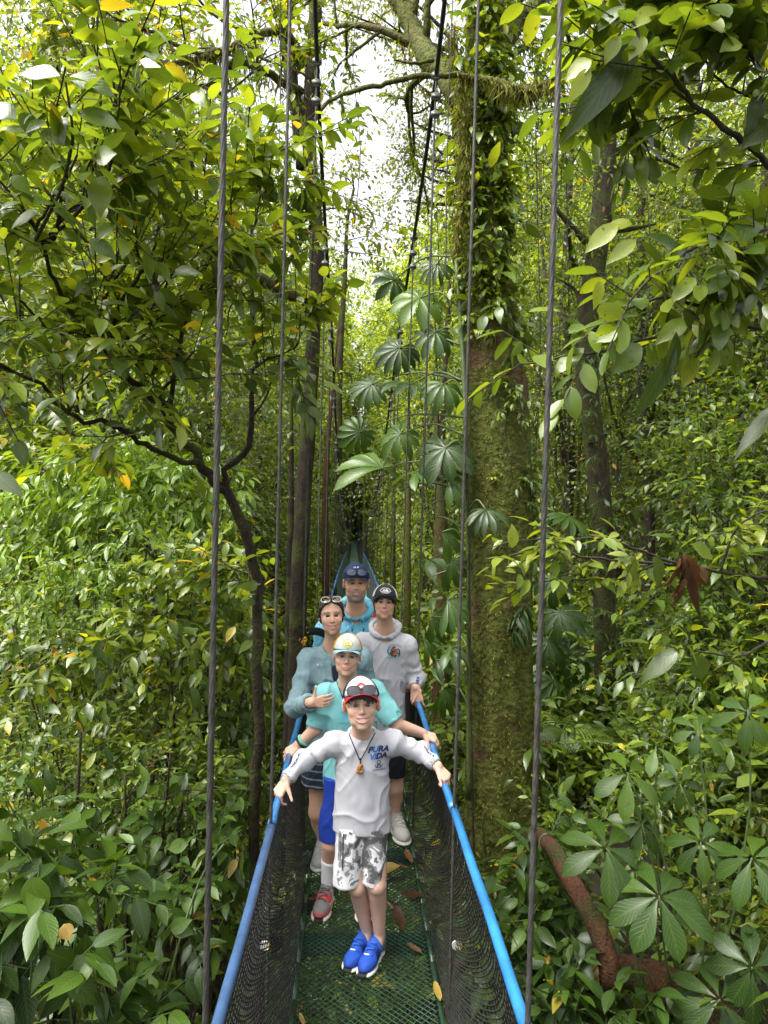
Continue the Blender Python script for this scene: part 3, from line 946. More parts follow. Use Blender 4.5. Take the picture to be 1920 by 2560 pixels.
def moss_hang(mb, path, n, ln=(0.08, 0.3), r=0.03):
    """thin strands of moss below a limb"""
    i = rng.integers(0, len(path) - 1, n); f = rng.random((n, 1))
    b = path[i] * (1 - f) + path[i + 1] * f + r * rnd(n) * np.array([0.7, 0.7, 0.5])
    L = ln[0] + (ln[1] - ln[0]) * rng.random(n) ** 2
    D = np.tile([0, 0, -1.0], (n, 1)) + 0.35 * rnd(n)
    leaves(mb, b, D, rnd(n), L, 0.008 + 0.012 * rng.random(n), rng.random(n), T2, 0.1, 0.0)

# (1) forked understorey tree, left of the bridge
tb, tw = MB(), []
limb(tb, tw, [(655, 2700, 4.9), (632, 2200, 4.9), (645, 1800, 4.9), (640, 1480, 4.85), (618, 1330, 4.8), (565, 1225, 4.75)], 0.042, 0.034, 30, 8, t0=0.6, sub=3, subL=0.7)
limb(tb, tw, [(565, 1225, 4.75), (566, 1170, 4.7), (618, 1124, 4.7), (627, 1070, 4.7), (632, 946, 4.7), (632, 760, 4.7), (625, 600, 4.8)], 0.024, 0.008, 26, 8, sub=4, t0=0.3, subL=.5)
limb(tb, tw, [(565, 1225, 4.75), (536, 1205, 4.7), (495, 1138, 4.6), (444, 1083, 4.5), (421, 1028, 4.4), (380, 992, 4.3), (321, 946, 4.2), (275, 890, 4.1), (207, 829, 4.0), (140, 699, 3.8), (89, 574, 3.6)], 0.034, 0.008, 34, 14, sub=9, t0=0.3, subL=0.7)
limb(tb, tw, [(89, 574, 3.6), (50, 510, 3.5), (0, 453, 3.4), (-60, 380, 3.3)], 0.009, 0.004, 14, 5, sub=2)
limb(tb, tw, [(495, 1150, 4.6), (467, 1156, 4.5), (366, 1110, 4.3), (275, 1060, 4.2), (197, 1046, 4.1), (137, 1005, 4.0), (115, 973, 3.9), (46, 932, 3.8), (-40, 890, 3.7)], 0.020, 0.008, 30, 8, sub=6, t0=0.35)
limb(tb, tw, [(421, 1028, 4.4), (443, 900, 4.4), (463, 795, 4.4), (501, 723, 4.4), (540, 600, 4.4), (560, 500, 4.5)], 0.017, 0.006, 24, 10, sub=6)
limb(tb, tw, [(275, 890, 4.1), (300, 760, 4.0), (380, 640, 4.0), (400, 520, 4.1)], 0.014, 0.005, 20, 8, sub=5)
limb(tb, tw, [(207, 829, 4.0), (130, 830, 3.9), (60, 760, 3.8), (-30, 700, 3.7)], 0.012, 0.004, 18, 8, sub=4)
tw = [q for q in tw if random.random() < 0.72]
mb, sb = leaf_up(tw, 6, 0.15, 0.42, (0.25, 0.87), 0.02, 0.4, T6, 0.34, 0.25)
tw2 = []
limb(tb, tw2, [(89, 574, 3.6), (130, 500, 3.3), (159, 453, 3.2), (181, 337, 3.0), (166, 215, 2.9)], 0.009, 0.004, 18, 2, sub=0)
pA = [((40, 575), (215, 700)), ]
finish("understory_tree", "understory tree with dark forked branches arching over the hanger cable nearest the camera", "tree", tuple(P(655, 2700, 4.9)), tb, mb, sb, B_dark, L_near)

# measured single leaves: base and tip in photograph pixels
def hero_leaves(mb, specs, asp_def=0.45):
    for bx, by, tx, ty, wpx, d, tint, tilt in specs:
        b, t_ = P(bx, by, d), P(tx, ty, d - 0.06 * (random.random() - 0.3))
        D = t_ - b; L = np.linalg.norm(D)
        nn = -F0 * tilt[0] + np.array([0, 0, 1.0]) * tilt[1] + CR * tilt[2]
        leaves(mb, b[None], D[None], nn[None], [L * 1.05], [wpx * d / FOC * 1.15], [tint], T6, 0.18, 0.2, 0.03)

# (2) big leaves of the shoot at the top left
mb = MB(); tb = MB()
p = pxpath([(89, 600, 3.3), (130, 520, 3.1), (159, 453, 3.0), (181, 337, 2.85), (164, 205, 2.75)], 20); tube(tb, p, np.linspace(0.010, 0.004, 20), 7)
hl = [(150, 190, 40, 170, 55, 2.8, .35, (1, .5, 0)), (175, 190, 285, 225, 62, 2.8, .42, (1, .6, 0)), (165, 235, 85, 250, 30, 2.85, .4, (.6, 1, 0)), (182, 250, 285, 240, 34, 2.8, .45, (.6, 1, .2)),
      (195, 280, 298, 305, 58, 2.8, .5, (1, .6, 0)), (40, 300, -40, 250, 60, 2.8, .4, (1, .5, 0)), (80, 335, 0, 310, 40, 2.9, .4, (1, .8, 0)), (65, 280, 75, 335, 40, 2.9, .45, (1, .4, .5)), (100, 330, 180, 355, 50, 2.9, .5, (1, .6, 0)),
      (255, 440, 245, 535, 58, 3.0, .55, (1, .3, 0)), (240, 400, 285, 378, 56, 3.0, .5, (1, .3, 0)), (30, 440, 75, 480, 40, 3.1, .45, (1, .8, 0)), (-20, 1180, 50, 1230, 40, 2.6, .2, (1, .6, 0)),
      (120, 480, 190, 490, 40, 3.1, .4, (.6, 1, 0)), (100, 530, 20, 560, 46, 3.2, .4, (1, .8, 0)), (225, 600, 290, 640, 44, 3.2, .4, (1, .8, 0)), (640, 375, 690, 378, 40, 4.2, .45, (1, .5, 0))]
hero_leaves(mb, hl)
tw = [(p[i], nrm(rnd(1)[0] + np.array([0, 0, .4]))) for i in rng.integers(2, 20, 6)]
leaf_up(tw, 4, 0.15, 0.45, (0.3, 0.6), 0.04, 0.3, T6, 0.25, mbs=(mb, MB()))
finish("leafy_shoot", "leafy shoot with a thin dark stem and big broad leaves against the white sky", "shoot", tuple(p[0]), tb, mb, None, B_dark, L_near, trunk="stem", crown="foliage")

# (3) slim dark trunk with mossy limbs reaching over the thicket
tb = MB()
tp = pxpath([(728, 2700, 9), (735, 2300, 9), (742, 1900, 9), (745, 1500, 9), (768, 1100, 9), (785, 800, 9), (792, 600, 9), (772, 350, 9), (782, 150, 9), (800, -200, 9)], 60)
tube(tb, tp, np.interp(np.linspace(0, 1, 60), [0, .3, .6, 1], [.14, .115, .095, .08]), 14, rough=0.08)
tube(tb, pxpath([(760, 420, 9), (745, 300, 9), (722, 160, 9), (712, 40, 9), (715, -150, 9)], 26), np.linspace(.10, .06, 26), 10, rough=0.12)
mossy = MB(); tw = []; ml = MB()
l1 = limb(mossy, tw, [(755, 170, 9), (713, 82, 8.8), (627, 92, 8.5), (554, 130, 8.2), (458, 154, 8), (337, 169, 7.8), (250, 200, 7.6)], 0.065, 0.015, 30, 4, sub=9, subL=1.2, rough=0.2)
l2 = limb(mossy, tw, [(755, 230, 9), (713, 207, 8.8), (598, 159, 8.4), (530, 202, 8.2), (458, 236, 8), (347, 289, 7.8), (270, 320, 7.6)], 0.05, 0.012, 30, 4, sub=9, subL=1.1, rough=0.2)
l3 = limb(mossy, tw, [(760, 780, 9), (752, 752, 8.8), (627, 689, 8.2), (554, 641, 7.9), (482, 598, 7.6), (386, 593, 7.4), (270, 610, 7.2), (150, 600, 7)], 0.085, 0.02, 30, 3, sub=7, subL=1.1, rough=0.18)
l4 = limb(mossy, tw, [(554, 130, 8.2), (480, 130, 8), (400, 90, 7.8), (330, 60, 7.7), (250, 30, 7.6)], 0.03, 0.01, 20, 4, sub=6, subL=1.0, rough=0.2)
l5 = limb(mossy, tw, [(480, 410, 8), (420, 395, 7.8), (350, 405, 7.7), (290, 400, 7.6), (200, 395, 7.4)], 0.035, 0.01, 20, 4, sub=5, subL=0.9, rough=0.2)
for l, n in ((l1, 900), (l2, 700), (l3, 500), (l4, 250), (l5, 500)): moss_hang(ml, l, n, (0.05, 0.34), 0.05)
moss_hang(ml, tp[45:], 700, (0.05, 0.25), 0.13)
mb, sb = leaf_up(tw, 6, 0.14, 0.42, (0.45, 0.87), 0.08, 0.35, T3, 0.45)
r = finish("slender_tree", "tall slender tree with black wet bark and mossy limbs beside the net side", "tree", tuple(P(728, 2700, 9)), tb, mb, sb, B_dark, L_mid)
o = P(728, 2700, 9)
lm = mossy.build("limbs", bark_mat("mossy_limb", (0.02, 0.017, 0.012), (0.07, 0.055, 0.03), (0.09, 0.085, 0.025), 0.8, 9.0), r, o)
tag(ml.build("moss", L_moss, lm, o), kind="stuff")

# (4) the big mossy trunk beside the bridge
def big_trunk():
    ctr = [(1205, -250), (1213, 0), (1218, 300), (1206, 560), (1214, 720), (1238, 900), (1248, 1100), (1250, 1400), (1250, 1700), (1258, 2000), (1264, 2180), (1272, 2330), (1285, 2480)]
    rad = [40, 44, 50, 58, 66, 72, 73, 73, 75, 82, 98, 128, 165]
    n, m_ = 320, 72
    c = smooth_path([P(a, b, 6.6) for a, b in ctr][::-1], n)
    r = np.interp(np.linspace(0, 1, n), np.linspace(0, 1, len(rad)), [q * 6.6 / FOC for q in rad[::-1]])
    tb = MB()
    th = np.linspace(0, 2 * np.pi, m_, endpoint=False)
    t = np.linspace(0, 1, n)[:, None]
    bump = 1 + 0.05 * np.sin(3 * th + 7 * t) + 0.035 * np.sin(5 * th - 9 * t + 1) + 0.02 * np.sin(9 * th + 23 * t)
    flare = np.clip(0.16 - t, 0, 1) / 0.16
    bump = bump + flare * 0.32 * np.cos(5 * th + 0.6)
    bump = bump + 0.05 * (rng.random((n, m_)) - 0.5)
    lump = rng.random((40, 24)); li = (np.linspace(0, 39, n)).astype(int); lj = (np.arange(m_) * 24 // m_)
    bump = bump + 0.07 * (lump[li][:, lj] - 0.5)
    rid = rng.random(18)[(np.arange(m_) * 18 // m_)]
    bump = bump + 0.05 * (rid - .5)[None, :]
    rr = r[:, None] * bump
    v = c[:, None] + rr[..., None] * (np.cos(th)[None, :, None] * R0 + np.sin(th)[None, :, None] * F0)
    i, j = np.meshgrid(np.arange(n - 1), np.arange(m_), indexing='ij'); j2 = (j + 1) % m_
    tb.add(v.reshape(-1, 3), np.stack([i * m_ + j, i * m_ + j2, (i + 1) * m_ + j2, (i + 1) * m_ + j], -1).reshape(-1, 4))
    root = thing("mossy_tree", "huge straight mossy trunk with hanging plants rising close beside the bridge net", "tree", c[0])
    tr = tb.build("trunk", B_moss, root, c[0])
    # limbs
    lb, tw = MB(), []
    p1 = limb(lb, tw, [(1200, 300, 6.7), (1095, 170, 7.0), (1040, 90, 7.3), (985, -20, 7.6), (930, -140, 8)], 0.13, 0.07, 30, 4, sub=6, subL=1.3, rough=0.12)
    p2 = limb(lb, [], [(788, 300, 5.9), (800, 275, 6), (830, 250, 6), (870, 230, 6.1), (960, 208, 6.1), (1060, 188, 6.1), (1150, 190, 6.15), (1215, 196, 6.2), (1262, 212, 6.1), (1330, 226, 6)], 0.016, 0.03, 40, 0, rough=0.15)
    p3 = limb(lb, [], [(1240, 200, 6.1), (1290, 222, 6.0), (1345, 218, 6.0), (1390, 190, 6)], 0.03, 0.012, 16, 0, rough=0.2)
    limb(lb, tw, [(985, 150, 6.6), (1030, 158, 6.6), (1085, 150, 6.6)], 0.008, 0.02, 12, 0)
    p4 = limb(lb, tw, [(1230, 150, 6.8), (1310, 40, 7.0), (1400, -60, 7.4)], 0.09, 0.06, 18, 3, sub=6, subL=1.2)
    lo = lb.build("limbs", B_moss, root, c[0])
    ml = MB()
    moss_hang(ml, p2[26:], 650, (0.02, 0.13), 0.035); moss_hang(ml, p3, 600, (0.03, 0.2), 0.04); moss_hang(ml, p1, 600, (0.05, 0.2), 0.12)
    cc = smooth_path([P(a, b, 6.3) for a, b in ((1130, 60), (1140, 150), (1160, 300), (1160, 480), (1150, 560), (1140, 640))], 30)
    moss_hang(ml, cc, 1800, (0.03, 0.16), 0.055)
    # short moss fur over the whole near side of the trunk
    nf = 16000
    ii = rng.integers(16, n - 1, nf); jj = rng.integers(0, m_, nf)
    ang = th[jj] + 0.08 * rnd(nf, 1)[:, 0]
    outw = np.cos(ang)[:, None] * R0 + np.sin(ang)[:, None] * F0
    pos = c[ii] + (rr[ii, jj])[:, None] * outw + np.array([0, 0, 1.0]) * (0.02 * rnd(nf, 1)) - outw * 0.004
    kp = vnoise(pos * np.array([2.6, 2.6, 1.6]) + 5, 8) + 0.5 * vnoise(pos * 7, 9) > -0.32
    pos, outw, nf = pos[kp], outw[kp], int(kp.sum())
    leaves(ml, pos, outw * 0.7 + np.array([0, 0, -0.8]) + 0.4 * rnd(nf), outw, 0.018 + 0.03 * rng.random(nf), 0.012, rng.random(nf) * 0.85, T1, 0.2, 0.0)
    tag(ml.build("moss", L_moss, tr, c[0]), kind="stuff")
    mb, sb = leaf_up(tw, 6, 0.10, 0.45, (0.2, 0.75), 0.02, 0.3, T3, 0.4)
    # small upper foliage around the trunk top and left of it
    lob = np.array([[*P(px, py, d), s] for px, py, d, s in ((1330, 60, 7.2, .5), (1390, 200, 7.6, .5), (1345, 330, 7.4, .4), (1290, -60, 7, .5), (1060, -40, 7.8, .45), (1400, 420, 8, .5), (1310, 150, 7, .35))])
    m2, s2 = lobed_crown(lob, 34, 1.1, 0.10, 6, (0.2, 0.8), 0.02, T3, 0.42, 0.4, 0.35)
    mb.merge(m2).merge(sb, 1).merge(s2, 1).build("crown", [L_mid, B_twig], root, c[0])
    return c, r, root, th, rr
TC, TR, T_root, T_th, T_rr = big_trunk()

# plants growing on the trunk: each clump its own thing
def trunk_pt(py, side):
    """point on the trunk surface at picture height py; side -1..1 across, near face"""
    k = int(np.argmin(np.abs(PX(TC)[1] - py)))
    a = math.acos(max(-1, min(1, side)))
    outw = math.cos(a) * R0 - math.sin(a) * F0
    return TC[k] + outw * TR[k] * 1.0, outw
def epiphyte(name, label, py0, py1, s0, s1, n, L, asp, tint, tm, leafm, droop=0.5, k=4, tl=0.16, group=None, odd=0.0):
    mb, sb = MB(), MB()
    b, d = [], []
    for _ in range(n):
        p, o = trunk_pt(py0 + (py1 - py0) * random.random(), s0 + (s1 - s0) * random.random())
        b.append(p - o * 0.01); d.append(o + 0.6 * rng.normal(size=3) + np.array([0, 0, 0.2]))
    b, d = np.array(b), np.array(d)
    twigs(mb, sb, b, d, tl * (0.5 + rng.random(n)), k, L, asp, tint, odd, droop, 1.0, tm, 0.25, 0.9, 0.002)
    root = thing(name, label, "plant", b.mean(0), group)
    mb.merge(sb, 1).build("foliage", [leafm, B_green], root, b.mean(0))
epiphyte("creeper", "leafy creeper clothing the top of the huge mossy trunk where the limbs fork", -40, 560, -1, 1, 260, 0.12, 0.4, (0.3, 0.86), T6, L_near, 0.7)
epiphyte("creeper", "dense small-leaved creeper on the trunk just below the fork, above the bare mossy part", 560, 880, -1, 1, 140, 0.10, 0.42, (0.3, 0.86), T6, L_near, 0.7)
epiphyte("climber", "broad-leaved climber with hanging pale leaves on the upper side of the huge trunk", 150, 900, -1, 1, 46, 0.22, 0.42, (0.3, 0.8), T6, L_near, 0.8, 3, 0.2)
epiphyte("bromeliad", "spiky tuft with narrow leaves sitting on the mossy trunk halfway up", 940, 990, -0.35, 0.0, 16, 0.16, 0.07, (0.1, 0.5), T6L, L_near, 0.3, 5, 0.05)
epiphyte("creeper", "small patch of pointed leaves on the bare mossy trunk beside the spiky tuft", 950, 1060, -0.2, 0.6, 26, 0.09, 0.36, (0.35, 0.7), T6L, L_near, 0.7, 3)
epiphyte("creeper", "few tiny pale leaves on the middle of the bare mossy trunk", 1180, 1210, -0.35, -0.1, 4, 0.05, 0.4, (0.7, 0.86), T6, L_near, 0.3, 4, 0.05)
epiphyte("creeper", "low creeper with round leaves around the foot of the mossy trunk", 2080, 2330, -0.9, 1, 60, 0.075, 0.5, (0.2, 0.7), T6R, L_near, 0.4)
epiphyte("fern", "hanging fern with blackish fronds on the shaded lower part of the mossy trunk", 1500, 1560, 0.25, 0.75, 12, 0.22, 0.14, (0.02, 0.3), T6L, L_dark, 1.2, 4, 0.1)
epiphyte("fern", "feathery fern on the far edge of the mossy trunk at shoulder height of the father", 1170, 1260, 0.55, 1.0, 22, 0.10, 0.3, (0.2, 0.5), T6L, L_near, 0.5, 6, 0.25)
# bare roots and lianas running down the trunk
for q, pth in enumerate(([(1165, 1060, 6.3), (1170, 1300, 6.28), (1172, 1600, 6.27), (1180, 1950, 6.25), (1186, 2200, 6.2)], [(1200, 420, 6.35), (1190, 560, 6.3), (1210, 700, 6.3), (1222, 860, 6.28)], [(1228, 380, 6.3), (1222, 450, 6.3), (1240, 530, 6.3)], [(1268, 1020, 6.3), (1262, 1080, 6.3), (1270, 1130, 6.28), (1262, 1150, 6.28)], [(1205, 2060, 6.2), (1215, 2140, 6.2), (1228, 2180, 6.15), (1240, 2250, 6.1)])):
    tb = MB(); tube(tb, pxpath(pth, 22), 0.012 if q == 0 else 0.007, 6, rough=0.15)
    lab = ["long woody liana down the shaded edge of the mossy trunk", "thin bare liana curling through the creeper on the trunk", "short pale twig bent over the creeper high on the trunk", "pale hooked rootlet dangling on the bare mossy trunk", "brown rootlet near the leafy foot of the mossy trunk"][q]
    tag(tb.build("liana", B_mid, None, P(*pth[0]), loc=P(*pth[0])), lab, "liana")

# (5) second tall tree further along
def simple_tree(name, label, pts, rads, bark, crown=None, leafm=L_mid, L=0.12, tint=(0.15, 0.75), per=30, tm=T2, asp=0.45, limbs_from=None, odd=0.02, moss=0, n=50, droop=0.3, tl=0.45):
    c = pxpath(pts, n)
    tb = MB(); tube(tb, c, np.interp(np.linspace(0, 1, n), np.linspace(0, 1, len(rads)), rads), 16, rough=0.07)
    root = thing(name, label, "tree", c[0])
    tr = tb.build("trunk", bark, root, c[0])
    if crown:
        lob = np.array([[*P(px, py, d), s] for px, py, d, s in crown])
        lb = MB()
        for q in lob[::1]:
            i = int(np.argmin(np.linalg.norm(c - (q[:3] + [0, 0, -0.5]), axis=1)))
            mid = (c[i] + q[:3]) / 2 + 0.12 * rng.normal(size=3)
            tube(lb, smooth_path([c[i], mid, q[:3]], 9), np.linspace(rads[-1] * 0.5, 0.012, 9), 6, rough=0.1)
        lb.build("limbs", bark, root, c[0])
        mb, sb = lobed_crown(lob, per, 1.15, L, 6, tint, odd, tm, asp, tl, droop)
        mb.merge(sb, 1).build("crown", [leafm, B_twig], root, c[0])
    if moss:
        ml = MB(); moss_hang(ml, c[int(n * .4):], moss, (0.04, 0.16), rads[0] * 1.0)
        tag(ml.build("moss", L_moss, tr, c[0]), kind="stuff")
    return root, c
simple_tree("lichen_tree", "tall grey-brown tree with a kinked trunk and pale bark patch behind the hanger cable", [(1565, 2800, 9), (1560, 2450, 9), (1535, 2100, 9), (1525, 1900, 9), (1515, 1700, 9), (1510, 1500, 9), (1505, 1300, 9), (1492, 1150, 9), (1472, 1000, 9), (1465, 900, 9), (1468, 800, 9), (1490, 650, 9), (1508, 500, 9), (1517, 300, 9), (1525, 130, 9), (1545, -150, 9)],
            [.17, .15, .14, .135, .13, .12], B_mid, [(1400, 30, 8.6, .5), (1460, 90, 9.3, .5), (1600, 420, 9.5, .55), (1640, 560, 9.8, .5), (1420, 560, 8.8, .45), (1600, 300, 9.2, .5), (1400, 700, 9.2, .4), (1560, 760, 9.6, .45), (1360, 480, 8.9, .45), (1640, 160, 9.2, .5), (1700, 420, 9.5, .5), (1600, 30, 9.4, .5)], tint=(0.3, 0.85), moss=500, L=0.11, per=34, tm=T3, asp=0.34)
simple_tree("reddish_tree", "straight thin reddish-brown trunk far behind the woman, between the cables", [(826, 1900, 16), (815, 1440, 16), (812, 1250, 16), (820, 1100, 16), (838, 900, 16), (850, 780, 16)], [.11, .09, .06, .015], B_red)
simple_tree("mossy_column_tree", "mossy reddish trunk standing between the teenager and the huge trunk", [(1110, 2400, 11), (1106, 2000, 11), (1104, 1700, 11), (1102, 1400, 11), (1096, 1150, 11), (1090, 1000, 11)], [.18, .16, .13, .03], bark_mat("rust_moss_bark", (0.035, 0.02, 0.01), (0.15, 0.075, 0.03), (0.09, 0.10, 0.025), 0.5, 7), None, moss=500)
for q, (px, d, rr_, lab) in enumerate([(978, 19, .13, "dim upright trunk beyond the dark cap of the teenager"), (1015, 15, .12, "brown trunk half covered in vines behind the black main cable"), (905, 33, .14, "far slim trunk standing at the end of the bridge"), (1400, 13, .10, "leaning grey trunk between the huge mossy tree and the kinked tree"), (722, 10, .10, "shaded trunk right behind the denim jacket of the woman"), (300, 8.5, .075, "crooked dark stem with moss in the thicket under the bright shrub"), (560, 8, .05, "thin black stem beside the second hanger cable"), (430, 7, .035, "thin dark pole-like stem in the shade below the thicket")]):
    lean = 60 if q == 3 else (25 if q == 5 else 8)
    y0, y1 = (2500, 900) if q < 5 else (2700, 1750)
    simple_tree("thin_tree", lab, [(px - lean, y0, d), (px - lean * .3, (y0 * 2 + y1) / 3, d), (px + lean * .5, (y0 + y1 * 2) / 3, d), (px + lean, y1, d)], [rr_, rr_ * .85, rr_ * .6, rr_ * .12], B_dark if q >= 4 else B_moss, n=24, moss=0)

# (6) the pale, crooked tree beyond the gap, and the leafy masses either side of the gap
simple_tree("crooked_tree", "distant thin-leaved tree with pale crooked limbs in the sky gap", [(845, 1150, 30), (850, 900, 30), (862, 700, 30), (868, 560, 30), (885, 470, 30)], [.16, .13, .10, .05], B_mid, [(845, 350, 30, 1.1), (820, 430, 30, 1.1), (890, 440, 30, .9), (815, 520, 30, 1.0), (870, 520, 30, .8), (950, 600, 31, .8), (900, 620, 30, .9), (985, 560, 32, .9), (820, 620, 30, 1), (1000, 650, 32, 1.0)], L_olive, 0.26, (0.2, 0.88), 19, T1, 0.5, odd=0.02, tl=0.9)
simple_tree("canopy_tree", "leafy yellow-green canopy tree above the sky gap, fine leaves", [(1190, 1500, 18), (1180, 800, 18), (1150, 400, 18), (1130, 100, 18)], [.22, .2, .18, .12], B_dark, [(860, 60, 17, .6), (930, 30, 17, .5), (1000, 90, 17.5, .5), (1025, 190, 17.5, .45), (960, -30, 17.5, .7), (1020, 300, 18, .6), (1010, 380, 18, .4), (1040, 430, 18, .6), (1010, 500, 18.5, .5), (1080, 350, 18, .6), (1060, 250, 18, .6), (830, 20, 17, .5), (1085, 480, 18, .6), (1075, 420, 18, .35)], L_olive, 0.13, (0.55, 0.9), 38, T1, 0.5, odd=0.02)
simple_tree("canopy_tree", "dark-leaved canopy tree filling the upper corner beyond the leafy shoot", [(240, 1400, 16), (200, 800, 16), (150, 300, 16), (120, 0, 16)], [.2, .18, .15, .1], B_dark, [(60, 60, 15, .9), (200, 40, 15, .9), (330, 90, 15, .8), (100, 190, 15, .8), (0, 250, 15, .9), (230, 220, 15, .8), (430, 40, 15, .8), (520, 60, 15, .7), (150, 330, 15, .7), (330, 320, 15, .7), (600, 330, 15, .6), (660, 90, 15, .6), (440, 300, 15, .7), (560, 480, 16, .7), (660, 560, 16, .7), (60, 420, 15, .8), (640, 240, 15.5, .55)], L_mid, 0.16, (0.1, 0.85), 36, T2, 0.45, odd=0.03, tl=0.6)
simple_tree("canopy_tree", "bright sunlit canopy tree with loose foliage beyond the kinked tree", [(1760, 1400, 17), (1750, 800, 17), (1740, 300, 17), (1730, 0, 17)], [.2, .18, .15, .1], B_dark, [(1620, 640, 16, .8), (1720, 520, 16, .8), (1830, 480, 16, .8), (1640, 760, 16, .9), (1750, 660, 16, .9), (1880, 640, 16, .9), (1860, 300, 16, .8), (1760, 180, 16, .7), (1900, 130, 16, .8), (1680, 330, 16, .6), (1640, 60, 16, .7), (1760, 40, 16, .7), (1580, 560, 16, .6), (1930, 800, 16, .9), (1800, 820, 16, .9), (1420, 300, 16, .6), (1440, 420, 16, .6), (1460, 150, 16, .6)], L_mid, 0.15, (0.4, 0.88), 28, T2, 0.4, odd=0.02, tl=0.6)

# (7) thin bare-stemmed saplings in the shade below the thicket, left of the bridge
tr = random.Random(5)
for q in range(13):
    px = 130 + 40 * q + tr.randint(-12, 12); d = tr.choice((4.6, 5.2, 6.0, 6.8)); y1 = tr.randint(1750, 2050)
    if px > 610: d = 6.4
    tb, mb, sb = MB(), MB(), MB()
    c = pxpath([(px + tr.randint(-25, 25), 2750, d), (px + tr.randint(-15, 15), 2400, d), (px + tr.randint(-22, 22), 2150, d), (px + tr.randint(-30, 30), y1, d)], 24)
    tube(tb, c, np.linspace(.020 + .012 * tr.random(), .008, 24), 7, rough=.12)
    for _ in range(4):
        i = tr.randint(8, 22); e = c[i] + rnd(1)[0] * np.array([.22, .22, .1]) + [0, 0, .18]
        tube(tb, smooth_path([c[i], (c[i] + e) / 2 + [0, 0, .03], e], 6), np.linspace(.006, .003, 6), 5)
        twigs(mb, sb, np.array([c[i], e]), np.array([e - c[i], e - c[i]]), .25, 4, .13, .42, (.2, .8), .01, .4, 1.0, T6, .2)
    root = thing("sapling", "thin dark-stemmed sapling with few leaves in the shade under the thicket", "sapling", c[0], "thin saplings in the shade under the thicket")
    tb.build("stem", B_dark, root, c[0]); mb.merge(sb, 1).build("foliage", [L_near, B_twig], root, c[0])

# (8) leafy creeper clumps up the kinked trunk, and thin lianas hanging from the canopy
kc = pxpath([(1525, 1900, 8.85), (1515, 1700, 8.85), (1510, 1500, 8.85), (1505, 1300, 8.85), (1492, 1150, 8.85), (1472, 1000, 8.85), (1465, 900, 8.85)], 40)
mb, sb = MB(), MB()
n = 70
b = kc[rng.integers(0, 40, n)] + np.array([.10, .05, .1]) * rnd(n)
twigs(mb, sb, b, -F0 * .5 + rnd(n) * .8, .2, 5, .13, .3, (.1, .7), 0, .7, 1.0, T6L, .25)
root = thing("creeper", "dark narrow-leaved creeper climbing the kinked grey-brown trunk", "plant", kc[0]); mb.merge(sb, 1).build("foliage", [L_dark, B_green], root, kc[0])
for q, (px, d, y0, y1) in enumerate([(905, 7, -60, 560), (700, 7.5, -60, 900), (1118, 6.1, -50, 700), (1395, 7.5, -60, 900), (1600, 8, -60, 1000), (250, 6, -50, 560), (1085, 6.6, 300, 1300), (1330, 6.4, 300, 1180)]):
    tb = MB(); c = pxpath([(px + 18 * rng.normal(), y0, d), (px + 14 * rng.normal(), y0 * .7 + y1 * .3, d), (px + 14 * rng.normal(), y0 * .3 + y1 * .7, d), (px + 16 * rng.normal(), y1, d)], 40)
    tube(tb, c, .005, 5, rough=.2)
    tag(tb.build("liana", B_twig, None, c[0], loc=c[0]), "thin bare liana hanging straight down from the canopy", "liana", "lianas hanging from the canopy")
# ================================================================== nearer plants
def bush(name, label, cat, ctr, lobes, bark, leafm, L, asp, tint, per, tm, droop=0.4, k=6, tl=0.35, odd=0.02, base=None, group=None, spread=0.8, stem=0.003, rl=1.1, nst=6):
    """stems from one foot into leafy lobes (px, py, depth, radius)"""
    lob = np.array([[*P(px, py, d), s] for px, py, d, s in lobes])
    b = np.array(base if base is not None else [lob[:, 0].mean(), lob[:, 1].mean(), gz(lob[:, 0].mean(), lob[:, 1].mean()) - 0.1], float)
    tb = MB()
    for q in lob:
        mid = b * 0.45 + q[:3] * 0.55 + 0.12 * rng.normal(size=3) + np.array([0, 0, 0.1])
        tube(tb, smooth_path([b + 0.05 * rng.normal(size=3) * [1, 1, 0], mid, q[:3]], 12), np.linspace(0.022, 0.006, 12), 6, rough=0.1)
    mb, sb = MB(), MB()
    for q in lob:
        n = per
        o = nrm(rnd(n)); p = q[:3] + o * (rng.random((n, 1)) ** 0.4) * q[3] * rl * np.array([1, 1, 0.8])
        d = o * 0.8 + np.array([0, 0, 0.25]) + 0.45 * rnd(n) - F0 * 0.25
        twigs(mb, sb, p, d, tl, k, L, asp, tint, odd, droop, 1.0, tm, 0.22, spread, stem, shift=0.3 * (rng.random(n) - 0.5))
    root = thing(name, label, cat, b, group)
    tb.build("stems", bark, root, b)
    mb.merge(sb, 1).build("foliage", [leafm, B_green], root, b)
    return root

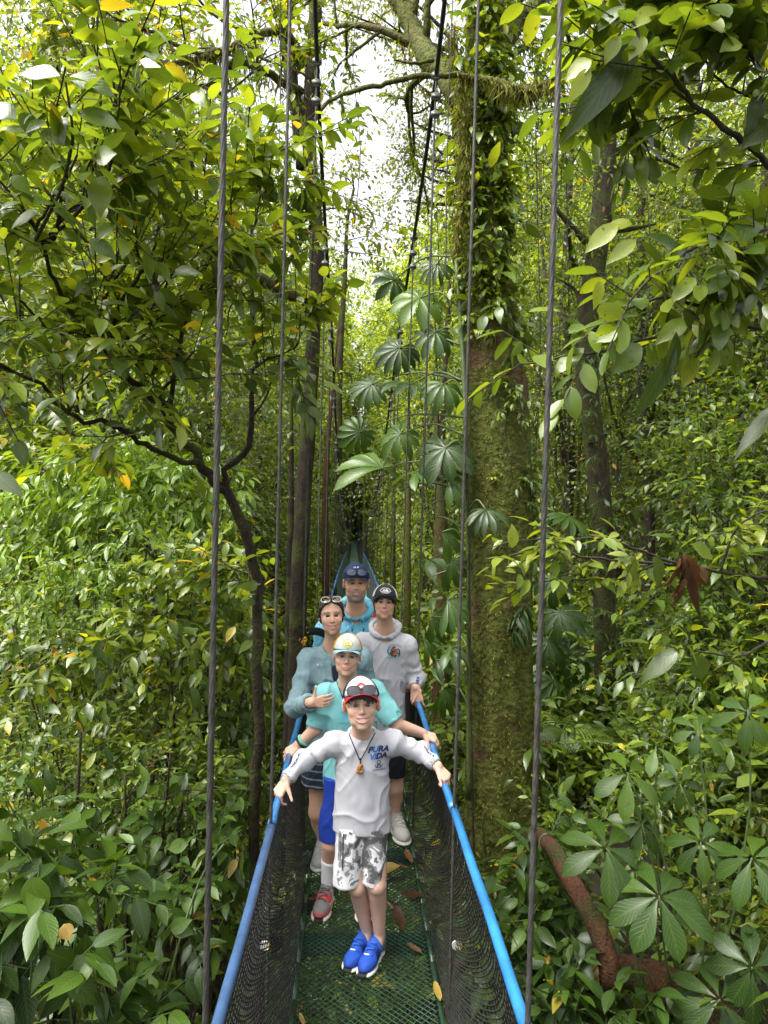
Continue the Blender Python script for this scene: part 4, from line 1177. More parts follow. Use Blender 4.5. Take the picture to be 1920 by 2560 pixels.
# (7) bright glossy shrub, leaf colour lightened to make up for the shade over it
bush("bright_shrub", "shrub with bright shiny drooping light-green leaves, midway up the thicket", "shrub", None,
     [(120, 1230, 8, .4), (250, 1180, 7.8, .4), (380, 1250, 7.6, .4), (180, 1340, 7.8, .45), (320, 1330, 7.4, .4), (450, 1230, 7.8, .35), (90, 1450, 7.6, .45), (240, 1470, 7.4, .4), (60, 1330, 8, .45), (540, 1270, 8, .3), (100, 1600, 7.6, .4), (330, 1200, 7.9, .35), (20, 1520, 7.8, .4)],
     B_dark, leaf_mat("shiny_leaf", [(0.0, (0.10, 0.19, 0.016)), (0.6, (0.20, 0.33, 0.03)), (1.0, (0.30, 0.42, 0.05))], 0.35, 0.22, 0.7, veins=0.2), 0.18, 0.30, (0.1, 0.9), 44, T6L, 0.95, 7, 0.34, 0.0)
bush("yellowing_shrub", "shrub with broad dull leaves, some turned yellow and orange, below the shiny shrub", "shrub", None,
     [(480, 1480, 6, .4), (560, 1420, 6, .35), (420, 1560, 5.8, .4), (300, 1600, 5.8, .4), (520, 1620, 5.8, .4), (200, 1700, 5.7, .4), (350, 1740, 5.6, .4), (90, 1760, 5.6, .4), (480, 1760, 5.8, .35), (600, 1560, 6.2, .3), (610, 1720, 6.2, .3), (20, 1680, 5.8, .4), (560, 1900, 6, .3)],
     B_dark, L_near, 0.155, 0.40, (0.2, 0.85), 30, T6, 0.6, 6, 0.34, 0.03)
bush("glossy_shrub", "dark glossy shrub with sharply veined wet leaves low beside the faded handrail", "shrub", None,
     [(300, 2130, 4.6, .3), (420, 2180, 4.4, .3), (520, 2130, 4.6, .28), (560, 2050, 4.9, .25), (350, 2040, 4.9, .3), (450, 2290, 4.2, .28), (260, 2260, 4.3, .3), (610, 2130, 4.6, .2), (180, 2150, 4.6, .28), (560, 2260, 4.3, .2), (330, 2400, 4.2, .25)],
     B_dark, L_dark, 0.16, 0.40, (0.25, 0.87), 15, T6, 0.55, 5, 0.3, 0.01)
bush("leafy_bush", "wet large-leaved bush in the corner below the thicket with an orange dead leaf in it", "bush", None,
     [(60, 2200, 3.3, .25), (160, 2320, 3.2, .25), (40, 2400, 3.1, .25), (200, 2450, 3.1, .22), (120, 2540, 3.0, .25), (320, 2560, 3.2, .2), (0, 2290, 3.2, .2), (240, 2230, 3.5, .2), (20, 2090, 3.4, .2)],
     B_dark, L_dark, 0.20, 0.40, (0.15, 0.85), 8, T6, 0.6, 5, 0.28, 0.0)
mb = MB()
hero_leaves(mb, [(75, 2190, 108, 2295, 62, 3.0, .82, (1, .5, 0)), (150, 2395, 170, 2470, 60, 3.0, .5, (1, .4, 0)), (215, 2335, 205, 2450, 48, 3.0, .35, (1, .4, .4)), (320, 2410, 312, 2470, 40, 3.2, .4, (1, .5, 0)), (340, 2435, 390, 2410, 40, 3.2, .6, (1, .6, 0)),
                 (565, 2110, 632, 2150, 45, 3.6, .55, (1, .6, 0)), (470, 2110, 415, 2120, 32, 3.6, .7, (1, .6, 0)), (530, 2160, 600, 2200, 42, 3.6, .4, (1, .6, 0)), (425, 2325, 475, 2300, 34, 3.4, .7, (1, .6, 0)), (430, 2320, 480, 2335, 30, 3.4, .6, (1, .6, 0))])
tb = MB()
tube(tb, pxpath([(60, 2620, 3.1), (80, 2400, 3.05), (75, 2190, 3.0)], 12), 0.006, 6); tube(tb, pxpath([(190, 2640, 3.1), (175, 2480, 3.05), (190, 2340, 3.0)], 12), 0.006, 6)
tube(tb, pxpath([(380, 2660, 3.5), (430, 2420, 3.4), (500, 2200, 3.6), (560, 2110, 3.6)], 16), 0.006, 6)
finish("broad_leaf_sapling", "sapling with a pale upright leaf standing out of the wet corner bush", "sapling", tuple(P(75, 2640, 3.1)), tb, mb, None, B_green, L_dark, trunk="stem", crown="foliage")
mb = MB(); hero_leaves(mb, [(160, 2310, 172, 2350, 34, 2.95, .95, (1, .2, 0.3))])
tag(mb.build("dead_leaf", L_brown), "orange-brown dead leaf caught in the wet bush at the corner", "dead leaf")

# low shrubs hiding the slope: three kinds, copied
low = []
CLEAR = False
kinds = [("dark low shrub with small wet leaves on the shaded slope", L_mid, 0.11, 0.45, (0.02, 0.55), T3, 0.3), ("mid green low shrub with pointed leaves on the shaded slope", L_mid, 0.15, 0.36, (0.15, 0.7), T3L, 0.6), ("light green low shrub with broad leaves on the shaded slope", L_mid, 0.17, 0.5, (0.3, 0.8), T3, 0.45)]
for kx, (lab, mt_, L, asp, tint, tm, dr) in enumerate(kinds):
    mb, sb, tb = MB(), MB(), MB()
    lob = crown_lobes(18, (0, 0, 1.35), (0.9, 0.9, 1.2))
    for q in lob:
        tube(tb, smooth_path([np.zeros(3), q * 0.5 + 0.1 * rng.normal(size=3), q], 8), np.linspace(0.016, 0.005, 8), 5, rough=0.1)
        n = 26
        o = nrm(rnd(n)); p = q + o * (rng.random((n, 1)) ** 0.4) * 0.42
        twigs(mb, sb, p, o + np.array([0, 0, .3]) + .4 * rnd(n), 0.35, 6, L, asp, tint, 0.015, dr, 1.0, tm, 0.2, 0.85, 0.003, shift=0.3 * (rng.random(n) - 0.5))
    root = thing("low_shrub", lab, "shrub", (0, 0, 0), "low shrubs on the slope, kind " + ("dark", "pointed", "light")[kx])
    tb.build("stems", B_dark, root); mb.merge(sb, 1).build("foliage", [mt_, B_twig], root)
    low.append(root)
CLEAR = True
lspots = []
for px, d in [(-60, 5.5), (120, 6.5), (260, 7.5), (400, 7), (520, 7.5), (620, 6.8), (30, 8.5), (330, 9.5), (580, 10), (690, 10.5), (180, 10.5), (460, 12), (650, 14), (80, 12.5), (-100, 8), (700, 18),
              (1960, 6.4), (2060, 5.5), (1800, 9), (1850, 8.2), (1420, 11.5), (1580, 10.8), (1650, 10.8), (1800, 11), (1990, 8), (1200, 12), (1130, 9.5), (1060, 13), (1010, 16), (1330, 12.5), (1900, 13), (1420, 15), (1140, 16)]:
    lspots.append((px, d))
first = [True] * 3
for q, (px, d) in enumerate(lspots):
    kx = q % 3
    x = wx(px, d)
    s = 0.8 + 0.5 * random.random() - (0.1 if px < 740 and d < 9 else 0)
    if abs(x - 0.1) < 0.75 + 1.35 * s: x = 0.1 + math.copysign(0.75 + 1.35 * s, x - 0.1)
    loc = (x, d, float(gz(x, d)))
    if first[kx]: first[kx] = False; low[kx].location = loc; low[kx].scale = (s,) * 3
    else: copy_tree(low[kx], loc, random.random() * 6.28, s)

# (8) overhanging branches in the upper corner
tb = MB(); tw = []
b1 = limb(tb, tw, [(1990, 470, 3.2), (1900, 390, 3.15), (1820, 321, 3.1), (1742, 264, 3.05), (1693, 207, 3.0), (1657, 171, 2.95), (1604, 110, 2.9), (1570, 30, 2.9)], 0.016, 0.006, 26, 14, sub=3, subL=0.4)
b2 = limb(tb, tw, [(2000, 745, 3.4), (1917, 755, 3.3), (1738, 761, 3.2), (1669, 745, 3.15), (1600, 760, 3.1), (1530, 790, 3.1)], 0.012, 0.005, 22, 9, sub=1, subL=0.3)
b5 = limb(tb, tw, [(2010, 540, 3.3), (1870, 590, 3.2), (1740, 620, 3.1), (1630, 690, 3.05), (1570, 760, 3.0)], 0.010, 0.004, 20, 11, sub=1, subL=0.3)
b6 = limb(tb, tw, [(2010, 260, 3.3), (1900, 250, 3.2), (1800, 200, 3.1), (1740, 110, 3.0)], 0.009, 0.004, 18, 10, sub=1, subL=0.3)
b3 = limb(tb, tw, [(2000, 835, 3.5), (1917, 826, 3.4), (1795, 810, 3.3), (1657, 838, 3.2), (1514, 875, 3.1), (1430, 890, 3.1), (1300, 910, 3.2)], 0.011, 0.004, 26, 7, sub=0, subL=0.3)
b4 = limb(tb, tw, [(2000, 150, 3.2), (1850, 60, 3.2), (1720, 20, 3.1), (1620, -30, 3.1)], 0.012, 0.006, 20, 14, sub=3, subL=0.4)
mb, sb = leaf_up(tw, 5, 0.15, 0.46, (0.25, 0.82), 0.0, 0.5, T6R, 0.26, 0.15)
hl = [(1600, 100, 1420, 330, 70, 3.0, .05, (1, .3, .3)), (1480, 150, 1412, 192, 48, 2.9, .84, (1, .5, 0)), (1475, 170, 1428, 248, 34, 2.9, .82, (1, .3, .4)), (1590, 35, 1518, 45, 40, 2.9, .7, (1, .6, 0)), (1640, 20, 1580, 60, 44, 2.9, .8, (1, .4, 0)),
      (1610, 90, 1575, 140, 40, 2.9, .78, (1, .4, 0)), (1548, 90, 1512, 155, 34, 2.9, .75, (1, .4, 0)), (1800, 20, 1745, 60, 36, 2.8, .86, (1, .4, 0)), (1740, 85, 1700, 150, 30, 2.9, .8, (1, .4, .3)), (1850, 105, 1805, 120, 44, 2.8, .75, (1, .4, 0)),
      (1640, 160, 1545, 215, 60, 3.1, .2, (.3, 1, 0)), (1760, 150, 1700, 210, 70, 3.1, .15, (.3, 1, 0)), (1720, 30, 1610, 110, 62, 3.1, .1, (1, .2, .2)), (1760, -20, 1690, 90, 70, 3.1, .15, (1, .2, .2)), (1830, 10, 1770, 110, 60, 3.0, .2, (1, .2, .3)), (1880, 40, 1900, 150, 60, 3.0, .1, (1, .2, -.3)),
      (1545, 560, 1465, 620, 44, 3.1, .84, (1, .5, 0)), (1580, 560, 1515, 560, 34, 3.1, .84, (1, .5, 0)), (1590, 600, 1520, 650, 36, 3.1, .8, (1, .4, 0)), (1620, 590, 1755, 640, 62, 3.2, .3, (.7, .5, .3)), (1700, 460, 1650, 440, 44, 3.1, .7, (1, .5, 0)),
      (1500, 700, 1492, 770, 30, 3.0, .86, (1, .4, .4)), (1600, 790, 1440, 800, 40, 3.1, .6, (.5, 1, 0)), (1920, 640, 1760, 870, 62, 3.0, .12, (.5, .8, .4)), (1690, 870, 1600, 1045, 44, 3.0, .1, (1, .3, .3)), (1690, 830, 1680, 960, 40, 3.0, .15, (1, .2, .5)), (1960, 1000, 1830, 1130, 40, 3.0, .12, (.5, .8, 0)),
      (1540, 820, 1490, 850, 52, 3.0, .65, (1, .6, 0)), (1600, 860, 1530, 930, 60, 3.1, .45, (1, .4, 0)), (1460, 870, 1380, 930, 42, 3.1, .55, (.7, .7, 0)), (1720, 800, 1640, 850, 46, 3.1, .6, (.9, .6, 0)), (1800, 700, 1760, 780, 48, 3.1, .5, (1, .3, 0)), (1900, 560, 1810, 590, 60, 3.0, .3, (1, .4, 0)), (1890, 460, 1800, 480, 50, 3.0, .5, (1, .5, 0)), (1930, 300, 1860, 360, 60, 3.0, .2, (1, .4, 0)), (1900, 230, 1880, 330, 50, 3.0, .25, (1, .2, .4))]
hero_leaves(mb, hl)
finish("overhanging_branch", "leafy bough with huge dark and bright backlit leaves overhanging the upper corner", "branch", tuple(b1[0]), tb, mb, sb, B_twig, L_near, trunk="bough", crown="foliage")

# (9) level branch with fresh leaves in front of the trunks
tb = MB(); tw = []
c1 = limb(tb, tw, [(2000, 1470, 4.3), (1930, 1450, 4.2), (1800, 1430, 4.15), (1700, 1412, 4.1), (1600, 1405, 4.05), (1480, 1395, 4.0), (1380, 1378, 4.0), (1290, 1385, 4.0), (1210, 1400, 4.0)], 0.013, 0.004, 34, 15, sub=0, t0=0.2, upb=0.1)
c2 = limb(tb, tw, [(1700, 1412, 4.1), (1600, 1375, 4.0), (1520, 1350, 3.95), (1420, 1345, 3.9), (1300, 1350, 3.9), (1215, 1372, 3.9)], 0.008, 0.003, 28, 14, t0=0.1, upb=0.1)
c3 = limb(tb, tw, [(1640, 1410, 4.05), (1540, 1450, 4.0), (1450, 1450, 3.95), (1330, 1455, 3.9), (1260, 1470, 3.9)], 0.006, 0.003, 24, 9, t0=0.2, upb=0.0)
c4 = limb(tb, tw, [(1800, 1430, 4.15), (1830, 1340, 4.1), (1880, 1290, 4.0), (1950, 1270, 4.0)], 0.008, 0.004, 16, 10)
limb(tb, tw, [(1930, 1600, 4.2), (1850, 1640, 4.1), (1760, 1630, 4.0), (1700, 1620, 3.95)], 0.009, 0.004, 16, 2)
tw = [(p_, nrm(d_ * np.array([1, 1, 0.45]))) for p_, d_ in tw]
mb, sb = leaf_up(tw, 4, 0.125, 0.44, (0.55, 0.87), 0.0, 0.25, T6, 0.2, 0.15)
hero_leaves(mb, [(1700, 1620, 1600, 1700, 44, 3.9, .3, (.6, .8, 0)), (1740, 1640, 1760, 1700, 50, 4.0, .35, (1, .5, 0)), (1640, 1390, 1655, 1470, 36, 3.95, .25, (1, .3, .4)), (1580, 1395, 1585, 1460, 30, 3.95, .6, (1, .3, .4)), (1730, 1360, 1790, 1395, 36, 3.95, .7, (1, .6, 0)), (1280, 1370, 1285, 1310, 30, 3.85, .8, (1, .4, .4))])
finish("level_branch", "long level bough of fresh light green leaves crossing in front of both tall trunks", "branch", tuple(c1[0]), tb, mb, sb, B_twig, L_near, trunk="bough", crown="foliage")
mb = MB()
for bx, by, tx, ty, w_, tn, sx_, cu in ((1700, 1385, 1722, 1500, .10, .12, .9, .35), (1712, 1382, 1748, 1470, .09, .45, -.5, .5), (1695, 1395, 1690, 1465, .08, .3, 1.4, .45), (1722, 1400, 1735, 1530, .06, .05, -.9, .3), (1745, 1420, 1775, 1450, .05, .5, .3, .6), (1705, 1440, 1700, 1490, .07, .65, 1.0, .5)):
    leaves(mb, P(bx, by, 3.97)[None], (P(tx, ty, 3.93) - P(bx, by, 3.97))[None], (-F0 + sx_ * CR)[None], [np.linalg.norm(P(tx, ty, 3.93) - P(bx, by, 3.97)) * 1.2], [w_], [tn], T6, cu, .6, .16)
tag(mb.build("dead_leaf", L_brown), "big curled brown dead leaf hanging from the level bough", "dead leaf")

# (10) umbrella-leaved plant in the lower corner
tb, mb = MB(), MB()
um = [(1568, 1932, 108, 4.2, .8, 5, 1.0), (1640, 1865, 80, 4.3, .8, 4, 1.0), (1515, 2120, 125, 4.0, .42, 7, .7), (1605, 2060, 75, 4.3, .4, 7, .6), (1752, 2105, 90, 4.1, .4, 7, .6), (1648, 2240, 148, 3.8, .42, 8, .5), (1880, 2145, 115, 3.9, .42, 7, .5), (1745, 1825, 70, 4.4, .5, 6, .8), (1870, 1780, 90, 4.3, .6, 6, .8), (1588, 2170, 70, 4.0, .4, 5, .6), (1880, 2420, 120, 3.7, .15, 7, .5), (1800, 2500, 110, 3.7, .25, 8, .4), (1700, 1960, 60, 4.5, .4, 7, .6)]
foot = P(1720, 2760, 4.3)
for px, py, r, d, tint, nl_, flat in um:
    c = P(px, py, d); L = r * d / FOC
    tube(tb, smooth_path([foot + 0.08 * rng.normal(size=3), foot * 0.4 + c * 0.6 + 0.08 * rng.normal(size=3) + [0, 0, .08], c], 12), np.linspace(0.012, 0.005, 12), 6)
    ax = nrm(np.array([0, 0, 0.75]) - F0 * (0.75 * (1.2 - flat) + 0.25) + 0.15 * rng.normal(size=3))
    e1 = nrm(np.cross(ax, F0 + 0.01)); e2 = np.cross(ax, e1)
    a0 = random.random() * 6
    for q in range(nl_):
        an = a0 + q * 2 * np.pi / nl_ + 0.15 * rng.normal()
        D = nrm(math.cos(an) * e1 + math.sin(an) * e2 - 0.15 * ax + np.array([0, 0, -0.15]))
        leaves(mb, (c + D * 0.02)[None], D[None], ax[None], [L * (0.85 + 0.3 * random.random())], [L * 0.38], [np.clip(tint + 0.12 * rng.normal(), 0, .86)], T6O, 0.28, 0.25, 0.03)
finish("umbrella_plant", "tall plant with large umbrella-like whorls of long wet leaflets in the lower corner", "plant", tuple(foot), tb, mb, None, B_green, L_dark, trunk="stems", crown="foliage")

# (11) climbing plant with big split leaves between the cables and the huge trunk
def fan_leaf(mb, c, ax, fwd, r, tint, nf=11, arc=2.5, droop=0.35):
    """rounded leaf cut into fingers; ax normal of the blade, fwd direction of its tip"""
    ax = nrm(ax); fwd = nrm(fwd - ax * (fwd @ ax)); sd_ = np.cross(ax, fwd)
    an = np.linspace(-arc, arc, nf)
    for a_ in an:
        D = math.cos(a_) * fwd + math.sin(a_) * sd_
        L = r * (1.0 - 0.28 * abs(a_) / arc) * (0.92 + 0.16 * random.random())
        leaves(mb, (c - ax * 0.004 * random.random())[None], D[None], ax[None], [L], [L * 2 * arc / nf * 1.02], [np.clip(tint + 0.05 * rng.normal(), 0, .87)], T6F, droop * (0.7 + 0.6 * random.random()), 0.5, 0.0)
def split_leaf_plant(name, label, stem, items, leafm, cat="climbing plant"):
    tb, mb = MB(), MB()
    sp_ = pxpath(stem, 30); tube(tb, sp_, 0.022, 8, rough=0.1)
    for px, py, d, r, tint, tx, ty in items:
        c = P(px, py, d)
        i = int(np.argmin(np.linalg.norm(sp_ - (c + [0, 0, -0.1]), axis=1)))
        tube(tb, smooth_path([sp_[i], (sp_[i] + c) / 2 + np.array([0, 0, 0.10]), c], 10), np.linspace(0.012, 0.006, 10), 6)
        fwd = CR * tx - CU * ty - F0 * 0.25
        ax = -F0 * 0.6 + np.array([0, 0, 0.75]) + 0.3 * rng.normal(size=3)
        fan_leaf(mb, c, ax, fwd, 1.12 * r * d / FOC, tint, nf=random.choice((9, 11, 13)), arc=2.0 + .6 * random.random(), droop=.25 + .35 * random.random())
    root = thing(name, label, cat, sp_[0])
    tb.build("stems", B_green, root, sp_[0]); mb.build("foliage", leafm, root, sp_[0])
items = [(1050, 745, 6.6, 90, .78, -.5, .8), (985, 700, 7, 60, .3, -.5, .6), (1095, 660, 6.8, 60, .35, -.4, .6), (1000, 870, 6.8, 75, .15, -.5, .8), (1090, 830, 6.5, 70, .35, -.4, .8), (930, 960, 7, 70, .3, -.8, .4), (1030, 960, 6.6, 85, .1, -.6, .6), (1110, 960, 6.4, 75, .5, -.3, 1),
         (1115, 1120, 6.3, 95, .12, -.4, .7), (1000, 1085, 6.6, 70, .6, -.7, .5), (955, 1170, 6.7, 110, .72, -1, .35), (1040, 1180, 6.5, 90, .55, -.8, .5), (985, 1230, 6.8, 85, .6, -.9, .5), (1060, 1270, 6.4, 95, .1, -.2, .9), (1040, 1310, 7.0, 90, .55, -.8, .6), (1105, 1330, 6.3, 80, .45, -.3, .9),
         (1070, 1400, 7.4, 90, .5, -.6, .8), (1080, 1440, 6.4, 80, .15, -.4, .7), (1080, 1540, 7.4, 75, .5, -.6, .8), (1120, 1500, 6.3, 85, .55, -.2, 1), (1060, 1600, 7.8, 70, .6, -.6, .8), (1130, 1620, 6.4, 70, .4, -.2, 1), (1090, 1650, 6.6, 60, .2, -.6, .6), (1110, 1720, 6.6, 80, .5, -.7, .6), (1120, 1200, 6.3, 70, .5, 0, 1), (900, 1080, 7.2, 60, .5, -.8, .5), (1215, 1275, 6.1, 70, .12, 0.1, .6), (1130, 1400, 6.3, 70, .2, -.3, .9)]
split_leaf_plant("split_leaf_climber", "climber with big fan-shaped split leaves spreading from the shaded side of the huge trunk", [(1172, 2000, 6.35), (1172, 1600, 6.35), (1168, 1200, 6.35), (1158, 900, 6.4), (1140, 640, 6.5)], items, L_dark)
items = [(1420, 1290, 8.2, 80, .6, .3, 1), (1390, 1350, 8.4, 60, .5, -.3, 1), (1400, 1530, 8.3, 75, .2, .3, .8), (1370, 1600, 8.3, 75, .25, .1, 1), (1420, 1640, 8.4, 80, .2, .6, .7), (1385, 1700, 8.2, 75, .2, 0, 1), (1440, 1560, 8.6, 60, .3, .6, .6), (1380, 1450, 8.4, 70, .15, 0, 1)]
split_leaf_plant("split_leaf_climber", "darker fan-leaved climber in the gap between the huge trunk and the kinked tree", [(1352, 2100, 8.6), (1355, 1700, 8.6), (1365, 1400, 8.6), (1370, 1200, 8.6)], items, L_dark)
# (12) small palm
tb, mb = MB(), MB()
pc = P(1405, 1830, 7.4)
for q in range(9):
    an = q * 0.75 + 0.3
    D = nrm(math.cos(an) * R0 + math.sin(an) * F0 * 0.8 + np.array([0, 0, 0.35 + 0.3 * random.random()]))
    L = 0.55 + 0.15 * random.random()
    s = np.linspace(0, 1, 14)
    rach = pc + D * (s * L)[:, None] + np.array([0, 0, -1.0]) * (0.45 * L * s ** 2)[:, None]
    tube(tb, rach, np.linspace(0.007, 0.002, 14), 5)
    t = nrm(np.gradient(rach, axis=0)); sd_ = nrm(np.cross(t, [0, 0, 1.0])); nn = np.cross(sd_, t)
    for sg in (-1, 1):
        rr = rach[2:]; f_ = (0.45 + 0.55 * np.sin(np.pi * s[2:]))
        leaves(mb, rr, t[2:] * 0.75 + sg * sd_[2:] * 0.75 + np.array([0, 0, -0.25]), nn[2:], 0.26 * f_, 0.030, np.full(12, 0.7 if q in (2, 7) else 0.45), T6L, 0.35, 0.3)
pb = np.array([pc[0], pc[1], float(gz(pc[0], pc[1]))])
tube(tb, smooth_path([pb, (pb + pc) / 2, pc], 10), 0.03, 8, rough=0.1)
finish("palm", "small palm with pleated feathery fronds low behind the hanger cable", "palm", tuple(pb), tb, mb, None, B_green, L_near, trunk="stem", crown="foliage")
# (13) reddish roots and fallen log
tb = MB(); tube(tb, pxpath([(1300, 2090, 6.2), (1340, 2085, 5.4), (1385, 2125, 4.7), (1420, 2190, 4.4), (1455, 2250, 4.25), (1495, 2320, 4.1), (1515, 2380, 4.05), (1530, 2470, 4.05)], 24), np.linspace(.04, .062, 24), 12, rough=0.09)
tag(tb.build("root", B_red, None, P(1455, 2250, 4.25), loc=P(1455, 2250, 4.25)), "bare reddish root slanting down behind the umbrella-leaved plant", "root")
tb = MB(); tube(tb, pxpath([(1400, 2500, 4.5), (1470, 2450, 4.4), (1560, 2432, 4.25), (1640, 2450, 4.1), (1720, 2495, 4.0), (1800, 2560, 3.95), (1900, 2690, 3.9)], 40), np.linspace(.08, .125, 40), 16, rough=0.07)
tag(tb.build("log", B_red, None, P(1640, 2450, 4.6), loc=P(1640, 2450, 4.6)), "thick reddish fallen log lying among wet leaves in the lower corner", "log")
bush("glossy_shrub", "low dark shrub with drooping wet leaves beside the bright blue handrail and log", "shrub", None,
     [(1320, 2330, 4.6, .25), (1380, 2450, 4.3, .2), (1340, 2500, 4.1, .22), (1290, 2430, 4.3, .2), (1370, 2280, 4.8, .2), (1450, 2540, 4.0, .2), (1560, 2540, 4.0, .2), (1400, 2140, 5.2, .22), (1350, 2200, 5.1, .2), (1290, 2540, 4.1, .2)],
     B_dark, L_dark, 0.16, 0.42, (0.1, 0.75), 22, T6, 0.6, 5, 0.26, 0.012)
bush("pale_shrub", "airy shrub with thin branches and small grey-green leaves behind the level bough", "shrub", None,
     [(1790, 1250, 6.5, .45), (1820, 1180, 6.5, .5), (1900, 1350, 6.2, .45), (1830, 1560, 6.2, .4), (1800, 1480, 6.6, .4), (1880, 1600, 6, .45), (1780, 1080, 7, .45), (1860, 1030, 6.8, .5), (1810, 1720, 6, .4), (1790, 1660, 6.4, .35), (1900, 1760, 5.8, .4), (1950, 1150, 6.5, .5)],
     B_dark, L_mid, 0.10, 0.45, (0.1, 0.72), 60, T3, 0.3, 6, 0.34, 0.01)

bush("fine_leaved_bush", "bush with tiny light leaves and wiry stems threaded through the thicket over the handrail", "bush", None,
     [(150, 1880, 5.2, .4), (320, 1900, 5.2, .35), (480, 1960, 5.0, .3), (60, 1960, 5, .35), (240, 2010, 5, .3), (600, 1980, 5.4, .22), (400, 1850, 5.4, .35), (30, 1560, 5.5, .4), (160, 1500, 5.8, .3), (420, 1400, 6, .3)],
     B_dark, L_near, 0.075, 0.45, (0.3, 0.87), 44, T3, 0.3, 7, 0.3, 0.01)
bush("fine_leaved_bush", "bush with tiny leaves mixed among the umbrella-leaved plant along the dark bank", "bush", None,
     [(1680, 1900, 5.6, .3), (1640, 1990, 5.4, .3), (1750, 2000, 5.2, .35), (1880, 1950, 5.2, .35), (1820, 2280, 4.6, .3), (1400, 2090, 5.6, .2), (1880, 2330, 4.5, .25)],
     B_dark, L_near, 0.085, 0.42, (0.2, 0.8), 40, T3, 0.35, 7, 0.3, 0.01)
# ================================================================== people: smooth bodies from distance fields
class Field:
    def __init__(s, lo, hi, h):
        s.h = h; s.lo = np.asarray(lo, float) - 2 * h
        n = np.ceil((np.asarray(hi, float) + 2 * h - s.lo) / h).astype(int) + 1
        s.n = n; s.f = np.full(n, 0.5, np.float32)
    def box(s, lo, hi):
        a = np.clip(np.floor((np.asarray(lo) - s.lo) / s.h).astype(int), 0, s.n); b = np.clip(np.ceil((np.asarray(hi) - s.lo) / s.h).astype(int) + 1, 0, s.n)
        sl = tuple(slice(int(x), int(y)) for x, y in zip(a, b))
        g = [(s.lo[i] + s.h * np.arange(a[i], b[i])).astype(np.float32) for i in range(3)]
        return sl, g[0][:, None, None], g[1][None, :, None], g[2][None, None, :]
    def add(s, fn, lo, hi, k=0.01):
        m_ = max(k, 3 * s.h)
        sl, X, Y, Z = s.box(np.asarray(lo) - m_, np.asarray(hi) + m_)
        if 0 in s.f[sl].shape: return
        f = s.f[sl]; d = fn(X, Y, Z).astype(np.float32)
        hh = np.clip(0.5 + 0.5 * (f - d) / k, 0, 1)
        s.f[sl] = f * (1 - hh) + d * hh - k * hh * (1 - hh)
    def cut(s, fn, lo, hi, k=0.004):
        sl, X, Y, Z = s.box(np.asarray(lo) - k, np.asarray(hi) + k)
        if 0 in s.f[sl].shape: return
        f = s.f[sl]; d = -fn(X, Y, Z).astype(np.float32)
        hh = np.clip(0.5 - 0.5 * (f - d) / k, 0, 1)
        s.f[sl] = f * (1 - hh) + d * hh + k * hh * (1 - hh)
    # primitives
    def cap(s, a, b, ra, rb, k=0.012):
        a, b = np.asarray(a, float), np.asarray(b, float)
        s.add(cap_fn(a, b, ra, rb), np.minimum(a - ra, b - rb), np.maximum(a + ra, b + rb), k)
    def chain(s, pts, rad, k=0.012):
        for i in range(len(pts) - 1): s.cap(pts[i], pts[i + 1], rad[i], rad[i + 1], k)
    def ell(s, c, r, M=None, k=0.012, sub=False):
        c = np.asarray(c, float); r = np.asarray(r, float)
        M = np.eye(3) if M is None else M
        e = np.abs(M.T) @ r if False else np.full(3, r.max())
        (s.cut if sub else s.add)(ell_fn(c, r, M), c - e, c + e, k)
    def mesh(s):
        return surface_nets(s.f, s.lo, s.h)

def cap_fn(a, b, ra, rb):
    ab = b - a; L2 = max(float(ab @ ab), 1e-9)
    def fn(X, Y, Z):
        t = np.clip(((X - a[0]) * ab[0] + (Y - a[1]) * ab[1] + (Z - a[2]) * ab[2]) / L2, 0, 1)
        return np.sqrt((X - a[0] - t * ab[0]) ** 2 + (Y - a[1] - t * ab[1]) ** 2 + (Z - a[2] - t * ab[2]) ** 2) - (ra + (rb - ra) * t)
    return fn
def ell_fn(c, r, M):
    """ellipsoid; rows of M are its axes"""
    def fn(X, Y, Z):
        x, y, z = X - c[0], Y - c[1], Z - c[2]
        q = [(M[i][0] * x + M[i][1] * y + M[i][2] * z) for i in range(3)]
        k0 = np.sqrt(sum((q[i] / r[i]) ** 2 for i in range(3)))
        k1 = np.sqrt(sum((q[i] / r[i] ** 2) ** 2 for i in range(3)))
        return k0 * (k0 - 1) / np.maximum(k1, 1e-6)
    return fn

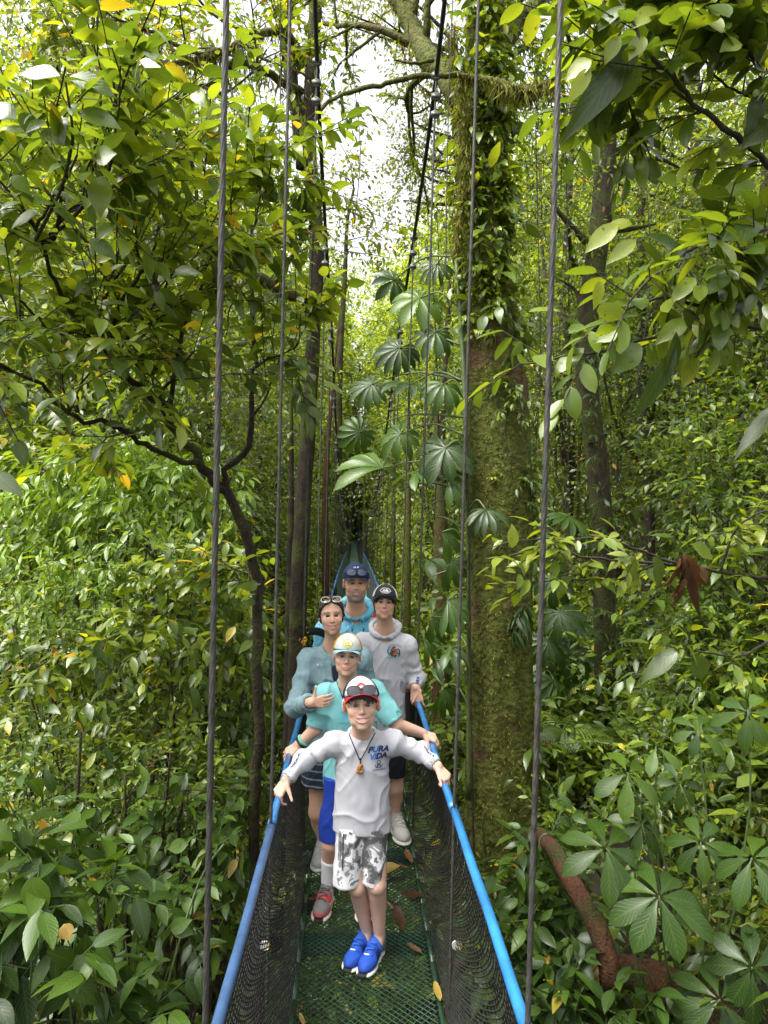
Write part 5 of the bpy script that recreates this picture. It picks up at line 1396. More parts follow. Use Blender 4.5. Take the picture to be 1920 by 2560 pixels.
def surface_nets(F, lo, h):
    F = np.asarray(F)
    s = F < 0
    nx, ny, nz = F.shape
    cnt = np.zeros((nx - 1, ny - 1, nz - 1), np.int8)
    for dx in (0, 1):
        for dy in (0, 1):
            for dz in (0, 1): cnt += s[dx:nx - 1 + dx, dy:ny - 1 + dy, dz:nz - 1 + dz]
    act = (cnt > 0) & (cnt < 8)
    I = np.argwhere(act)
    idx = -np.ones(act.shape, np.int32); idx[act] = np.arange(len(I))
    cor = np.array([(dx, dy, dz) for dx in (0, 1) for dy in (0, 1) for dz in (0, 1)])
    val = np.stack([F[I[:, 0] + c[0], I[:, 1] + c[1], I[:, 2] + c[2]] for c in cor], 1)
    acc = np.zeros((len(I), 3)); w = np.zeros(len(I))
    for p in range(8):
        for q in range(p + 1, 8):
            if np.abs(cor[p] - cor[q]).sum() != 1: continue
            a, b = val[:, p], val[:, q]
            x = (a < 0) != (b < 0)
            t = np.where(x, a / np.where(x, a - b, 1), 0)
            acc += np.where(x[:, None], cor[p] + t[:, None] * (cor[q] - cor[p]), 0); w += x
    V = lo + h * (I + acc / w[:, None])
    faces = []
    for ax in range(3):
        o1, o2 = [(1, 2), (2, 0), (0, 1)][ax]
        sa = [slice(None)] * 3; sb = [slice(None)] * 3
        sa[ax] = slice(0, -1); sb[ax] = slice(1, None)
        A, B = s[tuple(sa)], s[tuple(sb)]
        E = np.argwhere(A != B)
        ok = np.ones(len(E), bool)
        for o in (o1, o2): ok &= (E[:, o] > 0) & (E[:, o] < F.shape[o] - 1)
        E = E[ok]
        def cell(d1, d2):
            c = E.copy(); c[:, o1] += d1; c[:, o2] += d2
            return idx[c[:, 0], c[:, 1], c[:, 2]]
        q = np.stack([cell(-1, -1), cell(0, -1), cell(0, 0), cell(-1, 0)], 1)
        inside = A[E[:, 0], E[:, 1], E[:, 2]]
        q[~inside] = q[~inside][:, ::-1]
        faces.append(q)
    return V, np.concatenate(faces)

def vnormals(V, Fc):
    n = np.cross(V[Fc[:, 2]] - V[Fc[:, 0]], V[Fc[:, 3]] - V[Fc[:, 1]])
    o = np.zeros_like(V)
    for k in range(4): np.add.at(o, Fc[:, k], n)
    return nrm(o)

M_skin = vcol("skin", 0.48, 0.12, 420.0, 0.22, 0.45, noise=0.07, nscale=60)
M_cloth = vcol("cotton_cloth", 0.85, 0.25, 900.0, 0.0, 0.15, 0.6, noise=0.05, nscale=12)
M_sport = vcol("sports_jersey", 0.62, 0.15, 900.0, 0.0, 0.3, 0.75, noise=0.03, nscale=10)
M_denim = vcol("washed_denim", 0.85, 0.35, 500.0, 0.0, 0.15, 0.8, noise=0.22, nscale=45)
M_hair = vcol("hair", 0.45, 0.9, 260.0, 0.0, 0.5, noise=0.35, nscale=90)
M_cap = vcol("cap_cloth", 0.8, 0.25, 900.0, 0.0, 0.15, noise=0.05)
M_shoe = vcol("shoe_mesh_cloth", 0.65, 0.35, 500.0, 0.0, 0.3, noise=0.10, nscale=50)
M_eye = vcol("eye", 0.12, 0, 1, 0.0, 0.6, noise=0.0)
M_print = vcol("ink_print", 0.7, 0, 1, 0.0, 0.2, noise=0.0)
M_lens = plain("dark_lens", (0.012, 0.014, 0.018), 0.06, 0.1, 5, spec=0.9)
def camo_mat():
    mt, t, b = mat("grey_camouflage_cloth")
    tc = N(t, "ShaderNodeTexCoord")
    n1 = N(t, "ShaderNodeTexNoise", Scale=15.0, Detail=2.5, Distortion=0.7)
    t.links.new(tc.outputs['Object'], n1.inputs['Vector'])
    rp = ramp(t, [(0.0, (0.10, 0.10, 0.105)), (0.44, (0.28, 0.28, 0.29)), (0.52, (0.78, 0.78, 0.80)), (0.62, (0.17, 0.17, 0.175))], 'CONSTANT')
    t.links.new(n1.outputs['Fac'], rp.inputs[0])
    a = N(t, "ShaderNodeVertexColor", layer_name="Col")
    sp = N(t, "ShaderNodeSeparateColor"); t.links.new(a.outputs[0], sp.inputs[0])
    mx = N(t, "ShaderNodeMix", data_type='RGBA')
    t.links.new(sp.outputs[0], mx.inputs[0]); t.links.new(rp.outputs[0], mx.inputs[6]); mx.inputs[7].default_value = (0.75, 0.75, 0.77, 1)
    t.links.new(mx.outputs[2], b.inputs['Base Color']); b.inputs['Roughness'].default_value = 0.55
    return mt

def field_obj(name, fld, matl, parent, O, colour, disp=None, smooth_it=0):
    V, Fc = fld.mesh()
    if disp is not None:
        nn = vnormals(V, Fc); V = V + nn * disp(V, nn)[:, None]
    c = colour(V) if callable(colour) else np.broadcast_to(np.asarray(colour, float), V.shape)
    mb = MB(); mb.add(V, Fc, c=np.clip(c, 0, 0.999))
    return mb.build(name, matl, parent, O)

def frame(fwd, up):
    f = nrm(fwd); s = nrm(np.cross(f, up)); u = np.cross(s, f)
    return f, s, u

class Head:
    """local frame in half-head-heights: x to the picture's right, y away from the face, z up"""
    def __init__(s, c, hh, yaw=0.0, pitch=0.0, roll=0.0):
        s.c, s.hh = np.asarray(c, float), hh
        Rm = np.array(Matrix.Rotation(yaw, 3, 'Z') @ Matrix.Rotation(roll, 3, 'Y') @ Matrix.Rotation(pitch, 3, 'X'))
        s.M = Rm                 # columns are the local axes in the world
    def w(s, p): return s.c + s.hh * (np.asarray(p, float) @ s.M.T)
    def l(s, p): return ((np.asarray(p) - s.c) @ s.M) / s.hh
    def ax(s): return s.M.T
    def ell(s, f, c, r, k, sub=False, rot=None):
        A_ = s.M.T if rot is None else (np.array(rot) @ s.M.T)
        f.ell(s.w(c), np.asarray(r) * s.hh, A_, k * s.hh, sub)
    def cap(s, f, a, b, ra, rb, k): f.cap(s.w(a), s.w(b), ra * s.hh, rb * s.hh, k * s.hh)

def head_field(f, H, neck_to, neck_r, smile=0.1, open_=0.0, jaw=1.0, nose=1.0, wide=1.0, ear=1.0, eye_open=.060):
    W = wide
    H.ell(f, (0, .12, .30), (.68 * W, .82, .70), .05)
    H.ell(f, (0, -.10, -.22), (.56 * W, .64, .70), .15)
    H.ell(f, (0, -.24, -.60), (.42 * W * jaw, .44, .36), .18)
    H.ell(f, (0, -.50, -.86), (.20 * W * jaw, .18, .14), .16)
    for sx in (-1, 1):
        H.ell(f, (sx * .32 * W, -.46, -.22), (.20, .18, .18), .15)
        H.ell(f, (sx * .36 * W * jaw, -.2, -.62), (.14, .3, .2), .15)
    H.ell(f, (0, -.56, .24), (.44 * W, .16, .13), .10)
    for sx in (-1, 1):
        H.ell(f, (sx * .25 * W, -.87, .05), (.20, .17, .13), .10, True)
    H.cap(f, (0, -.67, .10), (0, -.66 - .21 * nose, -.22), .06, .09 * nose, .09)
    for sx in (-1, 1): H.ell(f, (sx * .095 * nose, -.72, -.25), (.07, .09, .06), .05)
    for sx in (-1, 1):
        rot = [(math.cos(.0), 0, 0.06 * sx), (0, 1, 0), (-0.06 * sx, 0, 1)]
        H.ell(f, (sx * .25 * W, -.64, .035), (.150, .22, eye_open), .012, True, rot=rot)
    # lips
    n = 7
    xs_ = np.linspace(-1, 1, n)
    hw = .25 + .06 * (smile > .05)
    def lip(z0, bulge, r, dz):
        pts = [(x * hw * W, -.60 - bulge * (1 - x * x), z0 + smile * x * x * .9 + dz * (1 - x * x)) for x in xs_]
        for i in range(n - 1): H.cap(f, pts[i], pts[i + 1], r * (.55 + .45 * (1 - xs_[i] ** 2)), r * (.55 + .45 * (1 - xs_[i + 1] ** 2)), .035)
    lip(-.50, .140, .032, .015 + open_ * .3)
    lip(-.56, .132, .036, -.03 - open_)
    if open_ > 0:
        H.ell(f, (0, -.76, -.525 - open_ * .2), (hw * .78 * W, .12, open_ * .9), .02, True)
    else:
        H.ell(f, (0, -.80, -.535 + smile * .15), (hw * .9 * W, .07, .014), .02, True)
    for sx in (-1, 1):
        c_, s_ = math.cos(.5 * sx), math.sin(.5 * sx)
        rot = [(c_, s_, 0), (-s_, c_, 0), (0, 0, 1)]
        H.ell(f, (sx * .68 * W, .06, -.02), (.06 * ear, .19 * ear, .28 * ear), .04, rot=rot)
        H.ell(f, (sx * .75 * W, .0, .0), (.06, .10, .15), .03, True, rot=rot)
    f.cap(H.w((0, .12, -.45)), neck_to, neck_r, neck_r * 1.12, .25 * H.hh)

def skin_paint(H, base, lip_c=(0.50, 0.22, 0.18), brow=(0.06, 0.035, 0.02), brow_w=.034, stubble=None, smile=0.1, blush=0.25, open_=0, wide=1.0, tips=(), tip_c=None, brow_z=.245, eye_o=.060):
    base = np.asarray(base, float)
    def fn(V):
        q = H.l(V); c = np.tile(base, (len(V), 1))
        x, y, z = q[:, 0] / wide, q[:, 1], q[:, 2]
        face = (np.abs(z) < 1.1) & (np.abs(x) < .9) & (np.abs(y) < 1.2)
        # ruddy cheeks, nose tip and ears
        b = np.exp(-(((np.abs(x) - .36) / .17) ** 2 + ((z + .20) / .16) ** 2)) * (y < -.2) + .8 * np.exp(-((x / .12) ** 2 + ((z + .22) / .10) ** 2)) * (y < -.6) + .9 * (np.abs(x) > .64) * (np.abs(z) < .35)
        c = c * (1 - (blush * b * face)[:, None] * np.array([0.0, .38, .38]))
        if stubble is not None:
            m_ = (y < .15) & (z < -.18) & (z > -1.25) & face & ~((np.abs(x) < .2) & (z > -.36)) & ~((y < -.45) & (np.abs(x) < .5) & (np.abs(x) > .26) & (z > -.38))
            k = np.clip((-.18 - z) / .2, 0, 1) * m_ * (.62 + .3 * vnoise(V * 260, 3))
            c = c * (1 - k[:, None]) + np.asarray(stubble) * k[:, None]
        mz = -.53 + smile * .9 * (x / .31) ** 2
        hgt = (.075 + open_) * np.sqrt(np.clip(1 - (x / .31) ** 2, 0, 1)) + .002
        k = np.clip(1.4 - np.abs(z - mz) / hgt, 0, 1) * (y < -.5) * (np.abs(x) < .31) * face
        k = np.minimum(k * 1.6, 1)[:, None] * .85
        c = c * (1 - k) + np.asarray(lip_c) * k
        bz = brow_z - .05 * ((np.abs(x) - .25) / .2) ** 2 + .02 * (np.abs(x) - .25)
        bw = brow_w * (1.3 - .8 * np.clip((np.abs(x) - .28) / .17, 0, 1))
        k = np.exp(-((z - bz) / bw) ** 2 * .8) * np.clip((np.abs(x) - .07) / .05, 0, 1) * np.clip((.47 - np.abs(x)) / .06, 0, 1) * (y < -.35) * face
        k = k[:, None] * .9
        c = c * (1 - k) + np.asarray(brow) * k
        ex = (np.abs(x) - .25) / .165
        k = np.exp(-((z - (.035 + eye_o * np.sqrt(np.clip(1 - ex ** 2, 0, 1)) + .012)) / .022) ** 2) * (np.abs(ex) < 1.05) * (y < -.35) * face
        k = k[:, None] * .85
        c = c * (1 - k) + np.array((.05, .03, .022)) * k
        for t in tips:
            dd = np.linalg.norm(V - t[0], axis=1)
            c[dd < t[1]] = tip_c
        return c
    return fn

def eyes(H, parent, O, iris=(0.12, 0.07, 0.03), skin=(0.5, 0.3, 0.2), squint=24, wide=1.0):
    for sx in (-1, 1):
        c = H.w((sx * .25 * wide, -.475, .035)); r = .140 * H.hh
        u, v = np.meshgrid(np.linspace(0, np.pi, 19), np.linspace(0, 2 * np.pi, 28, endpoint=False), indexing='ij')
        q = np.stack([np.sin(u) * np.cos(v), -np.cos(u), np.sin(u) * np.sin(v)], -1).reshape(-1, 3)   # pole looks out of the face
        el = np.degrees(np.arcsin(np.clip(q[:, 2], -1, 1)))
        an = np.degrees(np.arccos(np.clip(-q[:, 1], -1, 1)))
        cc = np.tile([0.62, 0.59, 0.57], (len(q), 1))
        cc[an < 30] = iris; cc[an < 14] = (0.008, 0.008, 0.008)
        i, j = np.meshgrid(np.arange(18), np.arange(28), indexing='ij'); j2 = (j + 1) % 28
        mb = MB(); mb.add(c + r * (q * [1.18, 1, 1]) @ H.M.T, np.stack([i * 28 + j, i * 28 + j2, (i + 1) * 28 + j2, (i + 1) * 28 + j], -1).reshape(-1, 4), c=cc)
        mb.build("eye", M_eye, parent, O)

def teeth(H, parent, O, w=.2, z=-.515, h=.035):
    mb = MB(); n = 9
    x = np.linspace(-w, w, n)
    top = np.stack([x, -.665 - .05 * (1 - (x / w) ** 2), np.full(n, z + h) - 0 * x], -1); bot = top - np.array([0, 0, 2 * h]) + np.array([0, .01, 0]) + np.array([0, 0, 1.0]) * (h * 1.2 * (x / w) ** 2)[:, None]
    v = np.concatenate([H.w(top), H.w(bot)])
    mb.add(v, [(k, k + 1, n + k + 1, n + k) for k in range(n - 1)], c=(0.78, 0.75, 0.69))
    mb.build("teeth", M_eye, parent, O)

def hand(f, wrist, fwd, pn, L, thumb_side, curl=(35, 45, 35), spread=.05, thumb=None, tips=None, tcurl=20):
    """palm, four unequal bent fingers and a thumb; pn is where the palm faces"""
    fw = nrm(fwd); pn = nrm(np.asarray(pn, float) - fw * (fw @ pn)); sd_ = np.cross(fw, pn) * thumb_side
    kn = []
    for off, ln in ((.19, .47), (.065, .50), (-.06, .48), (-.18, .43)):
        k = wrist + fw * ln * L + sd_ * off * L
        kn.append(k); f.cap(wrist + sd_ * off * L * .45 + fw * .02 * L, k, .085 * L, .068 * L, .05 * L)
    for i, (k, ln) in enumerate(zip(kn, (.42, .47, .43, .34))):
        a = 0.0; p = k; d0 = nrm(fw + sd_ * (spread * (1.5 - i)))
        for q, fr in enumerate((.45, .31, .24)):
            a += R(curl[q]) * (1 + .06 * (i - 1))
            d = d0 * math.cos(a) + pn * math.sin(a)
            e = p + d * ln * L * fr
            f.cap(p, e, (.052, .046, .041)[q] * L, (.046, .041, .035)[q] * L, .012 * L)
            p = e
        if tips is not None: tips.append((p - pn * .02 * L, .045 * L))
    b = wrist + fw * .14 * L + sd_ * .14 * L
    td = nrm(thumb if thumb is not None else fw * .55 + sd_ * .75 + pn * .35)
    m1 = b + td * .26 * L
    t2 = nrm(td * math.cos(R(tcurl)) + (fw * .6 + pn * .4) * math.sin(R(tcurl)))
    m2 = m1 + t2 * .22 * L
    f.cap(b, m1, .085 * L, .058 * L, .04 * L); f.cap(m1, m2, .054 * L, .042 * L, .012 * L)
    if tips is not None: tips.append((m2, .05 * L))

def loft_fn(secs, ex=2.3):
    """secs rows: z, cx, cy, rx, ry (from low to high)"""
    S = np.asarray(secs, float)
    zz = np.linspace(S[0, 0], S[-1, 0], 80)
    sm = smooth_path(S, 80)
    def fn(X, Y, Z):
        z = np.clip(Z, S[0, 0], S[-1, 0])
        cx, cy_, rx, ry = (np.interp(z, sm[:, 0], sm[:, k]) for k in (1, 2, 3, 4))
        d = ((np.abs(X - cx) / rx) ** ex + (np.abs(Y - cy_) / ry) ** ex) ** (1 / ex)
        r = (d - 1) * np.minimum(rx, ry)
        return np.maximum(r, np.maximum(S[0, 0] - Z, Z - S[-1, 0]))
    return fn
def add_loft(f, secs, k=0.03, ex=2.3):
    S = np.asarray(secs, float)
    lo = [(S[:, 1] - S[:, 3]).min(), (S[:, 2] - S[:, 4]).min(), S[0, 0]]; hi = [(S[:, 1] + S[:, 3]).max(), (S[:, 2] + S[:, 4]).max(), S[-1, 0]]
    f.add(loft_fn(secs, ex), lo, hi, k)

def cap_hat(H, parent, O, front, side, brim_top, brim_under, tilt=0.0, brim=.62, z0=.30, split=48, button=None, size=1.0, edge=None):
    """baseball cap: six-panel dome with a curved brim; returns the dome"""
    e = max(H.hh * 1.3, .1)
    f = Field(H.c - e, H.c + e, 0.0035)
    H.ell(f, (0, .10, .30), (.79 * size, .93 * size, .90 * size), .02)
    H.ell(f, (0, -.22, .62), (.62 * size, .58 * size, .52 * size), .10)
    pz = H.w((0, 0, z0)); up = H.M @ np.array([0, tilt, 1.0]); up = up / np.linalg.norm(up)
    f.cut(lambda X, Y, Z: (X - pz[0]) * up[0] + (Y - pz[1]) * up[1] + (Z - pz[2]) * up[2], H.c - e, H.c + e, 0.004)
    def colr(V):
        q = H.l(V); a = np.degrees(np.arctan2(q[:, 0], -(q[:, 1] - .1)))
        c = np.tile(np.asarray(side, float), (len(V), 1)); c[np.abs(a) < split * (1 - .25 * np.clip(q[:, 2] - .5, 0, 1))] = front
        if button is not None: c[(q[:, 2] > 1.17)] = button
        seam = (np.abs((a + 30) % 60 - 30) < 1.5) | (np.abs(np.abs(a) - split) < 1.5)
        c[seam] *= .75
        return c
    dome = field_obj("cap", f, M_cap, parent, O, colr)
    nu, nv = 25, 8
    lay = []
    for dz in (0.02, -0.02):
        for v in np.linspace(0, 1, nv):
            for u in np.linspace(-1, 1, nu):
                ph = u * R(62)
                ix, iy = .79 * size * math.sin(ph), .10 - .935 * size * math.cos(ph)
                ext = brim * (math.cos(u * math.pi / 2) ** .45 if abs(u) < 1 else 0) * v
                x = ix * (1 + .06 * v * (1 - u * u)); y = iy - ext
                z = z0 - .02 + tilt * 0 - .20 * (u * u) * (.35 + .65 * v) - .10 * v + dz * (1 - .3 * v) + .10 * v * (1 - u * u)
                z -= tilt * (y - 0) if tilt else 0
                lay.append((x, y, z))
    L_ = H.w(np.array(lay)); m_ = nu * nv
    fc = []
    for i in range(nv - 1):
        for j in range(nu - 1):
            a = i * nu + j
            fc.append((a, a + 1, a + nu + 1, a + nu)); fc.append((m_ + a, m_ + a + nu, m_ + a + nu + 1, m_ + a + 1))
    rim = [(nv - 1) * nu + j for j in range(nu)]
    for j in range(nu - 1): fc.append((rim[j], rim[j + 1], m_ + rim[j + 1], m_ + rim[j]))
    cc = np.concatenate([np.tile(brim_top, (m_, 1)), np.tile(brim_under, (m_, 1))]).astype(float)
    if edge is not None:
        for r_ in (rim, rim): cc[r_] = edge
        cc[[x - nu for x in rim]] = edge; cc[[m_ + x for x in rim]] = edge
    mb = MB(); mb.add(L_, fc, c=cc)
    mb.build("brim", M_cap, dome, O)
    return dome

def bvh_of(obj, O):
    me = obj.data
    co = np.empty(len(me.vertices) * 3, np.float32); me.vertices.foreach_get("co", co)
    co = co.reshape(-1, 3) + np.asarray(O)
    return BVHTree.FromPolygons([tuple(v) for v in co], [tuple(p.vertices) for p in me.polygons])

def onto(bv, pts, d, off=0.0025, back=0.5):
    """drop points along direction d on a surface"""
    o = []
    pts = [np.asarray(p, float) for p in pts]
    dirs = [nrm(p) for p in pts] if d is None else [nrm(d)] * len(pts)      # d None: along the line of sight
    hits = []
    for p, dv in zip(pts, dirs):
        h = bv.ray_cast(Vector(p - dv * back), Vector(dv), 2.0)
        hits.append(None if h[0] is None else np.array(h[0]))
    ok = [k for k in range(len(pts)) if hits[k] is not None]
    for k, (p, dv) in enumerate(zip(pts, dirs)):
        q = hits[k]
        if q is None:
            if ok:
                j = min(ok, key=lambda z: abs(z - k)); q = p + dv * float((hits[j] - p) @ dv)
            else: q = p
        o.append(q - dv * off)
    return np.array(o)

def decal(name, polys, bv, to_world, d, parent, O, off=0.0035, matl=None):
    """flat print pressed onto a surface; polys: list of (2-D triangles/quads grid verts, faces, colour)"""
    mb = MB()
    for k, (v2, fc, c) in enumerate(polys):
        w = onto(bv, [to_world(x, y) for x, y in v2], d, off + 0.0006 * k)
        for f_ in fc: mb.add(w[list(f_)], [tuple(range(len(f_)))], c=c)
    return mb.build(name, matl or M_print, parent, O, smooth=False)

def disc2(cx, cy_, rx, ry, n=18, rings=2, a0=0):
    v = [(cx, cy_)]; fc = []
    for r_ in range(1, rings + 1):
        for q in range(n):
            t = 2 * math.pi * q / n + a0
            v.append((cx + rx * r_ / rings * math.cos(t), cy_ + ry * r_ / rings * math.sin(t)))
    for q in range(n): fc.append((0, 1 + q, 1 + (q + 1) % n))
    for r_ in range(rings - 1):
        for q in range(n):
            a, b = 1 + r_ * n + q, 1 + r_ * n + (q + 1) % n
            fc.append((a, a + n, b + n, b))
    return v, fc
def grid2(x0, y0, x1, y1, n=6):
    v = [(x0 + (x1 - x0) * i / n, y0 + (y1 - y0) * j / n) for j in range(n + 1) for i in range(n + 1)]
    return v, [(j * (n + 1) + i, j * (n + 1) + i + 1, (j + 1) * (n + 1) + i + 1, (j + 1) * (n + 1) + i) for j in range(n) for i in range(n)]
def stroke2(pts, w):
    p = np.asarray(pts, float); t = nrm(np.gradient(p, axis=0)); nn = np.stack([-t[:, 1], t[:, 0]], 1)
    w = np.broadcast_to(np.asarray(w, float), (len(p),))[:, None]
    v = np.concatenate([p + nn * w / 2, p - nn * w / 2]); n = len(p)
    return [tuple(q) for q in v], [(k, n + k, n + k + 1, k + 1) for k in range(n - 1)]
def text2(s, size, shear=0.0, bold=0.0, xs=1.0):
    cu = bpy.data.curves.new("lettering", 'FONT'); cu.body = s; cu.size = size; cu.shear = shear; cu.offset = bold; cu.align_x = 'CENTER'; cu.resolution_u = 3
    o = bpy.data.objects.new("lettering", cu); col.objects.link(o)
    dg = bpy.context.evaluated_depsgraph_get(); me = bpy.data.meshes.new_from_object(o.evaluated_get(dg))
    v = [(q.co.x * xs, q.co.y) for q in me.vertices]; fc = [tuple(p.vertices) for p in me.polygons]
    tri = []
    for q in fc:
        if len(q) > 4: tri += [(q[0], q[i], q[i + 1]) for i in range(1, len(q) - 1)]
        else: tri.append(q)
    bpy.data.objects.remove(o); bpy.data.curves.remove(cu); bpy.data.meshes.remove(me)
    return v, tri

def shades(H, parent, O, c, ang=0.0, rim=(0.02, 0.02, 0.022), lens_w=.27, lens_h=.20, gap=.30, tem=.6, rr=.028, sq=2.6, spread=.68):
    """sunglasses pushed up on the head; c centre in head units, ang tilt back"""
    ca, sa = math.cos(ang), math.sin(ang)
    def W_(x, y, z): return H.w((x + c[0], c[1] + y * ca + z * sa + .10 * x * x, c[2] + z * ca - y * sa))
    root = None
    fm = MB(); lm = MB()
    th = np.linspace(0, 2 * np.pi, 29)
    for sx in (-1, 1):
        e = lambda t: (np.sign(math.cos(t)) * abs(math.cos(t)) ** (2 / sq) * lens_w, np.sign(math.sin(t)) * abs(math.sin(t)) ** (2 / sq) * lens_h)
        ring = [W_(sx * gap + e(t)[0], -.02, e(t)[1] - .03 * abs(e(t)[0])) for t in th]
        tube(fm, ring, rr * H.hh, 6, cap=False)
        ctr = W_(sx * gap, -.05, 0)
        lm.add(np.array([ctr] + ring[:-1]), [(0, 1 + k, 1 + (k + 1) % 28) for k in range(28)])
        tube(fm, [W_(sx * (gap + lens_w), 0, .06), W_(sx * spread, .12, .06), W_(sx * (spread + .06), tem, -.02)], rr * .8 * H.hh, 6)
    tube(fm, [W_(-gap + lens_w * .9, -.02, .05), W_(0, -.06, .08), W_(gap - lens_w * .9, -.02, .05)], rr * H.hh, 6)
    fo = fm.build("sunglasses", plain("glasses_frame", rim, 0.25, 0.1, 30), parent, O)
    lm.build("lens", M_lens, fo, O)
    return fo

def shoe(parent, O, heel, toe_dir, l, cols, name="shoe", pitch=0.0, strap=None, laces=None, ankle=True, wide=1.0, swash=None):
    """trainer with a thick sole; heel is the ground point under the heel"""
    f_ = nrm(np.asarray(toe_dir, float)); up = np.array([0, 0, 1.0]); sd_ = nrm(np.cross(f_, up)); up = np.cross(sd_, f_)
    M = np.array([sd_, f_, up])
    Wp = lambda x, y, z: heel + l * (x * sd_ + y * f_ + z * up)
    F_ = Field(heel - l * 1.25, heel + l * 1.25, 0.0035)
    E = lambda c, r, k=.06: F_.ell(Wp(*c), np.array(r) * l, M, k * l)
    E((0, .66, .15), (.185 * wide, .33, .155)); E((0, .38, .22), (.165 * wide, .3, .19)); E((0, .13, .22), (.15 * wide, .17, .23))
    F_.cap(Wp(0, .17, .25), Wp(0, .15, .40), .135 * l, .125 * l, .06 * l)
    F_.ell(Wp(0, .13, .47), np.array([.105, .12, .08]) * l, M, .02 * l, True)
    E((0, .70, .06), (.21 * wide, .33, .075), .02); E((0, .38, .06), (.175 * wide, .36, .08), .02); E((0, .14, .07), (.175 * wide, .19, .09), .02)
    F_.cut(lambda X, Y, Z: (X - heel[0]) * up[0] + (Y - heel[1]) * up[1] + (Z - heel[2]) * up[2], heel - l * 1.3, heel + l * 1.3, 0.004)
    def colr(V):
        q = (V - heel) @ M.T / l
        c = np.tile(np.asarray(cols['upper'], float), (len(V), 1))
        for fn, cc in cols.get('patches', ()): c[fn(q)] = cc
        c[q[:, 2] < .105 + .03 * (q[:, 1] < .25)] = cols['sole']
        if 'tip' in cols: c[(q[:, 1] > .93) & (q[:, 2] < .14) & (np.abs(q[:, 0]) < .10)] = cols['tip']
        return c
    so = field_obj(name, F_, M_shoe, parent, O, colr)
    bv = bvh_of(so, O)
    if strap is not None:
        mb = MB(); n = 11
        rows = []
        for y0 in (.28, .42):
            arc = []
            for q in range(n):
                a = -1.25 + 2.5 * q / (n - 1)
                p = Wp(.5 * math.sin(a), y0 - .0, .22 + .5 * math.cos(a) * .9)
                t = Wp(0, y0 - .02, .16)
                h = bv.ray_cast(Vector(p), Vector(nrm(t - p)))
                arc.append(np.array(h[0]) + nrm(p - t) * .02 * l if h[0] is not None else t)
            rows.append(arc)
        v = np.array(rows[0] + rows[1])
        mb.add(v, [(k, k + 1, n + k + 1, n + k) for k in range(n - 1)], c=strap)
        mb.build("strap", M_shoe, so, O)
    if laces is not None:
        mb = MB()
        for q in range(5):
            y0 = .36 + .07 * q; sg = 1 if q % 2 else -1
            pts = [onto(bv, [Wp(x, y0 + sg * x * .25, 1.0)], -up, .004, .0)[0] for x in np.linspace(-.09, .09, 7)]
            tube(mb, pts, .018 * l, 5, c=laces)
        mb.build("laces", M_shoe, so, O)
    return so, bv, Wp
# ------------------------------------------------------------------ the five people, nearest first
def on_deck(p):
    p = np.array(p, float); p[2] = float(deckz(p[1])) + 0.002
    return p
def rail_pt(side, y): return np.array([XL if side < 0 else XR, y, float(railz(y, side))])
def folds(amp=.006, sx=15, sz=5, fine=.002, seed=1):
    def fn(V, nn):
        a = vnoise(V * np.array([sx, sx, sz]), seed)
        b = vnoise(V * np.array([sx * 2.1, sx * 2.1, sz * 3.0]) + 7.7, seed + 1)
        r1 = 1 - np.abs(vnoise(V * np.array([sx * .8, sx * .8, sz * 1.8]) + 3.1, seed + 2))
        q = V @ np.array([[.8, 0, .6], [0, 1, 0], [-.6, 0, .8]])
        r2 = 1 - np.abs(vnoise(q * np.array([sx * 1.3, sx * 1.3, sz * 1.3]) + 9.1, seed + 3))
        return amp * .8 * a + fine * b + amp * .8 * (r1 ** 6 - .3) + amp * .7 * (r2 ** 7 - .3)
    return fn
def arm_folds(base, segs, amp=.006, freq=38, seed=4):
    """bunched cloth: rings across the sleeve near elbow and cuff"""
    def fn(V, nn):
        o = base(V, nn)
        for a, b, r in segs:
            ab = b - a; L = np.linalg.norm(ab); t = ((V - a) @ ab) / L ** 2
            dist = np.linalg.norm(V - (a + np.clip(t, 0, 1)[:, None] * ab), axis=1)
            m_ = (dist < r * 1.7) & (t > -.1) & (t < 1.1)
            ph = t * L * freq * 2 + 2.4 * vnoise(V * 14, seed)
            o = np.where(m_, o * .5 + amp * np.sin(ph) * (.35 + .65 * np.clip(t, 0, 1)), o)
        return o
    return fn
def neck_cut(f, a, r, up=(0, 0.12, 1), front=.0):
    a = np.asarray(a, float); b = a + nrm(np.array(up, float)) * .3
    f.cut(cap_fn(a, b, r, r * 1.25), np.minimum(a, b) - r * 1.4, np.maximum(a, b) + r * 1.4, .006)
def hem_cut(f, z, lo, hi, wave=.006, c=(0, 0)):
    f.cut(lambda X, Y, Z: Z - z - wave * np.sin(np.arctan2(Y - c[1], X - c[0]) * 5), lo, hi, .004)
def cuff_cut(f, w, d, R_=.12, inner=None):
    """cut cloth off beyond plane at w facing d, hollow a little around the skin"""
    w = np.asarray(w, float); d = nrm(np.asarray(d, float))
    def fn(X, Y, Z):
        pl = -((X - w[0]) * d[0] + (Y - w[1]) * d[1] + (Z - w[2]) * d[2])
        rad = np.sqrt((X - w[0]) ** 2 + (Y - w[1]) ** 2 + (Z - w[2]) ** 2) - R_
        return np.maximum(pl, rad)
    f.cut(fn, w - R_, w + R_, .003)
    if inner: f.cut(cap_fn(w - d * .022, w + d * .05, inner, inner), w - .09, w + .09, .003)

SK = np.array([0.63, 0.395, 0.295])
WHITE = (0.45, 0.45, 0.485)

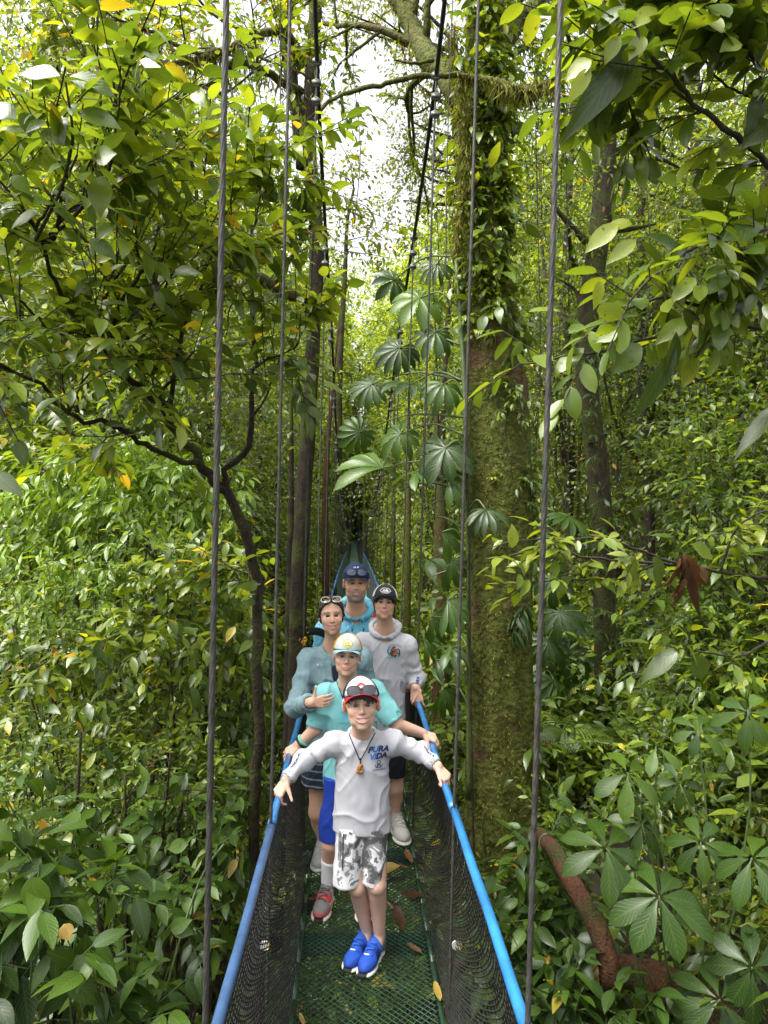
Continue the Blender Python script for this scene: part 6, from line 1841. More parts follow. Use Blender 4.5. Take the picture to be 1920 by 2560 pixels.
# ================= boy in front
def boy_front():
    hR = on_deck(P(917, 2368, 3.42)); hL = on_deck(P(948, 2380, 3.39))
    O = on_deck(P(905, 2420, 3.3))
    root = thing("person", "smiling boy in front in a white print shirt and camouflage shorts, hands on both rails", "person", O)
    H = Head(P(903, 1762, 3.235), .107, yaw=R(2), pitch=R(-9), roll=R(-3))
    d = 3.31
    nb = P(905, 1842, d + .01)
    shR, shL = P(838, 1852, d), P(978, 1850, d)
    gR, gL = rail_pt(-1, 3.24), rail_pt(1, 3.27)
    wR = gR + np.array([0.035, 0.02, .080]); wL = gL + np.array([-.035, -.01, .075])
    elR = (shR + wR) / 2 + np.array([-.03, .045, -.012]); elL = (shL + wL) / 2 + np.array([.03, .045, -.01])
    hipR, hipL = P(874, 2085, d + .02), P(944, 2085, d + .02)
    knR, knL = P(893, 2216, d + .0), P(943, 2212, d - .02)
    anR, anL = hR + np.array([0.0, -.03, .085]), hL + np.array([-.002, -.03, .085])
    f = Field(np.array([gR[0] - .12, O[1] - .35, O[2] - .01]), np.array([gL[0] + .14, O[1] + .4, H.c[2] + .14]), .004)
    head_field(f, H, nb, .044, smile=.13, open_=.060, ear=1.12, jaw=.86, nose=.85, wide=1.07)
    f.chain([nb, P(905, 1870, d + .02), P(905, 1950, d + .02), P(908, 2060, d + .02)], [.05, .055, .055, .06], .03)
    f.chain([P(880, 1866, d + .02), shR + [0, 0, -.012], elR, wR], [.034, .033, .031, .024], .012); f.chain([P(935, 1866, d + .02), shL + [0, 0, -.012], elL, wL], [.034, .033, .031, .024], .012)
    # right hand drapes over the rail, left hand closes round it
    hand(f, wR, np.array([-.52, -.32, -.80]), np.array([.55, .45, -.65]), .150, 1, (38, 48, 35), .06, thumb=np.array([.42, -.45, -.80]), tcurl=10)
    hand(f, wL, np.array([.55, -.35, -.55]), np.array([-.35, .35, -1.0]), .140, -1, (48, 75, 55), .03, thumb=np.array([.15, -.75, -.75]), tcurl=40)
    f.chain([P(905, 2060, d + .02), hipR, knR, (knR * .55 + anR * .45) + np.array([0, .018, 0]), anR], [.055, .048, .042, .0385, .0235], .006)
    f.chain([P(905, 2060, d + .02), hipL, knL, (knL * .55 + anL * .45) + np.array([0, .018, 0]), anL], [.055, .046, .043, .0385, .0235], .006)
    for kn in (knR, knL): f.ell(kn + np.array([0, -.018, 0]), (.034, .03, .04), k=.006)
    f.cap(anR, hR + np.array([-.03, -.08, .04]), .025, .03); f.cap(anL, hL + np.array([-.03, -.08, .04]), .025, .03)
    body = field_obj("body", f, M_skin, root, O, skin_paint(H, SK, smile=.13, open_=.02, brow=(.13, .08, .05), brow_w=.026, blush=.15, wide=1.07))
    eyes(H, root, O, (.13, .085, .05), SK, 14, 1.07); teeth(H, root, O, .19, -.53, .05)
    # shirt
    f = Field(np.array([gR[0] - .03, O[1] - .3, P(905, 2080, d)[2] - .02]), np.array([gL[0] + .03, O[1] + .35, H.c[2]]), .0055)
    zc = lambda y: float(P(905, y, d)[2])
    X_ = lambda px: float(P(px, 1950, d)[0]); cy = d - .0
    cyw = float(P(905, 1950, d)[1])
    secs = [(zc(2078), X_(908), cyw + .02, .137, .088), (zc(2050), X_(908), cyw + .02, .134, .088), (zc(1990), X_(907), cyw + .02, .129, .086), (zc(1930), X_(906), cyw + .02, .124, .085), (zc(1885), X_(906), cyw + .02, .124, .083), (zc(1858), X_(906), cyw + .02, .118, .076), (zc(1842), X_(905), cyw + .02, .092, .072), (zc(1832), X_(905), cyw + .02, .070, .064), (zc(1824), X_(905), cyw + .025, .058, .054)]
    add_loft(f, secs, .03)
    f.chain([P(870, 1862, d + .02), shR + np.array([0, .005, -.012]), elR, wR + (elR - wR) * .04], [.056, .053, .043, .030], .03)
    f.chain([P(940, 1862, d + .02), shL + np.array([0, .005, -.012]), elL, wL + (elL - wL) * .04], [.056, .053, .043, .030], .03)
    cuff_cut(f, wR + (elR - wR) * .06, wR - elR, .1, .025); cuff_cut(f, wL + (elL - wL) * .06, wL - elL, .1, .025)
    neck_cut(f, nb + np.array([0, -.010, .050]), .058)
    disp = arm_folds(folds(.0075, 12, 4.2, .0025, 3), [(shR, elR, .06), (elR, wR, .05), (shL, elL, .06), (elL, wL, .05)], .0065, 40)
    zz0 = zc(2078)
    shirt = field_obj("shirt", f, M_sport, root, O, WHITE, disp)
    bv = bvh_of(shirt, O)
    mb = MB()      # ribbed collar
    th = np.linspace(0, 2 * np.pi, 33)
    cpts = []
    cpts = [nb + np.array([.064 * math.cos(t), .004 + .060 * math.sin(t), .016 + .020 * math.sin(t)]) for t in th]
    tube(mb, smooth_path(cpts, 40), .0062, 8, cap=False, c=(.66, .66, .69)); mb.build("collar", M_sport, shirt, O)
    ct = lambda x, y: P(945, 1892, d - .1) + R0 * x + U0 * y
    navy, blue = (.015, .03, .11), (.04, .17, .55)
    polys = []
    for word, ox, dy, lim in (("PURA", 1.05, .008, (-.022, .002)), ("VIDA", .95, -.024, (-1, -.004))):
        v, fc = text2(word, .036, .22, .0016, ox); v = [(x, y + dy + x * .12) for x, y in v]
        mid_ = [np.mean([v[k][0] for k in q]) for q in fc]
        polys.append((v, [q for q, xm in zip(fc, mid_) if lim[0] < xm < lim[1]], blue)); polys.append((v, [q for q, xm in zip(fc, mid_) if not lim[0] < xm < lim[1]], navy))
    polys.append((*stroke2([(.004 + .008 * math.cos(t), -.040 + .008 * math.sin(t)) for t in np.linspace(0, 6.3, 16)], .0028), navy))
    polys.append((*stroke2([(-.004, -.062), (.000, -.05), (.008, -.05), (.013, -.062)], .005), navy))
    polys.append((*stroke2([(-.012, -.05), (-.008, -.063), (.018, -.063), (.021, -.05)], .003), navy))
    v, fc = text2("COSTA RICA", .0095, .1, .0003, 1.1); polys.append(([(x + .005, y - .076) for x, y in v], fc, navy))
    pl = [(v, fc, c) for v, fc, c in polys]
    decal("print", pl, bv, ct, F0, shirt, O)
    # dark lettering running down both sleeves
    for a, b, sg in ((elR, wR, -1), (elL, wL, 1)):
        dd = nrm(b - a); u_ = nrm(np.cross(dd, F0)); u_ = u_ if u_[2] > 0 else -u_
        tw_ = lambda x, y: a + (b - a) * .35 + dd * x + u_ * y - F0 * .1 + U0 * .1
        v, fc = text2("VIDA", .03, .2, .001)
        decal("print", [(v, fc, navy)], bv, lambda x, y: a * .62 + b * .38 + dd * (x * sg) + u_ * (y * .7 + .012) - F0 * .05 + U0 * .12, F0 * .25 - U0, shirt, O)
    # shorts
    f = Field(np.array([O[0] - .28, O[1] - .25, knR[2] - .03]), np.array([O[0] + .28, O[1] + .3, hipR[2] + .12]), .0055)
    hemz = float(P(905, 2207, d)[2]); topz = zc(2062)
    xr, xl = X_(874), X_(938)
    add_loft(f, [(hemz - .002, xr - .003, cyw + .012, .070, .076), (hemz + .05, xr - .001, cyw + .015, .069, .078), (hemz + .12, xr + .002, cyw + .02, .067, .085), (topz, xr + .01, cyw + .02, .07, .085)], .01, 2.2)
    add_loft(f, [(hemz + .006, xl + .001, cyw + .0, .050, .070), (hemz + .05, xl + .002, cyw + .005, .055, .075), (hemz + .12, xl + .003, cyw + .015, .062, .083), (topz, xl - .005, cyw + .02, .07, .085)], .012, 2.2)
    shc = lambda V: np.where(((V[:, 2:3] < hemz + .020 + .010 * (V[:, 0:1] > X_(908))) | ((V[:, 0:1] < xr - .046) & (V[:, 1:2] < cyw + .06))), 1.0, 0.0) * np.ones((1, 3))
    sh = field_obj("shorts", f, camo_mat(), root, O, shc, folds(.005, 15, 5, .0018, 9))
    bvs = bvh_of(sh, O)
    decal("seam", [(*stroke2([(0, y) for y in np.linspace(.02, -.16, 12)], .006), (.05, .05, .055))], bvs, lambda x, y: np.array([xr - .057 + x, cyw - .2, topz + y - .02]), np.array([.25, 1, 0]), sh, O)
    # socks and shoes
    for an, h_ in ((anR, hR), (anL, hL)):
        mb = MB(); tube(mb, [an + np.array([0, 0, -.05]), an + np.array([0, 0.002, .0]), an + np.array([0, .004, .028])], [.034, .030, .0285], 16, c=(.20, .21, .19)); mb.build("sock", M_cloth, root, O)
    bl = (.02, .085, .46)
    cols = dict(upper=bl, sole=(.72, .70, .64), tip=(.02, .02, .022), patches=[(lambda q: (np.abs(q[:, 0]) > .115) & (q[:, 1] > .42) & (q[:, 1] < .56) & (q[:, 2] > .17), (.012, .03, .14)), (lambda q: (q[:, 1] > .72) & (q[:, 2] < .24), (.018, .07, .38)),
                (lambda q: (q[:, 1] < .08) & (q[:, 2] > .38), (.35, .6, .8)), (lambda q: (np.abs(q[:, 0]) > .135) & (np.abs(q[:, 2] - .16 - .1 * (q[:, 1] - .4)) < .02) & (q[:, 1] > .2) & (q[:, 1] < .6), (.01, .02, .09))])
    for h_, td in ((hR, (-.095, -.20, 0)), (hL, (-.085, -.20, 0))):
        so, bvv, Wp = shoe(root, O, h_, td, .222, cols, strap=(.035, .13, .56), laces=(.03, .12, .52))
        decal("mark", [(*stroke2([(-.010, 0), (.004, .002), (.014, -.003)], .006), (.8, .8, .8))], bvv, lambda x, y: Wp(.02 + x * 5, .66 + y * 5, .8), np.array([0, 0, -1.0]), so, O, .002)
    # hair, cap, sunglasses, necklace, bracelet
    e = .15
    f = Field(H.c - e, H.c + e, .0035)
    H.ell(f, (0, .14, .28), (.725, .87, .74), .02)
    hz = H.w((0, 0, .12)); upv = H.M @ np.array([0, -.25, 1.0])
    f.cut(lambda X, Y, Z: (X - hz[0]) * upv[0] + (Y - hz[1]) * upv[1] + (Z - hz[2]) * upv[2], H.c - e, H.c + e)
    H.ell(f, (0, -.75, -.16), (.66, .62, .42), .02, True)
    for q in range(9):
        x0 = -.48 + .12 * q
        H.cap(f, (x0, -.62 + .25 * x0 * x0, .42), (x0 + .10 + .02 * (q % 3), -.70 + .3 * x0 * x0, .22 - .05 * (q % 2) - .05 * (x0 > .1)), .10, .04, .03)
    for sx in (-1, 1): H.cap(f, (sx * .66, -.1, .35), (sx * .63, -.2, .08), .07, .03, .05)
    field_obj("hair", f, M_hair, root, O, (.035, .02, .012), lambda V, n: .0012 * vnoise(V * np.array([180, 60, 40]), 5))
    dome = cap_hat(H, root, O, (.52, .51, .485), (.012, .018, .045), (.50, .02, .04), (.02, .02, .03), tilt=.17, brim=.56, z0=.34, split=60, edge=(.55, .025, .05))
    bvc = bvh_of(dome, O)
    decal("emblem", [(*stroke2([(.018 * math.cos(t), .021 * math.sin(t)) for t in np.linspace(.6, 5.7, 18)], .008), (.55, .03, .06)), (*stroke2([(-.004, -.006), (.006, -.012), (.002, -.022)], .006), (.55, .03, .06))], bvc, lambda x, y: H.w((x / H.hh, -2, 1.07 + y / H.hh)), H.M @ np.array([0, 1.0, -.25]), dome, O)
    shades(H, dome, O, (0, -.83, .66), .32, (.02, .022, .03), .275, .205, .315, .55, .022, 2.8, .70)
    mb = MB()
    nl = []
    for t in np.linspace(0, 1, 15):
        nl.append(P(872 + 27 * t, 1834 + 66 * t, d - .3))
    nr_ = [P(938 - 36 * t, 1832 + 68 * t, d - .3) for t in np.linspace(0, 1, 15)]
    pend = None
    for side_ in (nl, nr_):
        w = onto(bv, side_, None, .005)
        tube(mb, smooth_path(w, 24), .0022, 6, c=(.02, .016, .015)); pend = w[-1]
    w = onto(bv, [P(901, y, d - .25) for y in (1896, 1904, 1912)], None, .006)
    tube(mb, w, .003, 6, c=(.02, .016, .015))
    nk = mb.build("necklace", M_cloth, root, O)
    pc = onto(bv, [P(900, 1922, d - .25)], None, .010)[0]
    f = Field(pc - .04, pc + .04, .002)
    cpt = [pc + R0 * x + U0 * z for x, z in ((.004, .016), (-.002, .008), (-.006, -.002), (-.008, -.012), (.002, -.015), (.010, -.014))]
    f.chain(cpt, [.0075, .008, .009, .009, .008, .006], .005); f.cap(pc + R0 * .004 + U0 * .014, pc + R0 * .013 + U0 * .010, .006, .004, .004)
    field_obj("pendant", f, M_print, nk, O, lambda V: np.where(vnoise(V * 330, 2)[:, None] > 0, (.42, .17, .05), (.22, .11, .03)))
    mb = MB(); q = wR + (elR - wR) * -.02; dd = nrm(wR - elR); a1, a2 = nrm(np.cross(dd, U0)), None; a2 = np.cross(dd, a1)
    tube(mb, [q + .0275 * (math.cos(t) * a1 + math.sin(t) * a2) for t in np.linspace(0, 6.283, 24)], .0035, 6, cap=False, c=(.45, .42, .38)); mb.build("bracelet", M_cloth, root, O)
    return root
boy_front()

# ================= boy in the aqua shirt
def boy_aqua():
    d = 3.80
    O = on_deck(P(865, 2285, 3.75))
    root = thing("person", "boy in aqua T-shirt, blue shorts and yellow-sided white cap, standing second in line", "person", O)
    H = Head(P(868, 1640, 3.72), .099, yaw=R(0), pitch=R(-4), roll=R(3))
    nb = P(872, 1712, d - .01)
    shR, shL = P(816, 1728, d), P(932, 1724, d)
    elR, elL = P(790, 1822, d), P(992, 1812, d - .02)
    gR, gL = rail_pt(-1, 3.86), rail_pt(1, 3.82)
    wR = gR + np.array([.045, -.03, .055]); wL = gL + np.array([-.05, .0, .055])
    hR = on_deck(P(820, 2250, 3.84)); hL = on_deck(P(924, 2250, 3.84))
    hipR, hipL = P(845, 1965, d + .02), P(905, 1965, d + .02)
    knR, knL = P(828, 2110, d - .03), P(915, 2110, d - .02)
    anR, anL = hR + np.array([-.003, -.03, .085]), hL + np.array([0, -.03, .085])
    f = Field(np.array([gR[0] - .14, O[1] - .3, O[2] - .01]), np.array([gL[0] + .14, O[1] + .4, H.c[2] + .13]), .0045)
    head_field(f, H, nb, .046, smile=.05, open_=0, ear=.95, eye_open=.055, jaw=.88, nose=.88, wide=1.05)
    f.chain([nb, P(872, 1760, d + .02), P(872, 1860, d + .02), P(873, 1950, d + .02)], [.05, .055, .055, .06], .03)
    f.chain([P(850, 1735, d + .02), shR, elR, wR], [.034, .036, .036, .026], .012); f.chain([P(898, 1735, d + .02), shL, elL, wL], [.034, .036, .037, .027], .012)
    hand(f, wR, np.array([-.75, -.15, -.62]), np.array([.1, .55, -.9]), .150, 1, (20, 45, 35), .05, thumb=np.array([-.2, -.2, -1.0]), tcurl=10)
    hand(f, wL, np.array([.85, -.1, -.30]), np.array([.05, .3, -1.0]), .150, -1, (35, 65, 45), .03, thumb=np.array([.3, -.6, -.8]), tcurl=30)
    f.chain([P(872, 1940, d + .02), hipR, knR, knR * .55 + anR * .45 + np.array([0, .02, 0]), anR], [.055, .052, .05, .042, .026], .006)
    f.chain([P(872, 1940, d + .02), hipL, knL, knL * .55 + anL * .45 + np.array([0, .02, 0]), anL], [.055, .052, .05, .042, .026], .006)
    f.cap(anR, hR + np.array([0, -.1, .04]), .028, .03); f.cap(anL, hL + np.array([0, -.1, .04]), .028, .03)
    field_obj("body", f, M_skin, root, O, skin_paint(H, SK * [.98, .96, .95], smile=.05, brow=(.12, .07, .05), brow_w=.028, blush=.18, wide=1.05))
    eyes(H, root, O, (.07, .05, .035), SK, 15, 1.05)
    zc = lambda y: float(P(872, y, d)[2]); X_ = lambda px: float(P(px, 1800, d)[0]); cyw = float(P(872, 1800, d)[1])
    aqua = (.20, .50, .51)
    f = Field(np.array([X_(745), O[1] - .3, zc(1970)]), np.array([X_(1025), O[1] + .35, H.c[2]]), .006)
    add_loft(f, [(zc(1962), X_(872), cyw + .02, .132, .09), (zc(1930), X_(872), cyw + .02, .128, .09), (zc(1860), X_(872), cyw + .02, .122, .088), (zc(1800), X_(873), cyw + .02, .119, .088), (zc(1755), X_(873), cyw + .02, .125, .084), (zc(1730), X_(873), cyw + .02, .117, .074), (zc(1712), X_(872), cyw + .025, .09, .064), (zc(1696), X_(872), cyw + .03, .055, .048)], .03)
    cR, cL = shR + (elR - shR) * .93, shL + (elL - shL) * .88
    f.chain([P(850, 1738, d + .02), shR + np.array([0, 0, -.01]), elR + (elR - shR) * .1], [.060, .056, .060], .025)
    f.chain([P(896, 1738, d + .02), shL + np.array([0, 0, -.01]), elL + (elL - shL) * .1], [.060, .056, .058], .025)
    cuff_cut(f, cR, elR - shR, .13, .05); cuff_cut(f, cL, elL - shL, .13, .05)
    neck_cut(f, nb + np.array([0, -.012, .026]), .055)
    shirt = field_obj("shirt", f, M_sport, root, O, aqua, folds(.0095, 12, 4.5, .003, 13))
    bv = bvh_of(shirt, O)
    decal("print", [(*grid2(-.045, -.10, .05, .065, 8), (.16, .50, .58)), ([(-.038, -.055), (-.02, -.03), (-.006, -.018), (.008, -.03), (.012, -.052), (-.012, -.06)], [(0, 1, 2), (0, 2, 3), (0, 3, 4), (0, 4, 5)], (.03, .25, .50))], bv, lambda x, y: P(866, 1778, d - .2) + R0 * x + U0 * y, F0, shirt, O)
    mb = MB()
    for a, b in (((838, 1692), (872, 1790)), ((905, 1692), (880, 1790))):
        w = onto(bv, [P(a[0] + (b[0] - a[0]) * t, a[1] + (b[1] - a[1]) * t, d - .25) for t in np.linspace(0, 1, 12)], None, .006)
        tube(mb, smooth_path(w, 18), .0025, 6, c=(.02, .02, .022))
    mb.build("necklace", M_cloth, root, O)
    f = Field(np.array([X_(790), O[1] - .25, knR[2] - .03]), np.array([X_(960), O[1] + .3, hipR[2] + .1]), .007)
    hz = float(P(872, 2094, d)[2]); tz = zc(1940)
    for x_ in (X_(840), X_(908)):
        add_loft(f, [(hz, x_, cyw, .078, .085), (hz + .1, x_, cyw + .01, .076, .088), (hz + .22, x_ + (X_(872) - x_) * .2, cyw + .02, .074, .09), (tz, x_ + (X_(872) - x_) * .35, cyw + .02, .085, .09)], .015)
    field_obj("shorts", f, M_sport, root, O, (.012, .045, .32), folds(.005, 14, 5, .002, 6))
    for an, kn in ((anR, knR), (anL, knL)):
        mb = MB(); top = an + (kn - an) * .60
        pts = smooth_path([an + np.array([0, 0, -.05]), an, an + (kn - an) * .3 + np.array([0, .012, 0]), top + np.array([0, .014, 0])], 16)
        tube(mb, pts, np.interp(np.linspace(0, 1, 16), [0, .2, .6, 1], [.036, .033, .041, .047]), 18, c=(.72, .72, .75)); mb.build("sock", M_cloth, root, O)
    cols = dict(upper=(.20, .195, .19), sole=(.72, .70, .66), tip=(.02, .02, .02), patches=[(lambda q: (q[:, 1] > .45) & (q[:, 1] < .62) & (q[:, 2] > .14), (.62, .07, .08)), (lambda q: (q[:, 1] > .62) & (q[:, 2] < .2), (.55, .09, .09)), (lambda q: (np.abs(q[:, 0]) > .13) & (q[:, 2] < .26) & (q[:, 1] < .5), (.42, .10, .11)),
                (lambda q: (np.abs(q[:, 0]) > .12) & (np.abs(q[:, 2] - .18 - .2 * (q[:, 1] - .4) ** 2 * 4) < .022) & (q[:, 1] > .2) & (q[:, 1] < .62), (.75, .72, .68))])
    for h_ in (hR, hL): shoe(root, O, h_, (-.04, -.23, 0), .245, cols, laces=(.10, .10, .105))
    e = .15
    f = Field(H.c - e, H.c + e, .004)
    H.ell(f, (0, .16, .26), (.72, .85, .74), .02)
    hz2 = H.w((0, 0, .22)); uv_ = H.M @ np.array([0, -.35, 1.0])
    f.cut(lambda X, Y, Z: (X - hz2[0]) * uv_[0] + (Y - hz2[1]) * uv_[1] + (Z - hz2[2]) * uv_[2], H.c - e, H.c + e)
    H.ell(f, (0, -.75, -.16), (.66, .62, .42), .02, True)
    for sx in (-1, 1): H.cap(f, (sx * .64, -.12, .35), (sx * .60, -.24, .06), .08, .03, .05)
    H.cap(f, (-.40, -.60, .31), (.40, -.60, .31), .11, .11, .04)
    field_obj("hair", f, M_hair, root, O, (.03, .018, .011), lambda V, n: .0012 * vnoise(V * np.array([180, 60, 40]), 5))
    dome = cap_hat(H, root, O, (.52, .52, .50), (.50, .27, .02), (.22, .50, .62), (.05, .09, .11), tilt=.09, brim=.55, z0=.33, split=62, edge=(.30, .58, .68))
    bvc = bvh_of(dome, O)
    ring = stroke2([(.0235 * math.cos(t), .022 * math.sin(t)) for t in np.linspace(0, 6.3, 30)], .005)
    decal("emblem", [(*disc2(0, 0, .021, .020, 20, 3), (.80, .78, .60)), (*ring, (.62, .42, .05)), (*disc2(-.002, -.004, .016, .013, 16, 2), (.66, .48, .08)), ([(-.009, -.010), (.014, -.010), (.004, .014)], [(0, 1, 2)], (.03, .30, .36)), (*stroke2([(-.012, -.012), (.014, -.012)], .004), (.1, .25, .3))], bvc,
          lambda x, y: H.w((x / H.hh - .03, -2, .99 + y / H.hh)), H.M @ np.array([0, 1.0, -.2]), dome, O)
    dd = nrm(wR - elR); a1 = nrm(np.cross(dd, U0)); a2 = np.cross(dd, a1)
    for off, rr_, c in ((.035, .0075, (.16, .55, .42)), (.018, .005, (.02, .03, .03))):
        mb = MB(); q = wR - dd * off
        tube(mb, [q + .031 * (math.cos(t) * a1 + math.sin(t) * a2) for t in np.linspace(0, 6.283, 24)], rr_, 8, cap=False, c=c); mb.build("wristband", M_cloth, root, O)
boy_aqua()

# ================= woman in the denim jacket
def woman():
    d = 4.28
    O = on_deck(P(825, 2190, 4.25))
    root = thing("person", "smiling dark-haired woman in pale denim jacket and striped skirt, sunglasses on her hair", "person", O)
    H = Head(P(829, 1539, 4.2), .109, yaw=R(4), pitch=R(-3), roll=R(-4))
    nb = P(832, 1612, d)
    shR, shL = P(772, 1645, d), P(902, 1642, d)
    elR, elL = P(738, 1768, d - .16), P(922, 1750, d + .05)
    wR, wL = P(777, 1756, 3.66), P(925, 1830, d)
    hipR, hipL = P(800, 1880, d + .02), P(862, 1880, d + .02)
    hR, hL = on_deck(P(806, 2165, 4.35)), on_deck(P(848, 2165, 4.3))
    knR, knL = P(798, 2030, d), P(850, 2030, d)
    anR, anL = hR + np.array([0, -.03, .09]), hL + np.array([0, -.03, .09])
    f = Field(np.array([elR[0] - .12, wR[1] - .2, O[2] - .01]), np.array([elL[0] + .15, O[1] + .35, H.c[2] + .13]), .005)
    head_field(f, H, nb, .043, smile=.15, open_=.045, wide=.98, ear=.85, jaw=.86, nose=.9, eye_open=.058)
    f.chain([nb, P(833, 1670, d + .02), P(833, 1760, d + .02), P(830, 1870, d + .03)], [.055, .06, .055, .07], .03)
    f.chain([P(800, 1648, d + .02), shR, elR, wR], [.05, .048, .04, .026], .03); f.chain([P(868, 1648, d + .02), shL, elL, wL], [.05, .048, .04, .026], .03)
    tips = []
    hand(f, wR, np.array([.95, -.10, .10]), np.array([.25, 1, .1]), .140, 1, (20, 30, 25), .01, thumb=np.array([.12, -.15, 1.0]), tips=tips, tcurl=0)
    hand(f, wL, np.array([0, -.1, -1]), np.array([-.5, .5, 0]), .16, 1)
    f.chain([P(830, 1860, d + .03), hipR, knR, knR * .6 + anR * .4 + np.array([0, .02, 0]), anR], [.07, .075, .058, .052, .03], .03)
    f.chain([P(830, 1860, d + .03), hipL, knL, knL * .6 + anL * .4 + np.array([0, .02, 0]), anL], [.07, .075, .058, .052, .03], .03)
    field_obj("body", f, M_skin, root, O, skin_paint(H, SK * [.97, .92, .88], lip_c=(.42, .11, .10), smile=.15, brow=(.06, .035, .025), brow_w=.022, blush=.15, wide=.98, tips=tips, tip_c=(.78, .74, .72)))
    eyes(H, root, O, (.06, .035, .02), SK * .9, 9, .98); teeth(H, root, O, .19, -.515, .04)
    zc = lambda y: float(P(832, y, d)[2]); X_ = lambda px: float(P(px, 1700, d)[0]); cyw = float(P(832, 1700, d)[1])
    den = np.array([.22, .32, .355])
    f = Field(np.array([elR[0] - .13, wR[1] - .1, zc(1870)]), np.array([elL[0] + .15, O[1] + .35, H.c[2]]), .006)
    add_loft(f, [(zc(1862), X_(832), cyw + .02, .165, .115), (zc(1820), X_(832), cyw + .02, .158, .11), (zc(1760), X_(833), cyw + .02, .152, .11), (zc(1700), X_(834), cyw + .02, .165, .115), (zc(1660), X_(836), cyw + .02, .172, .105), (zc(1635), X_(836), cyw + .02, .15, .085), (zc(1615), X_(834), cyw + .025, .085, .065), (zc(1598), X_(833), cyw + .03, .06, .055)], .03)
    f.chain([P(800, 1652, d + .02), shR + np.array([0, 0, -.01]), elR, wR + (elR - wR) * .05], [.066, .062, .052, .040], .035)
    f.chain([P(868, 1652, d + .02), shL + np.array([0, 0, -.01]), elL, wL], [.066, .062, .052, .040], .035)
    cuff_cut(f, wR + (elR - wR) * .07, wR - elR, .1, .032); cuff_cut(f, wL, wL - elL, .1, .03)
    neck_cut(f, nb + np.array([0, -.012, -.012]), .056)
    # open front: a V down the chest shows the dark top
    vx, vy, vz = X_(838), cyw - .12, zc(1612)
    f.cut(lambda X, Y, Z: np.maximum(np.maximum(np.abs(X - vx - (vz - Z) * .12) - (.045 - .02 * np.clip((vz - Z) / .3, 0, 1)), Y - vy - .055), -(Z - vz + .42) + 0 * X), np.array([vx - .1, vy - .2, vz - .45]), np.array([vx + .12, vy + .1, vz + .08]), .004)
    jk = field_obj("jacket", f, M_denim, root, O, lambda V: den * (1 + .10 * vnoise(V * 30, 3) - .07 * (np.abs(vnoise(V * 13, 4)) < .06))[:, None] * np.ones((1, 3)), arm_folds(folds(.008, 12, 6, .003, 21), [(shR, elR, .072), (elR, wR, .055)], .008, 30))
    bv = bvh_of(jk, O)
    tw_ = lambda x, y: P(790, 1680, d - .3) + R0 * x + U0 * y
    dk = (.16, .25, .29)
    seams = [(*stroke2([(-.06 + .012 * k, .035 - .001 * k) for k in range(11)], .004), dk), (*stroke2([(-.055, .02), (-.055, -.005), (-.01, -.028), (.035, -.005), (.035, .02), (-.055, .02)], .0035), dk), (*stroke2([(-.055, -.008 - .015 * k) for k in range(8)], .0035), dk), (*stroke2([(.035 + .001 * k, -.008 - .015 * k) for k in range(8)], .0035), dk), (*disc2(-.01, -.006, .0065, .0065, 12, 1), (.6, .58, .52))]
    decal("pocket", seams, bv, tw_, F0, jk, O, .003)
    # collar flaps
    for sg, pts in ((-1, [(808, 1600), (792, 1628), (812, 1650), (828, 1640), (822, 1618)]), (1, [(858, 1602), (874, 1628), (862, 1650), (848, 1640), (850, 1618)])):
        v = [P(a, b, d - .11 - .012) for a, b in pts]; w = onto(bv, [P(a, b, d - .4) for a, b in pts], F0, .012)
        mb = MB(); n = len(w); back = w + F0 * .008
        mb.add(np.concatenate([w, back]), [(0, 1, 2, 3)], c=den * 1.05); mb.add(np.concatenate([w, back]), [(0, 3, 4)], c=den * 1.05)
        mb.add(np.concatenate([w, back]), [(k, n + k, n + (k + 1) % n, (k + 1) % n) for k in range(n)], c=den)
        mb.build("collar", M_denim, jk, O, smooth=False)
    f = Field(np.array([X_(832) - .2, O[1] - .25, zc(1860)]), np.array([X_(832) + .2, O[1] + .3, nb[2] + .05]), .007)
    add_loft(f, [(zc(1850), X_(833), cyw + .02, .13, .085), (zc(1760), X_(833), cyw + .02, .125, .085), (zc(1690), X_(834), cyw + .02, .14, .095), (zc(1655), X_(835), cyw + .02, .13, .085), (zc(1635), X_(835), cyw + .025, .09, .07)], .03)
    field_obj("top", f, M_cloth, root, O, (.025, .03, .05), folds(.004, 14, 5, .002, 6))
    f = Field(np.array([X_(832) - .25, O[1] - .25, float(P(832, 1975, d)[2])]), np.array([X_(832) + .25, O[1] + .35, zc(1830)]), .007)
    sz = float(P(832, 1962, d)[2])
    add_loft(f, [(sz, X_(826), cyw + .02, .165, .13), (sz + .12, X_(828), cyw + .02, .16, .125), (zc(1840), X_(832), cyw + .02, .14, .10)], .02)
    field_obj("skirt", f, M_cloth, root, O, lambda V: np.where((np.abs((V[:, 2:3] * 1 - sz) % .045 - .02) < .0025), (.30, .33, .36), (.028, .038, .062)), folds(.008, 16, 3, .002, 8))
    e = .16
    f = Field(H.c - e, H.c + e, .004)
    H.ell(f, (0, .20, .30), (.70, .87, .78), .02)
    H.cap(f, (-.35, .95, -.1), (-.2, 1.0, -.9), .28, .2, .15)
    hz2 = H.w((0, -.30, .40)); uv_ = H.M @ nrm(np.array([0, -1.0, -.75]))
    H.ell(f, (0, -.62, -.12), (.58, .62, .70), .05, True)
    for sx in (-1, 1):
        H.cap(f, (sx * .04, -.56, .93), (sx * .56, -.36, .47), .09, .08, .06); H.cap(f, (sx * .56, -.36, .47), (sx * .66, .05, .0), .08, .08, .06); H.cap(f, (sx * .66, .05, -.05), (sx * .52, .4, -.35), .07, .12, .06)
    field_obj("hair", f, M_hair, root, O, (.022, .013, .009), lambda V, n: .0012 * vnoise(V * np.array([60, 60, 160]), 5))
